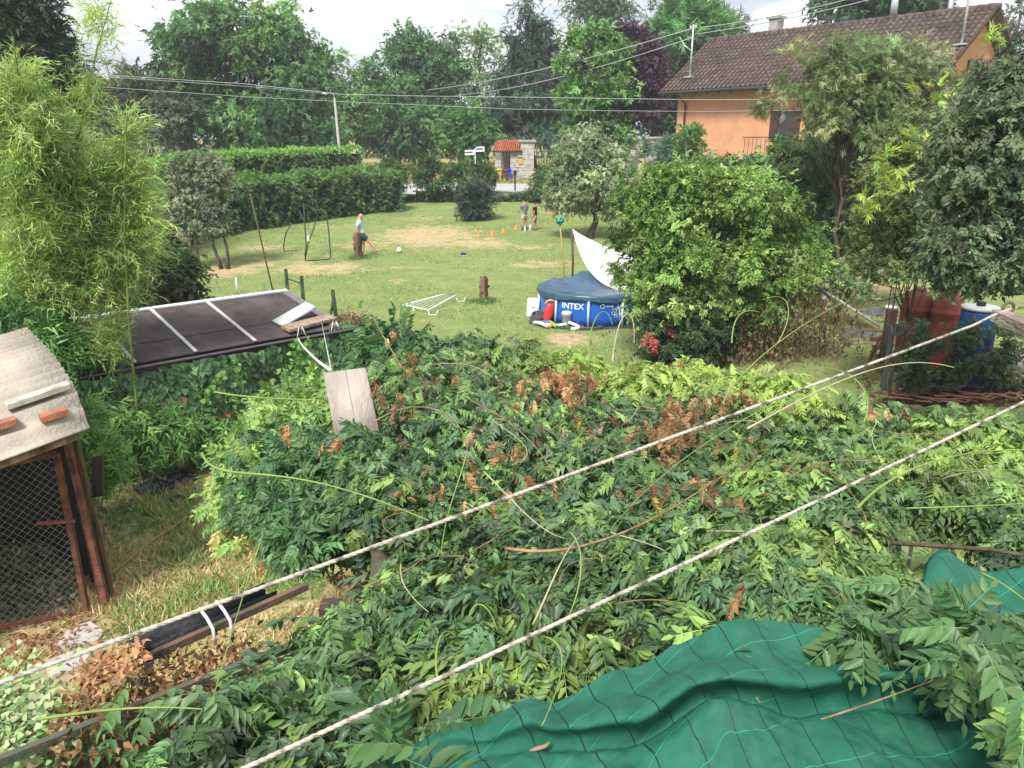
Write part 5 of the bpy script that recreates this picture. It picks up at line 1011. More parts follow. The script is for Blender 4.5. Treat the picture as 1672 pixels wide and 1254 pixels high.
cl = Cloud(); N = 1500; c = hit(290, 800); p = c + rng.normal(size=(N, 3)) * [.7, .5, 0]; p[:, 2] = gz(p[:, 0], p[:, 1]) + .04 * rng.random(N); cl.add([L4, LN], p, unit(N) + [0, 0, .1], unit(N) * .4 + [0, 0, 1], .1, pal([(.3, .16, .08), (.22, .15, .09), (.38, .25, .14), (.45, .42, .36)], N, .2))
c = hit(60, 1050); p = c + rng.normal(size=(500, 3)) * [.5, .3, 0]; p[:, 2] = .03; cl.add(L4, p, unit(500), unit(500) * .4 + [0, 0, 1], .07, pal([(.25, .13, .07)], 500)); tag(cl.build('leaf_litter', DRYLEAF, None, 'stuff'), 'dry brown leaf litter around the black bags', 'litter')
for (x0, y0, x1, y1, lb) in ((160, 965, 320, 845, 'long yellow dry reed lying across the yard grass'), (330, 825, 360, 840, 'short grey twig near the wisteria foot'), (322, 893, 375, 912, 'grey fallen twig below the wisteria edge'), (20, 1045, 60, 1050, 'rusty iron strip on the ground by the coop')):
    one('fallen_stick', MB().tube([hit(x0, y0, .05), (hit(x0, y0) + hit(x1, y1)) / 2 + UP * .12, hit(x1, y1, .06)], .012, 5), mat('reed', (.38, .28, .12), .8), lb, 'stick')
# ------------------------------------------------------------------ bamboo
m_culm = mat('bamboo_culm', (.16, .21, .05), .4, .4, var=.3, scale=3, bump=.05); NT1 = Tpl([(0, -.05, 0), (.2, .075, .01), (1, 0, -.18)], [(0, 1, 2)]); SPRL = [spray(NT1, 11, .32, .108, seed=50 + i, spread=1.0, droop=.1) for i in range(5)]
BC = [(.19, .28, .065), (.24, .34, .09), (.14, .22, .05), (.29, .38, .12)]
def culm(label, base_px, pts_px, r0, fol, n, bend=True):
    b = hit(*base_px); Y0 = b[1]; pts = [b] + [at(x, y, Y0 + dy) for x, y, dy in pts_px]; g = thing('bamboo', label, 'bamboo', b, 'bamboo stems between coop and shed')
    L = []
    for i in range(len(pts) - 1):
        for k in range(5): L.append(pts[i] * (1 - k / 5) + pts[i + 1] * k / 5)
    L.append(pts[-1]); mb = MB(); mb.tube(L, [r0 * (1 - .75 * i / (len(L) - 1)) for i in range(len(L))], 8)
    for i in range(2, len(L), 2):
        r_ = r0 * (1 - .75 * i / len(L)) * 1.25; dv = nrm(L[i] - L[i - 1]); mb.tube([L[i] - dv * .008, L[i] + dv * .008], r_, 8)
    cl = Cloud(); tw = MB()
    for (x, y, rx, ry, dy, m_) in fol:
        c = at(x, y, Y0 + dy + .45); s = pxs(Y0); ns = int(n * m_ * .8)
        base_i = [p for p in L if abs(p[2] - c[2]) < ry * s * 1.3] or L[-4:]
        for _ in range(max(3, ns // 26)):
            e_ = c + unit(1)[0] * rng.uniform(.3, 1.0) * np.array([rx * s, rx * s * .8, ry * s]); st = base_i[rng.integers(0, len(base_i))]; md = (st + e_) / 2 + UP * .12
            bz = bez([st, md, e_], 7); tw.tube(bz, [.006, .005, .005, .004, .003, .003, .002], 4, False)
            k = 30; t_ = rng.uniform(.35, 1.02, k); pp = np.array([bz[min(6, int(q * 6))] * (1 - (q * 6 % 1)) + bz[min(6, int(q * 6) + 1)] * (q * 6 % 1) for q in np.clip(t_, 0, .99)]) + rng.normal(size=(k, 3)) * .07
            dr = nrm(e_ - st) * .7 + unit(k) * .8 + [0, 0, .15]; cl.add(SPRL, pp, dr, unit(k) * .6 + [0, 0, 1], rng.uniform(.75, 1.4, k), pal(BC, 1, .15)[0] * (1 + .15 * rng.normal(size=(k, 1))))
    mb.build('culm', m_culm, g); tw.build('twigs', m_culm, g); cl.build('foliage', LEAF, g, 'stuff')
F = lambda *a: [tuple(q) for q in a]
culm('thick bamboo stem rising beside the corrugated roof', (150, 788), [(135, 640, 0), (105, 500, 0), (70, 330, -.2), (40, 180, -.5), (20, 60, -.8)], .034, F((60, 330, 90, 80, -.6, 1.2), (60, 430, 80, 60, -.4, 1.0), (50, 230, 70, 70, -.9, 1), (120, 470, 80, 50, -.2, .9), (20, 150, 40, 30, -1, .25), (235, 330, 34, 40, -.2, .4), (225, 400, 50, 34, -.2, .5)), 1000)
culm('slim straight bamboo stem right of the other stems', (236, 795), [(222, 650, 0), (210, 520, 0), (203, 380, 0), (205, 250, 0), (207, 185, 0)], .024, F((190, 430, 60, 60, 0, .7), (200, 300, 40, 60, 0, .35), (215, 360, 60, 40, 0, .35), (160, 560, 60, 40, -.2, .45), (215, 215, 30, 20, 0, .1)), 900)
culm('slim bamboo stem between the thick and the straight stem', (186, 792), [(170, 690, 0), (155, 600, 0), (145, 450, 0), (120, 300, -.2), (140, 150, -.2), (180, 5, -.3)], .024, F((120, 380, 70, 70, -.2, 1), (110, 290, 60, 60, -.3, .8), (140, 130, 26, 60, -.3, .05), (168, 40, 20, 40, -.3, .03), (180, 470, 60, 50, 0, .6)), 900)
culm('bamboo stem hidden inside the left foliage', (20, 720), [(10, 500, 0), (0, 300, 0), (-20, 100, -.3)], .03, F((20, 500, 80, 60, .2, 1.2), (-10, 380, 80, 80, .2, 1), (0, 260, 80, 80, .1, 1), (40, 180, 50, 50, .1, .5), (-20, 130, 40, 40, -.2, .2)), 1000)
culm('bamboo stem behind the thick stem', (90, 700), [(90, 560, .4), (100, 400, .4), (90, 250, .4), (100, 140, .4)], .024, F((120, 300, 90, 70, .8, 1.2), (190, 340, 60, 50, .8, .7), (90, 380, 100, 60, .9, 1.2), (170, 420, 90, 50, .8, .9), (70, 480, 100, 50, .6, 1), (210, 300, 50, 40, .8, .35), (90, 220, 60, 50, .6, .6)), 1100)
culm('low bamboo shoots above the shed roof', (60, 640), [(80, 560, .8), (140, 480, 1.0), (200, 420, 1.2)], .018, F((150, 500, 90, 40, .6, .9), (210, 470, 50, 40, .6, .35), (60, 530, 70, 30, .6, .8), (240, 380, 50, 30, .8, .4), (250, 300, 30, 30, .8, .15), (130, 590, 60, 40, -.1, .5), (160, 640, 40, 60, -.2, .5)), 1000)
culm('low bamboo foliage at the foot of the culms', (190, 740), [(160, 700, 0), (150, 640, .1)], .014, F((150, 660, 50, 60, .1, .8), (250, 640, 50, 40, .4, .3)), 900)
# broad leaved dwarf bamboo at the shed foot
LB = Tpl([(0, 0, 0), (.3, -.1, .02), (1, 0, -.2), (.3, .1, .02), (.45, 0, -.02)], [(0, 1, 4), (1, 2, 4), (4, 2, 3), (0, 4, 3)]); SB = [spray(LB, 7, .22, .15, seed=70 + i, spread=1.1, droop=.5) for i in range(4)]
def dwarf(label, blobs, n, sc, cols):
    g = thing('dwarf_bamboo', label, 'bamboo', hit(blobs[0][0], blobs[0][1] + 40), 'broad leaved bamboo thicket'); cl = Cloud()
    for x, y, rx, ry, Y_ in blobs:
        s = pxs(Y_); c = at(x, y, Y_); crown(cl, [(*c, rx * s, .2, ry * s)], 24, n, .12, SB, sc, cols, droop=.3, inner=.3)
    cl.build('foliage', LEAF, g, 'stuff')
dwarf('dense broad leaved bamboo thicket below the ivy wall', [(250, 700, 56, 26, 10.85), (330, 715, 52, 20, 11.5), (185, 700, 44, 32, 10.65), (400, 732, 45, 16, 12.0)], 520, 1.0, [(.09, .19, .045), (.13, .25, .06), (.06, .14, .035)])
dwarf('light green bamboo tuft beside the coop corner', [(160, 755, 30, 36, 9.0), (140, 710, 26, 40, 9.2)], 380, .8, [(.1, .21, .045), (.14, .27, .06)])
dwarf('leafy bamboo mound above the coop roof at the left', [(20, 540, 60, 40, 10.4), (80, 560, 40, 20, 10.4)], 520, 1.0, [(.07, .17, .04), (.1, .22, .05)])
# ------------------------------------------------------------------ right yard
m_terra = mat('barrel_terracotta', (.25, .06, .042), .5, .35, var=.1, scale=2); m_bb = mat('barrel_blue', (.01, .07, .19), .5, .35, var=.12, scale=2)
def barrel(px, pyt, w_px, Y_, m, label, dome):
    s = pxs(Y_, 500); r_ = w_px * s / 2; t_ = at(px, pyt, Y_); zb = float(gz(t_[0], Y_)) - .02; H = t_[2] - zb; c = np.array([t_[0], Y_, zb]); g = thing('barrel', label, 'barrel', c)
    if dome: prof = [(r_ * .85, 0), (r_ * .95, .05), (r_, H - .9), (r_ * 1.03, H - .87), (r_ * 1.03, H - .83), (r_, H - .8), (r_, H - .42), (r_ * 1.05, H - .40), (r_ * 1.05, H - .35), (r_ * .99, H - .33), (r_ * .98, H - .27), (r_ * .93, H - .18), (r_ * .8, H - .09), (r_ * .6, H - .03), (r_ * .42, H)]
    else: prof = [(r_ * .92, 0), (r_ * .96, .03), (r_ * .96, H * .3), (r_, H * .33), (r_, H * .36), (r_ * .96, H * .39), (r_ * .97, H * .7), (r_ * .93, H * .93), (r_ * .9, H)]
    o = MB().lathe(c, prof, 32).build('shell', m, g)
    if dome: MB().lathe(c + UP * (H - .01), [(r_ * .42, 0), (r_ * .42, .05), (r_ * .36, .07)], 24).build('lid', m, g)
    else: MB().lathe(c + UP * (H - .02), [(r_ * .98, 0), (r_ * .98, .05), (r_ * .9, .06)], 32).build('lid', mat('lid_grey', (.5, .52, .53), .5), g); MB().box(c + UP * (H + .07), .12, .1, .1).build('tap', m_iron, g)
barrel(1502, 474, 48, 15.4, m_terra, 'terracotta coloured water barrel standing left of its twin', True); barrel(1553, 478, 48, 15.0, m_terra, 'terracotta coloured water barrel next to the blue drum', True)
barrel(1601, 503, 58, 14.0, m_bb, 'blue plastic drum with grey lid by the dark tree', False)
c = at(1458, 608, 13.85); c[2] = gz(c[0], 13.85); g = thing('metal_stand', 'grey metal angle frame stand in front of the barrels', 'stand', c); m_ms = mat('stand_grey', (.12, .13, .13), .6, .4, .3)
Yq = c[1]; s = pxs(Yq, 560); zt = float(at(1460, 545, Yq)[2]); zb = c[2]; X0 = at(1456, 545, Yq)[0]; X1 = at(1496, 545, Yq)[0]
cs = [np.array([X0, Yq, 0]), np.array([X1, Yq - .12, 0]), np.array([X1 + .32, Yq + .55, 0]), np.array([X0 + .3, Yq + .65, 0])]
for p in cs: MB().bar(p + UP * zb, p + UP * zt, .05, .05, (0, 1, 0)).build('leg', m_ms, g)
for z in (zt, zb + (zt - zb) * .45):
    for i in range(4): MB().bar(cs[i] + UP * z, cs[(i + 1) % 4] + UP * z, .04, .05).build('rail', m_ms, g)
MB().bar((cs[0] + cs[1]) / 2 + UP * zt, (cs[2] + cs[3]) / 2 + UP * zt, .03, .04).build('rail', m_ms, g)
for k, (x0, y0, x1, y1) in enumerate(((1420, 590, 1448, 545), (1432, 592, 1455, 520), (1415, 600, 1438, 548), (1443, 598, 1460, 490))):
    one('leaning_stick', MB().tube([hit(x0, y0), at(x1, y1, hit(x0, y0)[1] + .5)], .02, 6), mat('dark_pole', None), ['shortest', 'second', 'leftmost', 'tallest'][k] + ' thin stick leaning left of the metal stand', 'stick', 'sticks leaning at the stand')
for k, (x, y) in enumerate(((1432, 553), (1436, 567), (1440, 582))): one('brick', MB().box(at(x, y, 16.6), .26, .14, .09), m_brk, ['top', 'middle', 'lowest'][k] + ' brick of the small pile left of the stand', 'brick', 'bricks piled left of the stand')
q = at(1457, 505, 16.0); one('timber_stump_post', MB().tube([(q[0], 16, gz(q[0], 16)), q], .12, 10), m_st, 'short thick timber post left of the terracotta barrels', 'post')
for px_, lb in ((1460, 'left'), (1468, 'right')): t_ = at(px_, 440, 16.2); one('iron_rod', MB().tube([(t_[0], 16.2, gz(t_[0], 16.2)), t_], .012, 5), m_iron, lb + ' thin iron rod rising by the timber post', 'rod')
c = hit(1343, 578); g = thing('garden_post', 'old wooden post with white cap beside the path', 'post', c); t_ = at(1344, 487, c[1]); t_ = np.array([t_[0], c[1], t_[2]]); MB().tube([c, t_], [.085, .075], 10).build('post', m_st, g); MB().lathe(t_ - UP * .03, [(.09, 0), (.1, .05), (.05, .1)], 12).build('cap', m_plw, g)
one('long_pole', MB().tube([at(1332, 467, c[1] + .1), at(1437, 533, 16.8)], .03, 7), mat('pole_pale', (.35, .3, .24), .8), 'long grey pole slanting from the capped post to the stand', 'pole')
m_tp = mat('tarp_grey', (.10, .115, .13), .4, .5, var=.3, scale=5)
for x, y, rx, ry_, rz, lb in ((1440, 515, .6, .5, .16, 'crumpled grey tarpaulin heap left of the barrels'), (1405, 548, .5, .3, .06, 'flat dark tarpaulin strip on the path'), (1385, 540, .4, .25, .05, 'small dark tarpaulin piece on the path')): lump(x, y, rx, ry_, rz, lb, m_tp, 'tarpaulin', 'tarp')
lump(1452, 507, .22, .18, .12, 'white plastic sheet lump on the grey tarpaulin', m_plw, 'plastic_sheet', 'sheet')
p = hit(1513, 627); g = thing('push_broom', 'yellow handled broom with black head lying on the soil', 'broom', p); MB().box(p + UP * .06, .16, .3, .12).build('head', m_iron, g, .01); MB().tube([p + UP * .08, hit(1580, 626, .1), hit(1640, 606, .25)], .022, 6).build('handle', mat('broom_yellow', (.45, .3, .06), .6), g)
for k, (x0, y0, x1, y1, lb) in enumerate(((1600, 625, 1650, 622, 'pale thick log lying at the right yard edge'), (1625, 632, 1690, 640, 'orange brown sawn timber at the right yard edge'))): one('log', MB().tube([hit(x0, y0, .1), hit(x1, y1, .1)], .11, 9), [m_st, mat('sawn', (.35, .17, .09), .9)][k], lb, 'log')
c = hit(1650, 615); one('sand_bag', MB().lathe(c, [(.25, 0), (.3, .1), (.28, .35), (.15, .48), (.03, .5)], 16), mat('sack', (.35, .32, .27), .9, var=.2), 'pale lumpy sack standing at the right yard edge', 'sack')
one('yellow_stick', MB().tube([hit(1632, 640, .05), hit(1648, 604, .5)], .025, 6), mat('broom_yellow', None), 'short yellow stick leaning on the pale sack', 'stick')
mb = MB(); c = hit(1560, 654)
for k in range(7): mb.tube([c + np.array([(.75 + .12 * rng.normal()) * math.cos(t) + .2 * k - .5, (.35 + .08 * rng.normal()) * math.sin(t), .04 + .02 * k]) for t in np.linspace(rng.uniform(0, 2), 5.5 + rng.uniform(0, 1), 24)], .018, 5)
one('garden_hose', mb, mat('hose_orange', (.33, .17, .11), .6, .3), 'tangled reddish garden hose on the brown soil', 'hose')
cl = Cloud(); N = 2600; x = rng.uniform(1400, 1680, N); y = rng.uniform(600, 668, N); p = np.array([hit(a, b, .02) for a, b in zip(x[:900], y[:900])]); cl.add([L4, LN], p, unit(900) + [0, 0, .1], unit(900) * .4 + [0, 0, 1], .13, pal([(.2, .11, .06), (.12, .08, .05), (.3, .22, .15)], 900, .2)); tag(cl.build('soil_litter', DRYLEAF, None, 'stuff'), 'bark chips and dead leaves on the brown soil', 'litter')
# ------------------------------------------------------------------ pergola rails, ropes, beam
m_rail = mat('pergola_green', (.04, .075, .055), .6, .3, var=.5, scale=7, dark=(.12, .06, .035)); m_rail2 = mat('rail_rusty', (.15, .085, .06), .85, .2, var=.4, scale=8, dark=(.06, .065, .05)); m_blk = mat('gutter_black', (.012, .012, .014), .6, .3, var=.2)
ZR = 3.2
perg = thing('pergola', 'rusty green metal pergola frame carrying the wisteria', 'pergola', (-1.2, 2.0, 0))
def rail(x0, y0, x1, y1, e0, e1, m=m_rail, w=.024, h=.03, z=ZR, nm='rail'):
    p, q = atz(x0, y0, z), atz(x1, y1, z); d = nrm(q - p); MB().bar(p - d * e0, q + d * e1, w, h).build(nm, m, perg); return p, q, d
ra = rail(165, 1108, 392, 1006, .05, .3, m_rail2); rb = rail(0, 1243, 400, 1085, .8, .3); rc = rail(290, 1250, 400, 1195, .6, .2); rdd = rail(790, 1150, 962, 1072, .6, .2, z=3.3)
rail(640, 1010, 1000, 700, .1, .3, z=3.0); rail(1100, 800, 1400, 770, .4, .2, z=2.9)
for (x, y) in ((-.75, 2.75), (-1.0, 5.6), (2.9, 5.2), (3.4, 2.6), (-.35, 3.3)): MB().bar((x, y, 0), (x, y, ZR - .03), .08, .08, (0, 1, 0)).build('post', mat('dark_timber', None), perg)
# gutter: open black channel beside rail a
p, q, d = ra; nd = nrm(np.cross(UP, d)); p0 = atz(215, 1066, ZR + .0); q0 = p0 + d * .56
g = thing('black_gutter', 'open black plastic gutter tied along the rusty rail', 'gutter', p0)
prof = [(-.05, .06), (-.05, 0), (.05, 0), (.05, .05)]
P = np.array([[a + nd * x + UP * (z - .03) for x, z in prof] for a in (p0, q0)]); MB().grid(P, .004).build('channel', m_blk, g)
P = np.array([p0 + nd * x + UP * (z - .03) for x, z in prof]); MB().add(list(P), [(0, 1, 2, 3)]).build('end_cap', m_blk, g)
for u in (.02, .27, .34): c = p0 + d * u - nd * .04; MB().tube([c + nd * .06 + UP * .05, c + UP * .035, c - nd * .045 + UP * .01, c - nd * .05 - UP * .06], .006 if u < .1 else .007, 5).build('cable_tie', m_iron if u < .1 else m_plw, g)
c = p0 + d * .02 - nd * .1; MB().obox(c - UP * .02, d, nd, UP, .03, .004, .035).build('tie_tag', m_steel, g)
# ropes
def rope_mat():
    m = bpy.data.materials.new('rope'); m.use_nodes = True; n = m.node_tree.nodes; l = m.node_tree.links; p = n['Principled BSDF']; p.inputs['Roughness'].default_value = .8; p.inputs['Specular IOR Level'].default_value = .2
    tc = n.new('ShaderNodeTexCoord'); no = n.new('ShaderNodeTexNoise'); no.inputs['Scale'].default_value = 26; no.inputs['Detail'].default_value = 5; l.new(tc.outputs['Object'], no.inputs['Vector'])
    r_ = n.new('ShaderNodeValToRGB'); r_.color_ramp.elements[0].position = .36; r_.color_ramp.elements[0].color = (.13, .11, .085, 1); r_.color_ramp.elements[1].position = .5; r_.color_ramp.elements[1].color = (.47, .43, .37, 1); l.new(no.outputs['Fac'], r_.inputs['Fac']); l.new(r_.outputs['Color'], p.inputs['Base Color']); return m
m_rope = rope_mat()
def rope(name, pts, r_, label, strands=3):
    g = thing(name, label, 'rope', pts[0]); pts = [np.asarray(p, float) for p in pts]; L = sum(np.linalg.norm(pts[i + 1] - pts[i]) for i in range(len(pts) - 1)); n = int(L / .006); dense = []
    seg = np.array([np.linalg.norm(pts[i + 1] - pts[i]) for i in range(len(pts) - 1)]); cum = np.r_[0, np.cumsum(seg)]
    for u in np.linspace(0, L, n): i = min(len(seg) - 1, np.searchsorted(cum, u, 'right') - 1); f = (u - cum[i]) / seg[i]; dense.append(pts[i] * (1 - f) + pts[i + 1] * f)
    dense = np.array(dense); dr = np.gradient(dense, axis=0); dr /= np.linalg.norm(dr, axis=1, keepdims=True); a = np.cross(dr, UP); a /= np.linalg.norm(a, axis=1, keepdims=True); b = np.cross(dr, a)
    for s_ in range(strands):
        ph = 2 * math.pi * s_ / strands + np.arange(n) * .006 / .05 * 2 * math.pi; c = dense + (a * np.cos(ph)[:, None] + b * np.sin(ph)[:, None]) * r_ * .42
        MB().tube(list(c), r_ * .62, 6).build('strand', m_rope, g)
    return g
hk = att(1646, 505, 3.02)
def sagl(p, q, s_, n=14): return [p * (1 - u) + q * u - UP * 4 * s_ * u * (1 - u) for u in np.linspace(0, 1, n)]
pA = att(-80, 1144, 1.5); pB = att(1590, 531, 2.9)
rope('clothes_line', sagl(pA, pB, .004) + [att(1618, 517, 2.97), att(1640, 508, 3.01), att(1655, 504, 3.03), att(1700, 497, 3.1)], .0052, 'upper twisted cream clothes line running to the iron ring')
rope('clothes_line', sagl(att(370, 1268, 1.45), att(1730, 628, 2.62), .008), .0050, 'lower twisted cream clothes line nearest the green cloth')
m_beam = mat('beam_wood', (.34, .29, .24), .9, .12, var=.3, scale=6, bump=.4, stretch=(1, 1, 3)); e0 = att(1628, 514, 3.05); e1 = att(1720, 556, 2.75)
g = thing('timber_beam', 'weathered grey timber arm with an iron ring at the right edge', 'beam', e0); MB().bar(e0, e1, .055, .05).build('beam', m_beam, g, .004)
t3 = [hk + np.array([.021 * math.cos(t), 0, .021 * math.sin(t)]) + UP * .006 for t in np.linspace(0, 2 * math.pi, 19)]; MB().tube(t3, .006, 8).build('ring', mat('ring_rust', (.22, .15, .11), .8, .3, .4, var=.3), g); MB().box(hk - UP * .02, .045, .03, .008).build('ring_plate', mat('ring_rust', None), g)

# ------------------------------------------------------------------ green shade cloth
def cloth_mat():
    m = bpy.data.materials.new('shade_net'); m.use_nodes = True; n = m.node_tree.nodes; l = m.node_tree.links; p = n['Principled BSDF']; p.inputs['Roughness'].default_value = .6; p.inputs['Specular IOR Level'].default_value = .3
    uv = n.new('ShaderNodeAttribute'); uv.attribute_name = 'clothuv'; sp = n.new('ShaderNodeSeparateXYZ'); l.new(uv.outputs['Vector'], sp.inputs[0])
    def line(out, per, w, off=0.0):
        a = n.new('ShaderNodeMath'); a.operation = 'ADD'; l.new(out, a.inputs[0]); a.inputs[1].default_value = off
        b = n.new('ShaderNodeMath'); b.operation = 'PINGPONG'; l.new(a.outputs[0], b.inputs[0]); b.inputs[1].default_value = per / 2
        c = n.new('ShaderNodeMath'); c.operation = 'LESS_THAN'; l.new(b.outputs[0], c.inputs[0]); c.inputs[1].default_value = w / 2; return c.outputs[0]
    no = n.new('ShaderNodeTexNoise'); no.inputs['Scale'].default_value = 9; no.inputs['Detail'].default_value = 8; no.inputs['Roughness'].default_value = .7; l.new(uv.outputs['Vector'], no.inputs['Vector'])
    r_ = n.new('ShaderNodeValToRGB'); r_.color_ramp.elements[0].position = .3; r_.color_ramp.elements[0].color = (.012, .118, .072, 1); r_.color_ramp.elements[1].position = .7; r_.color_ramp.elements[1].color = (.034, .178, .116, 1); l.new(no.outputs['Fac'], r_.inputs['Fac'])
    m1 = n.new('ShaderNodeMixRGB'); l.new(line(sp.outputs[0], .125, .0034), m1.inputs[0]); l.new(r_.outputs['Color'], m1.inputs[1]); m1.inputs[2].default_value = (.008, .018, .014, 1)
    m2 = n.new('ShaderNodeMixRGB'); l.new(line(sp.outputs[1], .17, .0024, .06), m2.inputs[0]); l.new(m1.outputs[0], m2.inputs[1]); m2.inputs[2].default_value = (.035, .33, .25, 1)
    l.new(m2.outputs[0], p.inputs['Base Color'])
    w = n.new('ShaderNodeTexWave'); w.inputs['Scale'].default_value = 110; w.inputs['Distortion'].default_value = 1.5; l.new(uv.outputs['Vector'], w.inputs['Vector'])
    w2 = n.new('ShaderNodeTexNoise'); w2.inputs['Scale'].default_value = 160; l.new(uv.outputs['Vector'], w2.inputs['Vector']); ad = n.new('ShaderNodeMath'); l.new(w.outputs['Fac'], ad.inputs[0]); l.new(w2.outputs['Fac'], ad.inputs[1])
    b = n.new('ShaderNodeBump'); b.inputs['Strength'].default_value = .6; b.inputs['Distance'].default_value = .003; l.new(ad.outputs[0], b.inputs['Height']); l.new(b.outputs['Normal'], p.inputs['Normal']); return m
m_net = cloth_mat()
def netcloth(name, P, UV, label, th=.0015):
    mb = MB(); mb.grid(P, th); o = mb.build(name, m_net); n_ = P.shape[0] * P.shape[1]; a = o.data.attributes.new('clothuv', 'FLOAT_VECTOR', 'POINT'); uvv = np.zeros((2 * n_, 3), np.float32); uvv[:n_, :2] = UV.reshape(-1, 2); uvv[n_:, :2] = UV.reshape(-1, 2); a.data.foreach_set('vector', uvv.ravel())
    return tag(o, label, 'cloth')
# s runs along the upper edge (left-front to right-back), n towards the camera side
EP = [atz(560, 1290, 3.44), atz(640, 1242, 3.47), atz(735, 1186, 3.47), atz(870, 1148, 3.49), atz(905, 1150, 3.46), atz(1000, 1098, 3.50), atz(1060, 1080, 3.48), atz(1185, 1016, 3.52), atz(1250, 1011, 3.52), atz(1300, 1020, 3.5), atz(1400, 1035, 3.45), atz(1560, 1050, 3.42), atz(1700, 1070, 3.42), atz(1780, 1080, 3.42)]
EP = np.array(EP); seg = np.r_[0, np.cumsum(np.linalg.norm(np.diff(EP, axis=0), axis=1))]
FE = [atz(470, 1420, 3.4), atz(1000, 1600, 3.4), atz(1500, 1650, 3.4), atz(1850, 1420, 3.4)]
ns, nn_ = 170, 130; P = np.zeros((ns, nn_, 3)); UV = np.zeros((ns, nn_, 2)); Sg = np.linspace(0, seg[-1], ns)
far_e = np.stack([np.interp(Sg, seg, EP[:, k]) for k in range(3)], 1); near_e = bez(FE, ns); 
ridge = np.stack([np.interp(np.linspace(0, 1, ns), [0, .2, .33, .45, .55, .75, 1], v) for v in ([.0, .02, .05, .16, .2, .22, .25],)], 0)[0]
for i in range(ns):
    L = np.linalg.norm(near_e[i] - far_e[i]); dn = (near_e[i] - far_e[i]) / L; s_ = Sg[i] / seg[-1]
    for j in range(nn_):
        v = (j / (nn_ - 1)) ** 1.25; dist = v * L; p = far_e[i] + dn * dist; x, y = p[0], p[1]
        # rolled fold along the upper part with a hollow below it
        r0 = np.interp(s_, [0, .12, .25, .38, .6, 1], [.02, .02, .06, .17, .2, .15]); amp = np.interp(s_, [0, .12, .25, .38, .6, 1], [.0, .015, .05, .085, .08, .035])
        q = (dist - r0) / .034; fold = amp * math.exp(-q * q); over = amp * 1.15 * math.exp(-((dist - r0 - .004) / .030) ** 2)
        hol = -.6 * amp * math.exp(-((dist - r0 - .075) / .035) ** 2)
        z = fold + hol
        z += .035 * math.sin((x * 1.0 + y * 2.3) * 4.2 + 1.0) * min(1, dist * 3) + .02 * math.sin((x * 2.2 - y * .7) * 6 + 2) * min(1, dist * 3) + .012 * mnoise.noise(Vector((x * 7, y * 7, 0))) * 2 + .006 * mnoise.noise(Vector((x * 30, y * 30, 3))) + .010 * abs(mnoise.noise(Vector(((x * .5 + y * .86) * 22, (x * .86 - y * .5) * 6, 5))))
        z += -.09 * math.exp(-(((x - .95) / .35) ** 2 + ((y - 1.62) / .25) ** 2)) + .05 * math.exp(-(((x - .25) / .16) ** 2 + ((y - 1.55) / .12) ** 2)) + .05 * math.exp(-(((x - 1.1) / .3) ** 2 + ((y - 1.38) / .06) ** 2))
        for (cx, cy, an, ln, wd, am) in ((.15, 1.45, .9, .22, .02, .014), (.22, 1.47, .85, .2, .018, .012), (.5, 1.7, .5, .2, .02, .012), (.7, 1.5, -.9, .25, .02, .012), (.35, 1.38, .7, .2, .015, .01)):
            a_ = (x - cx) * math.cos(an) + (y - cy) * math.sin(an); b_ = -(x - cx) * math.sin(an) + (y - cy) * math.cos(an); z += am * math.exp(-(a_ / ln) ** 2 - (b_ / wd) ** 2)
        P[i, j] = p + UP * z + dn * over * 1.1; UV[i, j] = (Sg[i], v * L)
dU = np.linalg.norm(np.diff(P, axis=1), axis=2); UV[:, 0, 1] = 0; UV[:, 1:, 1] = np.cumsum(dU, axis=1)
sk = (P[:, :, 0] - .2) * .12; v0 = UV[:, :, 1].copy(); s0 = UV[:, :, 0].copy(); UV[:, :, 0] = s0 - .42 * v0; UV[:, :, 1] = v0 + .38 * s0
netcloth('shade_cloth', P, UV, 'green woven shade netting sheet draped over the near pergola')
c0 = [atz(1515, 925, 3.3), atz(1560, 903, 3.38), atz(1640, 925, 3.36), atz(1760, 950, 3.3)]; c1 = [atz(1490, 1010, 3.3), atz(1580, 1020, 3.33), atz(1660, 1040, 3.25), atz(1770, 1050, 3.2)]
a_, b_ = bez(c0, 50), bez(c1, 50); P2 = np.array([[a_[i] * (1 - j / 29) + b_[i] * j / 29 + UP * (.05 * math.sin(i * .16 + 1 - j * .06) + .02 * math.sin(j * .25 + i * .1)) for j in range(30)] for i in range(50)])
netcloth('shade_cloth', P2, P2[:, :, :2] @ np.array([[.9, -.35], [.3, 1.0]]), 'smaller green netting piece showing between the leaves at right')
q = P[int(ns * .33), 60]; bst = min(((i, j) for i in range(0, ns, 2) for j in range(0, nn_, 2)), key=lambda ij: abs(836 + FPX * P[ij][0] / (P[ij][1] * math.cos(PITCH) - (P[ij][2] - CAMH) * math.sin(PITCH)) - 881) + abs(627 - FPX * (P[ij][1] * math.sin(PITCH) + (P[ij][2] - CAMH) * math.cos(PITCH)) / (P[ij][1] * math.cos(PITCH) - (P[ij][2] - CAMH) * math.sin(PITCH)) - 1227))
q = P[bst]; one('dry_pod', MB().tube([q + [-.028, -.006, .008], q + [-.01, -.004, .012], q + [.012, .002, .014], q + [.026, .01, .02]], [.003, .006, .006, .003], 8), mat('pod_brown', (.32, .2, .14), .7), 'curled brown seed pod lying on the green cloth', 'pod')

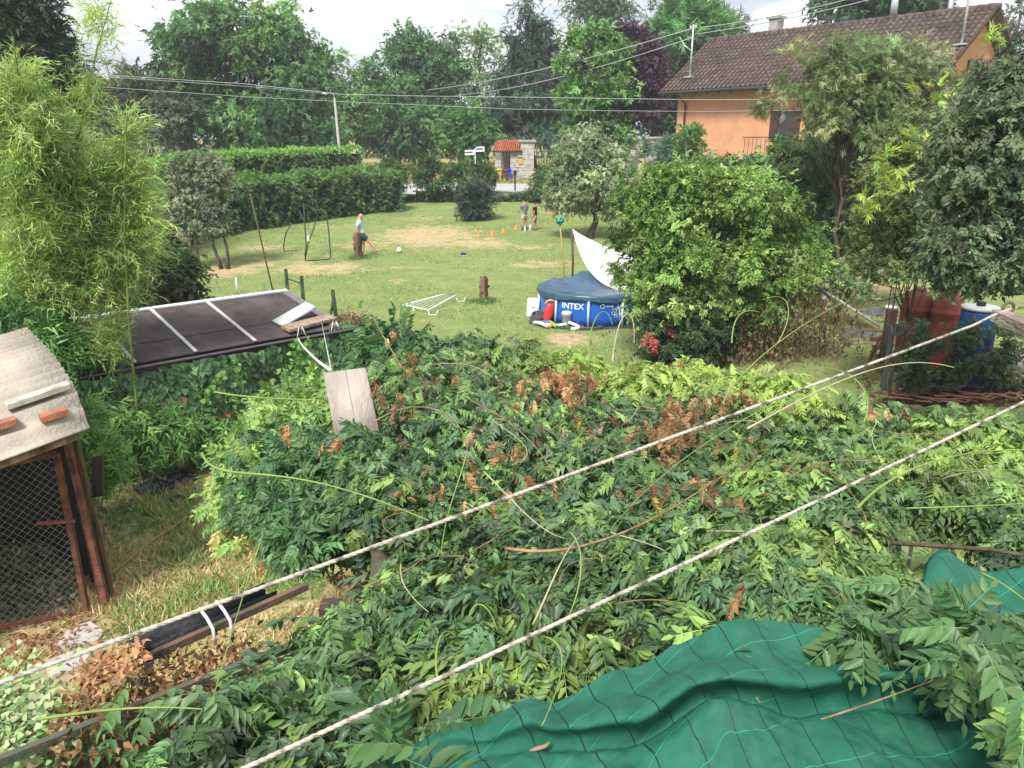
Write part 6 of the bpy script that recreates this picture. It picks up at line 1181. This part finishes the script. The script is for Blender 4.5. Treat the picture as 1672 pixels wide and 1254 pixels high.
# grey board standing in the wisteria
b0, b1, b2, b3 = at(528, 609, 4.75), at(596, 600, 4.75), at(628, 745, 4.55), at(556, 760, 4.55)
g = thing('grey_board', 'weathered grey plywood board standing upright in the wisteria', 'board', (b2 + b3) / 2); Pb = np.array([[b0, b1], [b3, b2]]); bo = MB().grid(Pb, .02).build('panel', mat('grey_ply', (.42, .365, .325), .9, .1, var=.14, scale=5, bump=.3, stretch=(1, 1, .3)), g)
mn = nrm(np.cross(b1 - b0, b3 - b0)); mn = mn if mn[1] < 0 else -mn
MB().tube([b0 * .47 + b1 * .53 + mn * .002, (b0 * .47 + b1 * .53) * .45 + (b3 * .5 + b2 * .5) * .55 + mn * .002], .0012, 4).build('crack', m_iron, g)
# yellow thing below the canopy hole
c = atz(1522, 856, 1.0); g = thing('yellow_table', 'bright yellow tabletop glimpsed through the leaf gap', 'table', (c[0], c[1], 0)); MB().box(c, .75, .6, .03).build('top', mat('yellow_plastic', (.95, .6, .06), .5, var=.03), g)
for sx in (-.4, .4):
    for sy in (-.3, .3): MB().tube([(c[0] + sx * .8, c[1] + sy * .8, 0), (c[0] + sx * .8, c[1] + sy * .8, .98)], .02, 6).build('leg', m_iron, g)
# ------------------------------------------------------------------ wisteria canopy
LL2 = Tpl([(0, 0, 0), (.3, -.2, .05), (.7, -.13, .01), (1, 0, -.14), (.62, .16, .02), (.25, .19, .05)], [(0, 1, 2), (0, 2, 3), (0, 3, 4), (0, 4, 5)])
WC = [compound(LL2, 5, 1.0, .37, 100 + i, .3) for i in range(7)]; WF = [compound(L2, 5, 1.0, .37, 200 + i, .3) for i in range(6)]
WT = [compound(T1, 5, 1.0, .40, 400 + i, .3) for i in range(6)]
WC4 = WF
def inpoly(x, y, poly):
    ins = np.zeros(len(x), bool); n = len(poly); j = n - 1
    for i in range(n):
        xi, yi = poly[i]; xj, yj = poly[j]; c = ((yi > y) != (yj > y)) & (x < (xj - xi) * (y - yi) / (yj - yi + 1e-12) + xi); ins ^= c; j = i
    return ins
def proj(p):
    p = np.atleast_2d(p); dz = p[:, 2] - CAMH; w = p[:, 1] * math.cos(PITCH) - dz * math.sin(PITCH); return 836 + FPX * p[:, 0] / w, 627 - FPX * (p[:, 1] * math.sin(PITCH) + dz * math.cos(PITCH)) / w
ZC = 3.40
outl = [(40, 1420), (150, 1270), (250, 1190), (330, 1120), (400, 1010), (455, 950), (560, 925), (640, 900), (600, 800), (560, 720), (620, 640), (600, 590), (660, 558), (740, 548), (850, 565), (1000, 585), (1140, 570), (1290, 605), (1330, 650), (1450, 665), (1560, 672), (1760, 668)]
poly = [tuple(atz(x, y, ZC)[:2]) for x, y in outl] + [(6.5, 3.5), (4.5, .9), (-1.0, .9)]
NT = 2500; x = rng.uniform(-2, 6.5, 30000); y = rng.uniform(1.0, 7.2, 30000); k = inpoly(x, y, poly) & (np.abs(x) < .76 * y + .5); x, y = x[k], y[k]
def bumpz(x, y): return .09 * np.sin(x * 2.1 + 1.2 * np.sin(y * 1.3)) * np.cos(y * 1.9 + .5) + .05 * np.sin(x * 5.3 + y * 2.1) * np.sin(y * 4.7 - x) + .06 * np.exp(-((x + .6) ** 2 + (y - 5) ** 2) / .8)
z = ZC + bumpz(x, y) - .05
tips = np.stack([x, y, z], 1)
# keep clear: cloth area, hole, second cloth
u_, v_ = proj(tips)
clothpoly = [(600, 1300), (700, 1190), (870, 1150), (900, 1152), (1000, 1100), (1060, 1085), (1185, 1018), (1255, 1015), (1275, 1050), (1360, 1075), (1440, 1110), (1500, 1150), (1600, 1165), (1640, 1180), (1650, 1400), (1000, 1700), (600, 1700)]
kill = np.zeros(len(u_), bool)
HOLES = [clothpoly, [(1440, 818), (1530, 800), (1640, 840), (1640, 912), (1540, 905), (1455, 890)], [(520, 600), (640, 600), (640, 705), (545, 712)]]
kill = inpoly(u_, v_, clothpoly) | inpoly(u_, v_, [(1440, 818), (1530, 800), (1640, 840), (1640, 912), (1540, 905), (1455, 890)]) | inpoly(u_, v_, [(520, 600), (640, 600), (640, 705), (545, 712)]) | inpoly(u_, v_, [(1530, 915), (1600, 898), (1690, 930), (1690, 1015), (1590, 1005)]) | inpoly(u_, v_, [(590, 850), (640, 850), (640, 930), (560, 960), (570, 900)])
HOLES.append([(-60, 1400), (150, 1272), (290, 1165), (400, 1085), (490, 1015), (560, 960), (600, 930), (600, 870), (300, 860), (-60, 1100)]); kill |= inpoly(u_, v_, HOLES[-1])
tips = tips[~kill]; dens = rng.random(len(tips)); area_keep = 2500
# thin out by wanted density: 95 shoot tips a square metre near, 70 far
want = np.where(tips[:, 1] < 3.5, .64, .5); tips = tips[dens < want]
u_, v_ = proj(tips); nt = len(tips)
base = pal([(.055, .12, .042), (.036, .085, .04), (.075, .16, .045), (.045, .1, .05), (.12, .22, .055)], nt, .24, [.27, .27, .2, .16, .1])
patch = .5 + .5 * np.sin(tips[:, 0] * 2.7 + 2 * np.sin(tips[:, 1] * 1.9)); base *= (.85 + .35 * patch)[:, None] * np.array([1.16, 1.03, .88])
def zone(px, py, rx, ry): return np.exp(-(((u_ - px) / rx) ** 2 + ((v_ - py) / ry) ** 2))
yel = np.clip(1.5 * zone(1120, 590, 190, 38) + .9 * zone(1300, 640, 80, 40) + .55 * zone(760, 1100, 110, 45) + .6 * zone(880, 1080, 60, 40) + .6 * zone(560, 560, 80, 60) + .5 * zone(980, 580, 90, 30) + .55 * zone(1600, 730, 160, 60) + .4 * zone(1650, 1150, 80, 90) + .35 * zone(1350, 900, 150, 60) + .5 * zone(1230, 760, 60, 30), 0, 1)
yel = np.clip(yel * (.55 + .9 * rng.random(nt)) * 1.15, 0, 1)[:, None]; base = base * (1 - yel) + np.array([.2, .29, .045]) * (1 + .15 * rng.normal(size=(nt, 1))) * yel
wist = thing('wisteria', 'dense wisteria vine canopy spreading over the pergola', 'vine', (-.3, 3.3, 0))
PARTL = []
cn, cf = Cloud(), Cloud()
for ti in range(nt):
    n_l = rng.integers(5, 9); near = tips[ti, 1] < 2.7; az0 = rng.uniform(0, 2 * math.pi); el = rng.uniform(.0, .3)
    for q in range(n_l):
        az = az0 + q * 2.4 + .3 * rng.normal(); pit = rng.uniform(-.9, .15) - .25 * (q > 4); d = np.array([math.cos(az) * math.cos(pit), math.sin(az) * math.cos(pit), math.sin(pit)])
        up_ = UP + .35 * rng.normal(size=3); L = rng.uniform(.075, .16); p = tips[ti] + np.array([.02 * rng.normal(), .02 * rng.normal(), -.03 * q + .03 * rng.normal()]); col = base[ti] * (1 + .12 * rng.normal()) * (1.0 if q < 5 else .9)
        if near: cn.add(WC, p, d, up_, L, col); 
        else: cf.add(WF if tips[ti, 1] < 3.5 else WT, p, d, up_, L, col)
        if tips[ti, 1] < 2.6: PARTL.append((p, d, up_, L, ti))
# lower layer
nl_ = int(nt * .8); bi = rng.integers(0, nt, nl_); p = tips[bi] + rng.normal(size=(nl_, 3)) * [.12, .12, .0] - UP * rng.uniform(.12, .4, nl_)[:, None]; pu, pv = proj(p); kk = np.zeros(nl_, bool)
for h_ in HOLES: kk |= inpoly(pu, pv, h_)
p = p[~kk]; bi = bi[~kk]; nl_ = len(p); dn = unit(nl_); dn[:, 2] = -.3 - abs(dn[:, 2]) * .5
cf.add(WT, p, dn, unit(nl_) * .3 + UP, .22, base[bi] * .9)
# drapes on the left flank and behind the board, lower than the canopy
def drape(poly_px, n, y0, y1, colors, sc=.2, tp=None, dead=.0, zmin=.2):
    P_ = np.array(poly_px); out = []; xs = rng.uniform(P_[:, 0].min(), P_[:, 0].max(), n * 4); ys = rng.uniform(P_[:, 1].min(), P_[:, 1].max(), n * 4); k = inpoly(xs, ys, poly_px); xs, ys = xs[k][:n], ys[k][:n]
    t_ = (ys - P_[:, 1].min()) / np.ptp(P_[:, 1]); Yd = y1 + (y0 - y1) * t_ + .12 * rng.normal(size=len(xs)) + .18 * np.sin(xs * .035) * np.cos(ys * .03)
    pts = np.array([at(a, b, c_) for a, b, c_ in zip(xs, ys, Yd)]); m_ = len(pts); d = unit(m_) * .8 + [0, -.25, -.45]; cf.add(tp or WF, pts, d, unit(m_) * .4 + [0, -.3, .8], sc * rng.uniform(.75, 1.2, m_), pal(colors, m_, .16)); return pts
DKG = [(.045, .11, .035), (.035, .085, .03), (.065, .14, .04)]; YG = [(.16, .27, .055), (.2, .32, .07), (.11, .2, .05)]
drape([(500, 700), (640, 700), (660, 800), (640, 900), (560, 880), (470, 900), (430, 850), (420, 770)], 2000, 3.6, 4.7, DKG, .15, WC)
drape([(395, 700), (500, 690), (520, 780), (450, 860), (380, 840), (350, 760)], 650, 4.6, 5.8, DKG + YG, .16)
drape([(430, 640), (535, 620), (560, 700), (470, 720), (410, 700)], 1000, 5.6, 6.8, YG, .18)
drape([(350, 760), (400, 740), (420, 850), (400, 890), (350, 860), (340, 820)], 170, 5.2, 6.6, YG + [(.3, .28, .08)], .17)
drape([(460, 850), (530, 870), (500, 900), (460, 900)], 130, 3.5, 3.8, DKG, .14, WC4)
drape([(600, 540), (650, 530), (700, 545), (660, 640), (600, 640)], 700, 5.6, 6.6, DKG, .2)
drape([(180, 1090), (300, 1110), (330, 1160), (240, 1200), (150, 1180)], 26, 2.2, 2.4, DKG, .17, WC)
drape([(1080, 1090), (1180, 1060), (1200, 1010), (1150, 1000), (1060, 1060)], 90, 2.25, 2.4, DKG + YG, .17, WC)
fr = drape([(1340, 1010), (1440, 985), (1660, 1000), (1690, 1085), (1600, 1085), (1520, 1070), (1440, 1050)], 400, 1.95, 2.35, DKG + [(.07, .14, .045)], .145, WC)
drape([(1645, 1100), (1710, 1080), (1715, 1290), (1668, 1260), (1650, 1180)], 60, 1.7, 1.95, [(.13, .22, .05), (.18, .27, .06)] + DKG, .13, WC); drape([(600, 1200), (720, 1160), (700, 1230), (640, 1260)], 34, 1.7, 1.85, DKG, .17, WC)
# dead brown leaf clusters
DB_ = [(.36, .2, .1), (.27, .155, .08), (.43, .29, .16), (.2, .13, .07)]
cd = Cloud(); HANG = [xf(t, (0, 0, 0), (.2, 0, -1), (1, 0, .2)) for t in WF]
for px, py, rx, ry, n_ in ((905, 605, 55, 12, 60), (935, 625, 35, 18, 60), (1105, 665, 26, 22, 60), (1085, 700, 40, 22, 50), (1180, 645, 50, 12, 34), (665, 580, 12, 18, 12), (680, 590, 10, 18, 12), (640, 545, 7, 22, 8), (715, 620, 18, 10, 10), (615, 625, 12, 16, 16), (835, 735, 12, 20, 10), (862, 785, 9, 12, 8), (775, 695, 8, 16, 5), (808, 720, 8, 12, 5), (850, 640, 20, 26, 18), (1150, 780, 30, 14, 14), (1090, 790, 12, 10, 4), (715, 795, 7, 10, 4), (760, 760, 8, 14, 4), (550, 720, 10, 16, 6), (440, 890, 30, 30, 14), (505, 880, 22, 34, 26), (560, 940, 26, 18, 18), (1105, 745, 9, 12, 4), (1210, 960, 6, 20, 3), (1140, 700, 30, 15, 12), (1440, 665, 30, 8, 8), (990, 690, 20, 8, 6), (660, 650, 14, 14, 8), (470, 700, 14, 20, 8)):
    n_ = max(3, int(n_ * .62)); m_ = n_; xs = px + rx * .55 * rng.normal(size=m_); ys = py + ry * .55 * rng.normal(size=m_); pts = np.array([atz(a, b, ZC + .07 + .05 * rng.random()) if not (px < 600) else at(a, b, 3.6 if px > 480 else 4.2) for a, b in zip(xs, ys)])
    cd.add(WF, pts, unit(m_) * .55 + [0, 0, -.85], unit(m_) + [0, -.6, .2], rng.uniform(.06, .11, m_), pal(DB_, m_, .15))
xs = rng.uniform(640, 1300, 110); ys = rng.uniform(585, 820, 110); pts = np.array([atz(a, b, ZC + .08) for a, b in zip(xs, ys)]); cd.add(WF, pts, unit(110) * .6 + [0, 0, -.8], unit(110) + [0, -.6, .2], rng.uniform(.045, .085, 110), pal(DB_ + [(.35, .3, .08)], 110, .2))
# dead litter hanging around the lower left rails
N = 2400; xs = rng.uniform(90, 420, N); ys = 1190 - .32 * (xs - 100) + rng.normal(size=N) * 34; pts = np.array([atz(a, b, 3.22 - .25 * rng.random()) for a, b in zip(xs, ys)]); cd.add([L4, LL], pts, unit(N) + [0, 0, -.6], unit(N) + [0, -.3, .4], rng.uniform(.022, .042, N), pal([(.3, .17, .08), (.2, .11, .055), (.36, .24, .12), (.12, .08, .045)], N, .2))
N = 500; xs = rng.uniform(130, 235, N); ys = 1108 - .38 * (xs - 130) + rng.normal(size=N) * 12; pts = np.array([atz(a, b, 3.27 + .02 * rng.random()) for a, b in zip(xs, ys)]); cd.add([L4], pts, unit(N), unit(N) * .6 + UP, .033, pal([(.38, .22, .11), (.45, .3, .17)], N, .15))
mats = cd.build('dead_leaves', DRYLEAF, wist, 'stuff')
cn.build('near_foliage', LEAFG, wist, 'stuff'); cf.build('far_foliage', LEAFG, wist, 'stuff')
# the most visible compound leaves as parts of their own
vis = [q for q in PARTL if q[0][2] > ZC - .02]; rng.shuffle(vis) if False else None
sel = rng.choice(len(vis), min(300, len(vis)), replace=False); lm = []
for i in range(8):
    c_ = Cloud(); c_.add(WC[i % 7], np.zeros((1, 3)), np.array([[1., 0, 0]]), np.array([[0, 0, 1.]]), 1.0, pal([(.06, .13, .042), (.045, .1, .04), (.08, .17, .05)], 1, .2)); o = c_.build('leaf', LEAFG); lm.append(o.data); bpy.data.objects.remove(o)
for k in sel:
    p, d, up_, L, ti = vis[k]; x_ = nrm(d); y_ = nrm(np.cross(up_, x_)); z_ = np.cross(x_, y_)
    o = bpy.data.objects.new('leaf', lm[int(rng.integers(0, 8))]); COL.objects.link(o); o.parent = wist; o.matrix_parent_inverse = Matrix.Translation(-wist.location)
    M = Matrix(np.stack([x_, y_, z_], 1).tolist()).to_4x4() @ Matrix.Scale(L * 1.05, 4); M.translation = Vector(p + UP * .035); o.matrix_basis = M
# woody stems and whippy shoots
m_vine = mat('vine_tan', (.30, .2, .11), .8, .2, var=.3, scale=12); m_green = mat('shoot_green', (.22, .32, .08), .5, .3, var=.15, bump=0); m_pale = mat('shoot_pale', (.42, .40, .24), .6, .3, var=.15, bump=0)
def shoot(pts, r_, m, nm='shoot', z=ZC + .1, dz=0):
    P_ = [atz(x, y, z + (pz if True else 0)) for x, y, pz in pts]; MB().tube(bez(P_, 22) if len(P_) < 6 else P_, [r_ * (1 - .6 * i / 21) for i in range(22)] if len(P_) < 6 else r_, 6).build(nm, m, wist)
for pts, r_, m in (([(610, 690, 0), (680, 640, .06), (775, 670, .1), (762, 760, .05)], .005, m_vine), ([(762, 740, .05), (750, 790, .02), (728, 830, 0), (720, 905, 0)], .004, m_green), ([(760, 650, .05), (870, 700, .1), (880, 740, .05), (925, 800, .02)], .004, m_vine),
                   ([(790, 770, .05), (850, 830, .1), (880, 870, .05), (925, 880, .0)], .004, m_pale), ([(825, 895, .02), (950, 920, .05), (1060, 860, .08), (1190, 770, .05)], .007, m_vine), ([(870, 1020, .0), (900, 960, .1), (920, 890, .12), (955, 870, .05)], .004, m_pale),
                   ([(930, 868, .1), (965, 900, .1), (945, 980, .05), (922, 1018, 0)], .004, m_green), ([(655, 920, .0), (650, 950, .05), (665, 970, .02), (700, 1000, 0)], .003, m_pale), ([(715, 1110, .05), (705, 1060, .1), (720, 1010, .1), (745, 1040, .05)], .004, m_green),
                   ([(765, 1010, .05), (775, 970, .12), (800, 985, .1), (812, 1030, .05)], .003, m_green), ([(890, 1040, .05), (930, 1050, .12), (925, 1100, .1), (885, 1185, .12)], .0035, m_green), ([(350, 640, .1), (430, 655, .1), (500, 650, .1), (530, 655, .1)], .006, m_green),
                   ([(330, 740, .1), (350, 800, .05), (430, 750, .1), (560, 790, .0), (700, 850, 0)], .006, m_green), ([(430, 870, .05), (400, 960, .0), (370, 1060, 0), (345, 1150, 0)], .003, m_green), ([(1400, 830, .0), (1450, 770, .1), (1550, 730, .1), (1690, 735, .1)], .007, m_green),
                   ([(1560, 770, .0), (1600, 765, .05), (1650, 768, .05), (1700, 768, .05)], .003, m_green), ([(1480, 830, .0), (1550, 828, .03), (1620, 826, .05), (1700, 820, .05)], .004, m_green), ([(1220, 700, .05), (1330, 640, .15), (1450, 570, .2), (1558, 600, .15)], .006, m_pale),
                   ([(1180, 660, .05), (1200, 600, .15), (1330, 510, .3), (1390, 490, .25)], .005, m_green), ([(1270, 560, .1), (1300, 510, .2), (1290, 470, .3), (1245, 490, .3)], .005, m_green), ([(1195, 560, .1), (1195, 520, .2), (1210, 500, .25), (1240, 510, .2)], .006, m_green),
                   ([(1000, 590, .1), (1010, 490, .3), (1040, 500, .2), (1035, 560, .1)], .006, m_pale), ([(960, 575, .05), (965, 510, .2), (990, 490, .2), (1000, 530, .1)], .005, m_green), ([(762, 550, .05), (745, 500, .2), (735, 480, .3), (770, 483, .3)], .005, m_green),
                   ([(655, 600, .05), (640, 570, .1), (625, 550, .15), (610, 520, .2)], .006, m_vine), ([(1340, 1175, .05), (1420, 1150, .1), (1500, 1120, .05), (1580, 1090, .02)], .003, m_vine), ([(60, 1175, -.1), (150, 1160, -.05), (240, 1150, -.05), (330, 1158, -.02)], .005, m_green),
                   ([(1600, 935, .05), (1640, 950, .08), (1672, 980, .05), (1700, 1000, 0)], .004, m_green), ([(1280, 650, .1), (1200, 690, .1), (1080, 760, .05), (1000, 860, .0)], .003, m_green), ([(1410, 690, .0), (1440, 630, .15), (1370, 580, .2), (1300, 610, .1)], .005, m_green)): shoot(pts, r_, m)
for k in range(60):                                     # thin twining stems lying on the leaves
    i = rng.integers(0, nt); a = tips[i] + UP * .02; th = rng.uniform(0, 6.28); L = rng.uniform(.25, .7); h = rng.uniform(.03, .12)
    b = a + np.array([math.cos(th) * L, math.sin(th) * L, -.03]); s1 = rng.normal(size=3) * [.12, .12, 0]
    if not inpoly(b[:1], b[1:2], poly)[0]: continue
    bp, bq = proj(b); ap, aq = proj((a + b) / 2)
    if any(inpoly(bp, bq, H_)[0] or inpoly(ap, aq, H_)[0] for H_ in HOLES): continue
    MB().tube(bez([a, a * .7 + b * .3 + s1 + UP * h, a * .3 + b * .7 - s1 + UP * h, b], 12), [.0028 - .0013 * q / 11 for q in range(12)], 5).build('stem', m_vine if k % 3 else m_pale, wist)
for k in range(26):
    wd = MB()
    a = tips[rng.integers(0, nt)] - UP * .14; b = a + np.array([rng.uniform(.5, 1.4), rng.uniform(-.5, .9), -.02]); 
    if not inpoly(b[:1], b[1:2], poly)[0]: continue
    wd.tube([a, (a + b) / 2 + rng.normal(size=3) * [.1, .1, .03], b], [.009, .01, .006], 6); wd.build('woody_stem', BARK(), wist)
wd = MB()
wd.tube([(-.72, 3.0, 0), (-.6, 3.1, 1.0), (-.7, 2.95, 2.0), (-.6, 3.1, 3.2)], [.07, .06, .055, .04], 9); wd.build('trunk', BARK(), wist)
# variegated ivy at the lower left
cl = Cloud(); N = 1500; xs = np.abs(rng.normal(size=N)) * 55 - 20; ys = 1180 + rng.normal(size=N) * 40 - .2 * xs; pts = np.array([atz(a, b, 3.18 - .12 * rng.random()) for a, b in zip(xs, ys)]); n_ = len(pts)
cl.add(IVY, pts, unit(n_) + [0, -.5, -.2], unit(n_) * .4 + [0, -.3, 1], rng.uniform(.018, .03, n_), pal([(.22, .3, .12), (.3, .35, .18), (.13, .22, .07)], n_, .15))
g = thing('variegated_ivy', 'pale cream edged ivy at the lower left corner', 'ivy', (-1.4, 1.9, 0)); cl.build('foliage', LEAFG, g, 'stuff')
cl = Cloud(); N = 1900; xs = rng.uniform(-30, 330, N); ys = 1215 + rng.normal(size=N) * 35 + (150 - xs) * .1; k = ys > 1262 - .42 * xs - 20; xs, ys = xs[k], ys[k]; pts = np.array([atz(a, b, 2.95 - .25 * rng.random()) for a, b in zip(xs, ys)]); n_ = len(pts)
cl.add(IVY, pts, unit(n_) + [0, -.3, -.3], unit(n_) * .4 + [0, -.4, .9], rng.uniform(.03, .05, n_), pal([(.1, .16, .07), (.16, .22, .1), (.22, .13, .06)], n_, .2))
g = thing('climbing_ivy', 'darker ivy mixed with brown leaves under the lowest rail', 'ivy', (-1.0, 1.7, 0)); cl.build('foliage', LEAFG, g, 'stuff'); MB().tube([(-1.0, 1.7, 0), (-1.05, 1.75, 1.5), (-1.0, 1.8, 2.9)], .02, 6).build('stem', BARK(), g)

print('TRIS', TRIS[0])
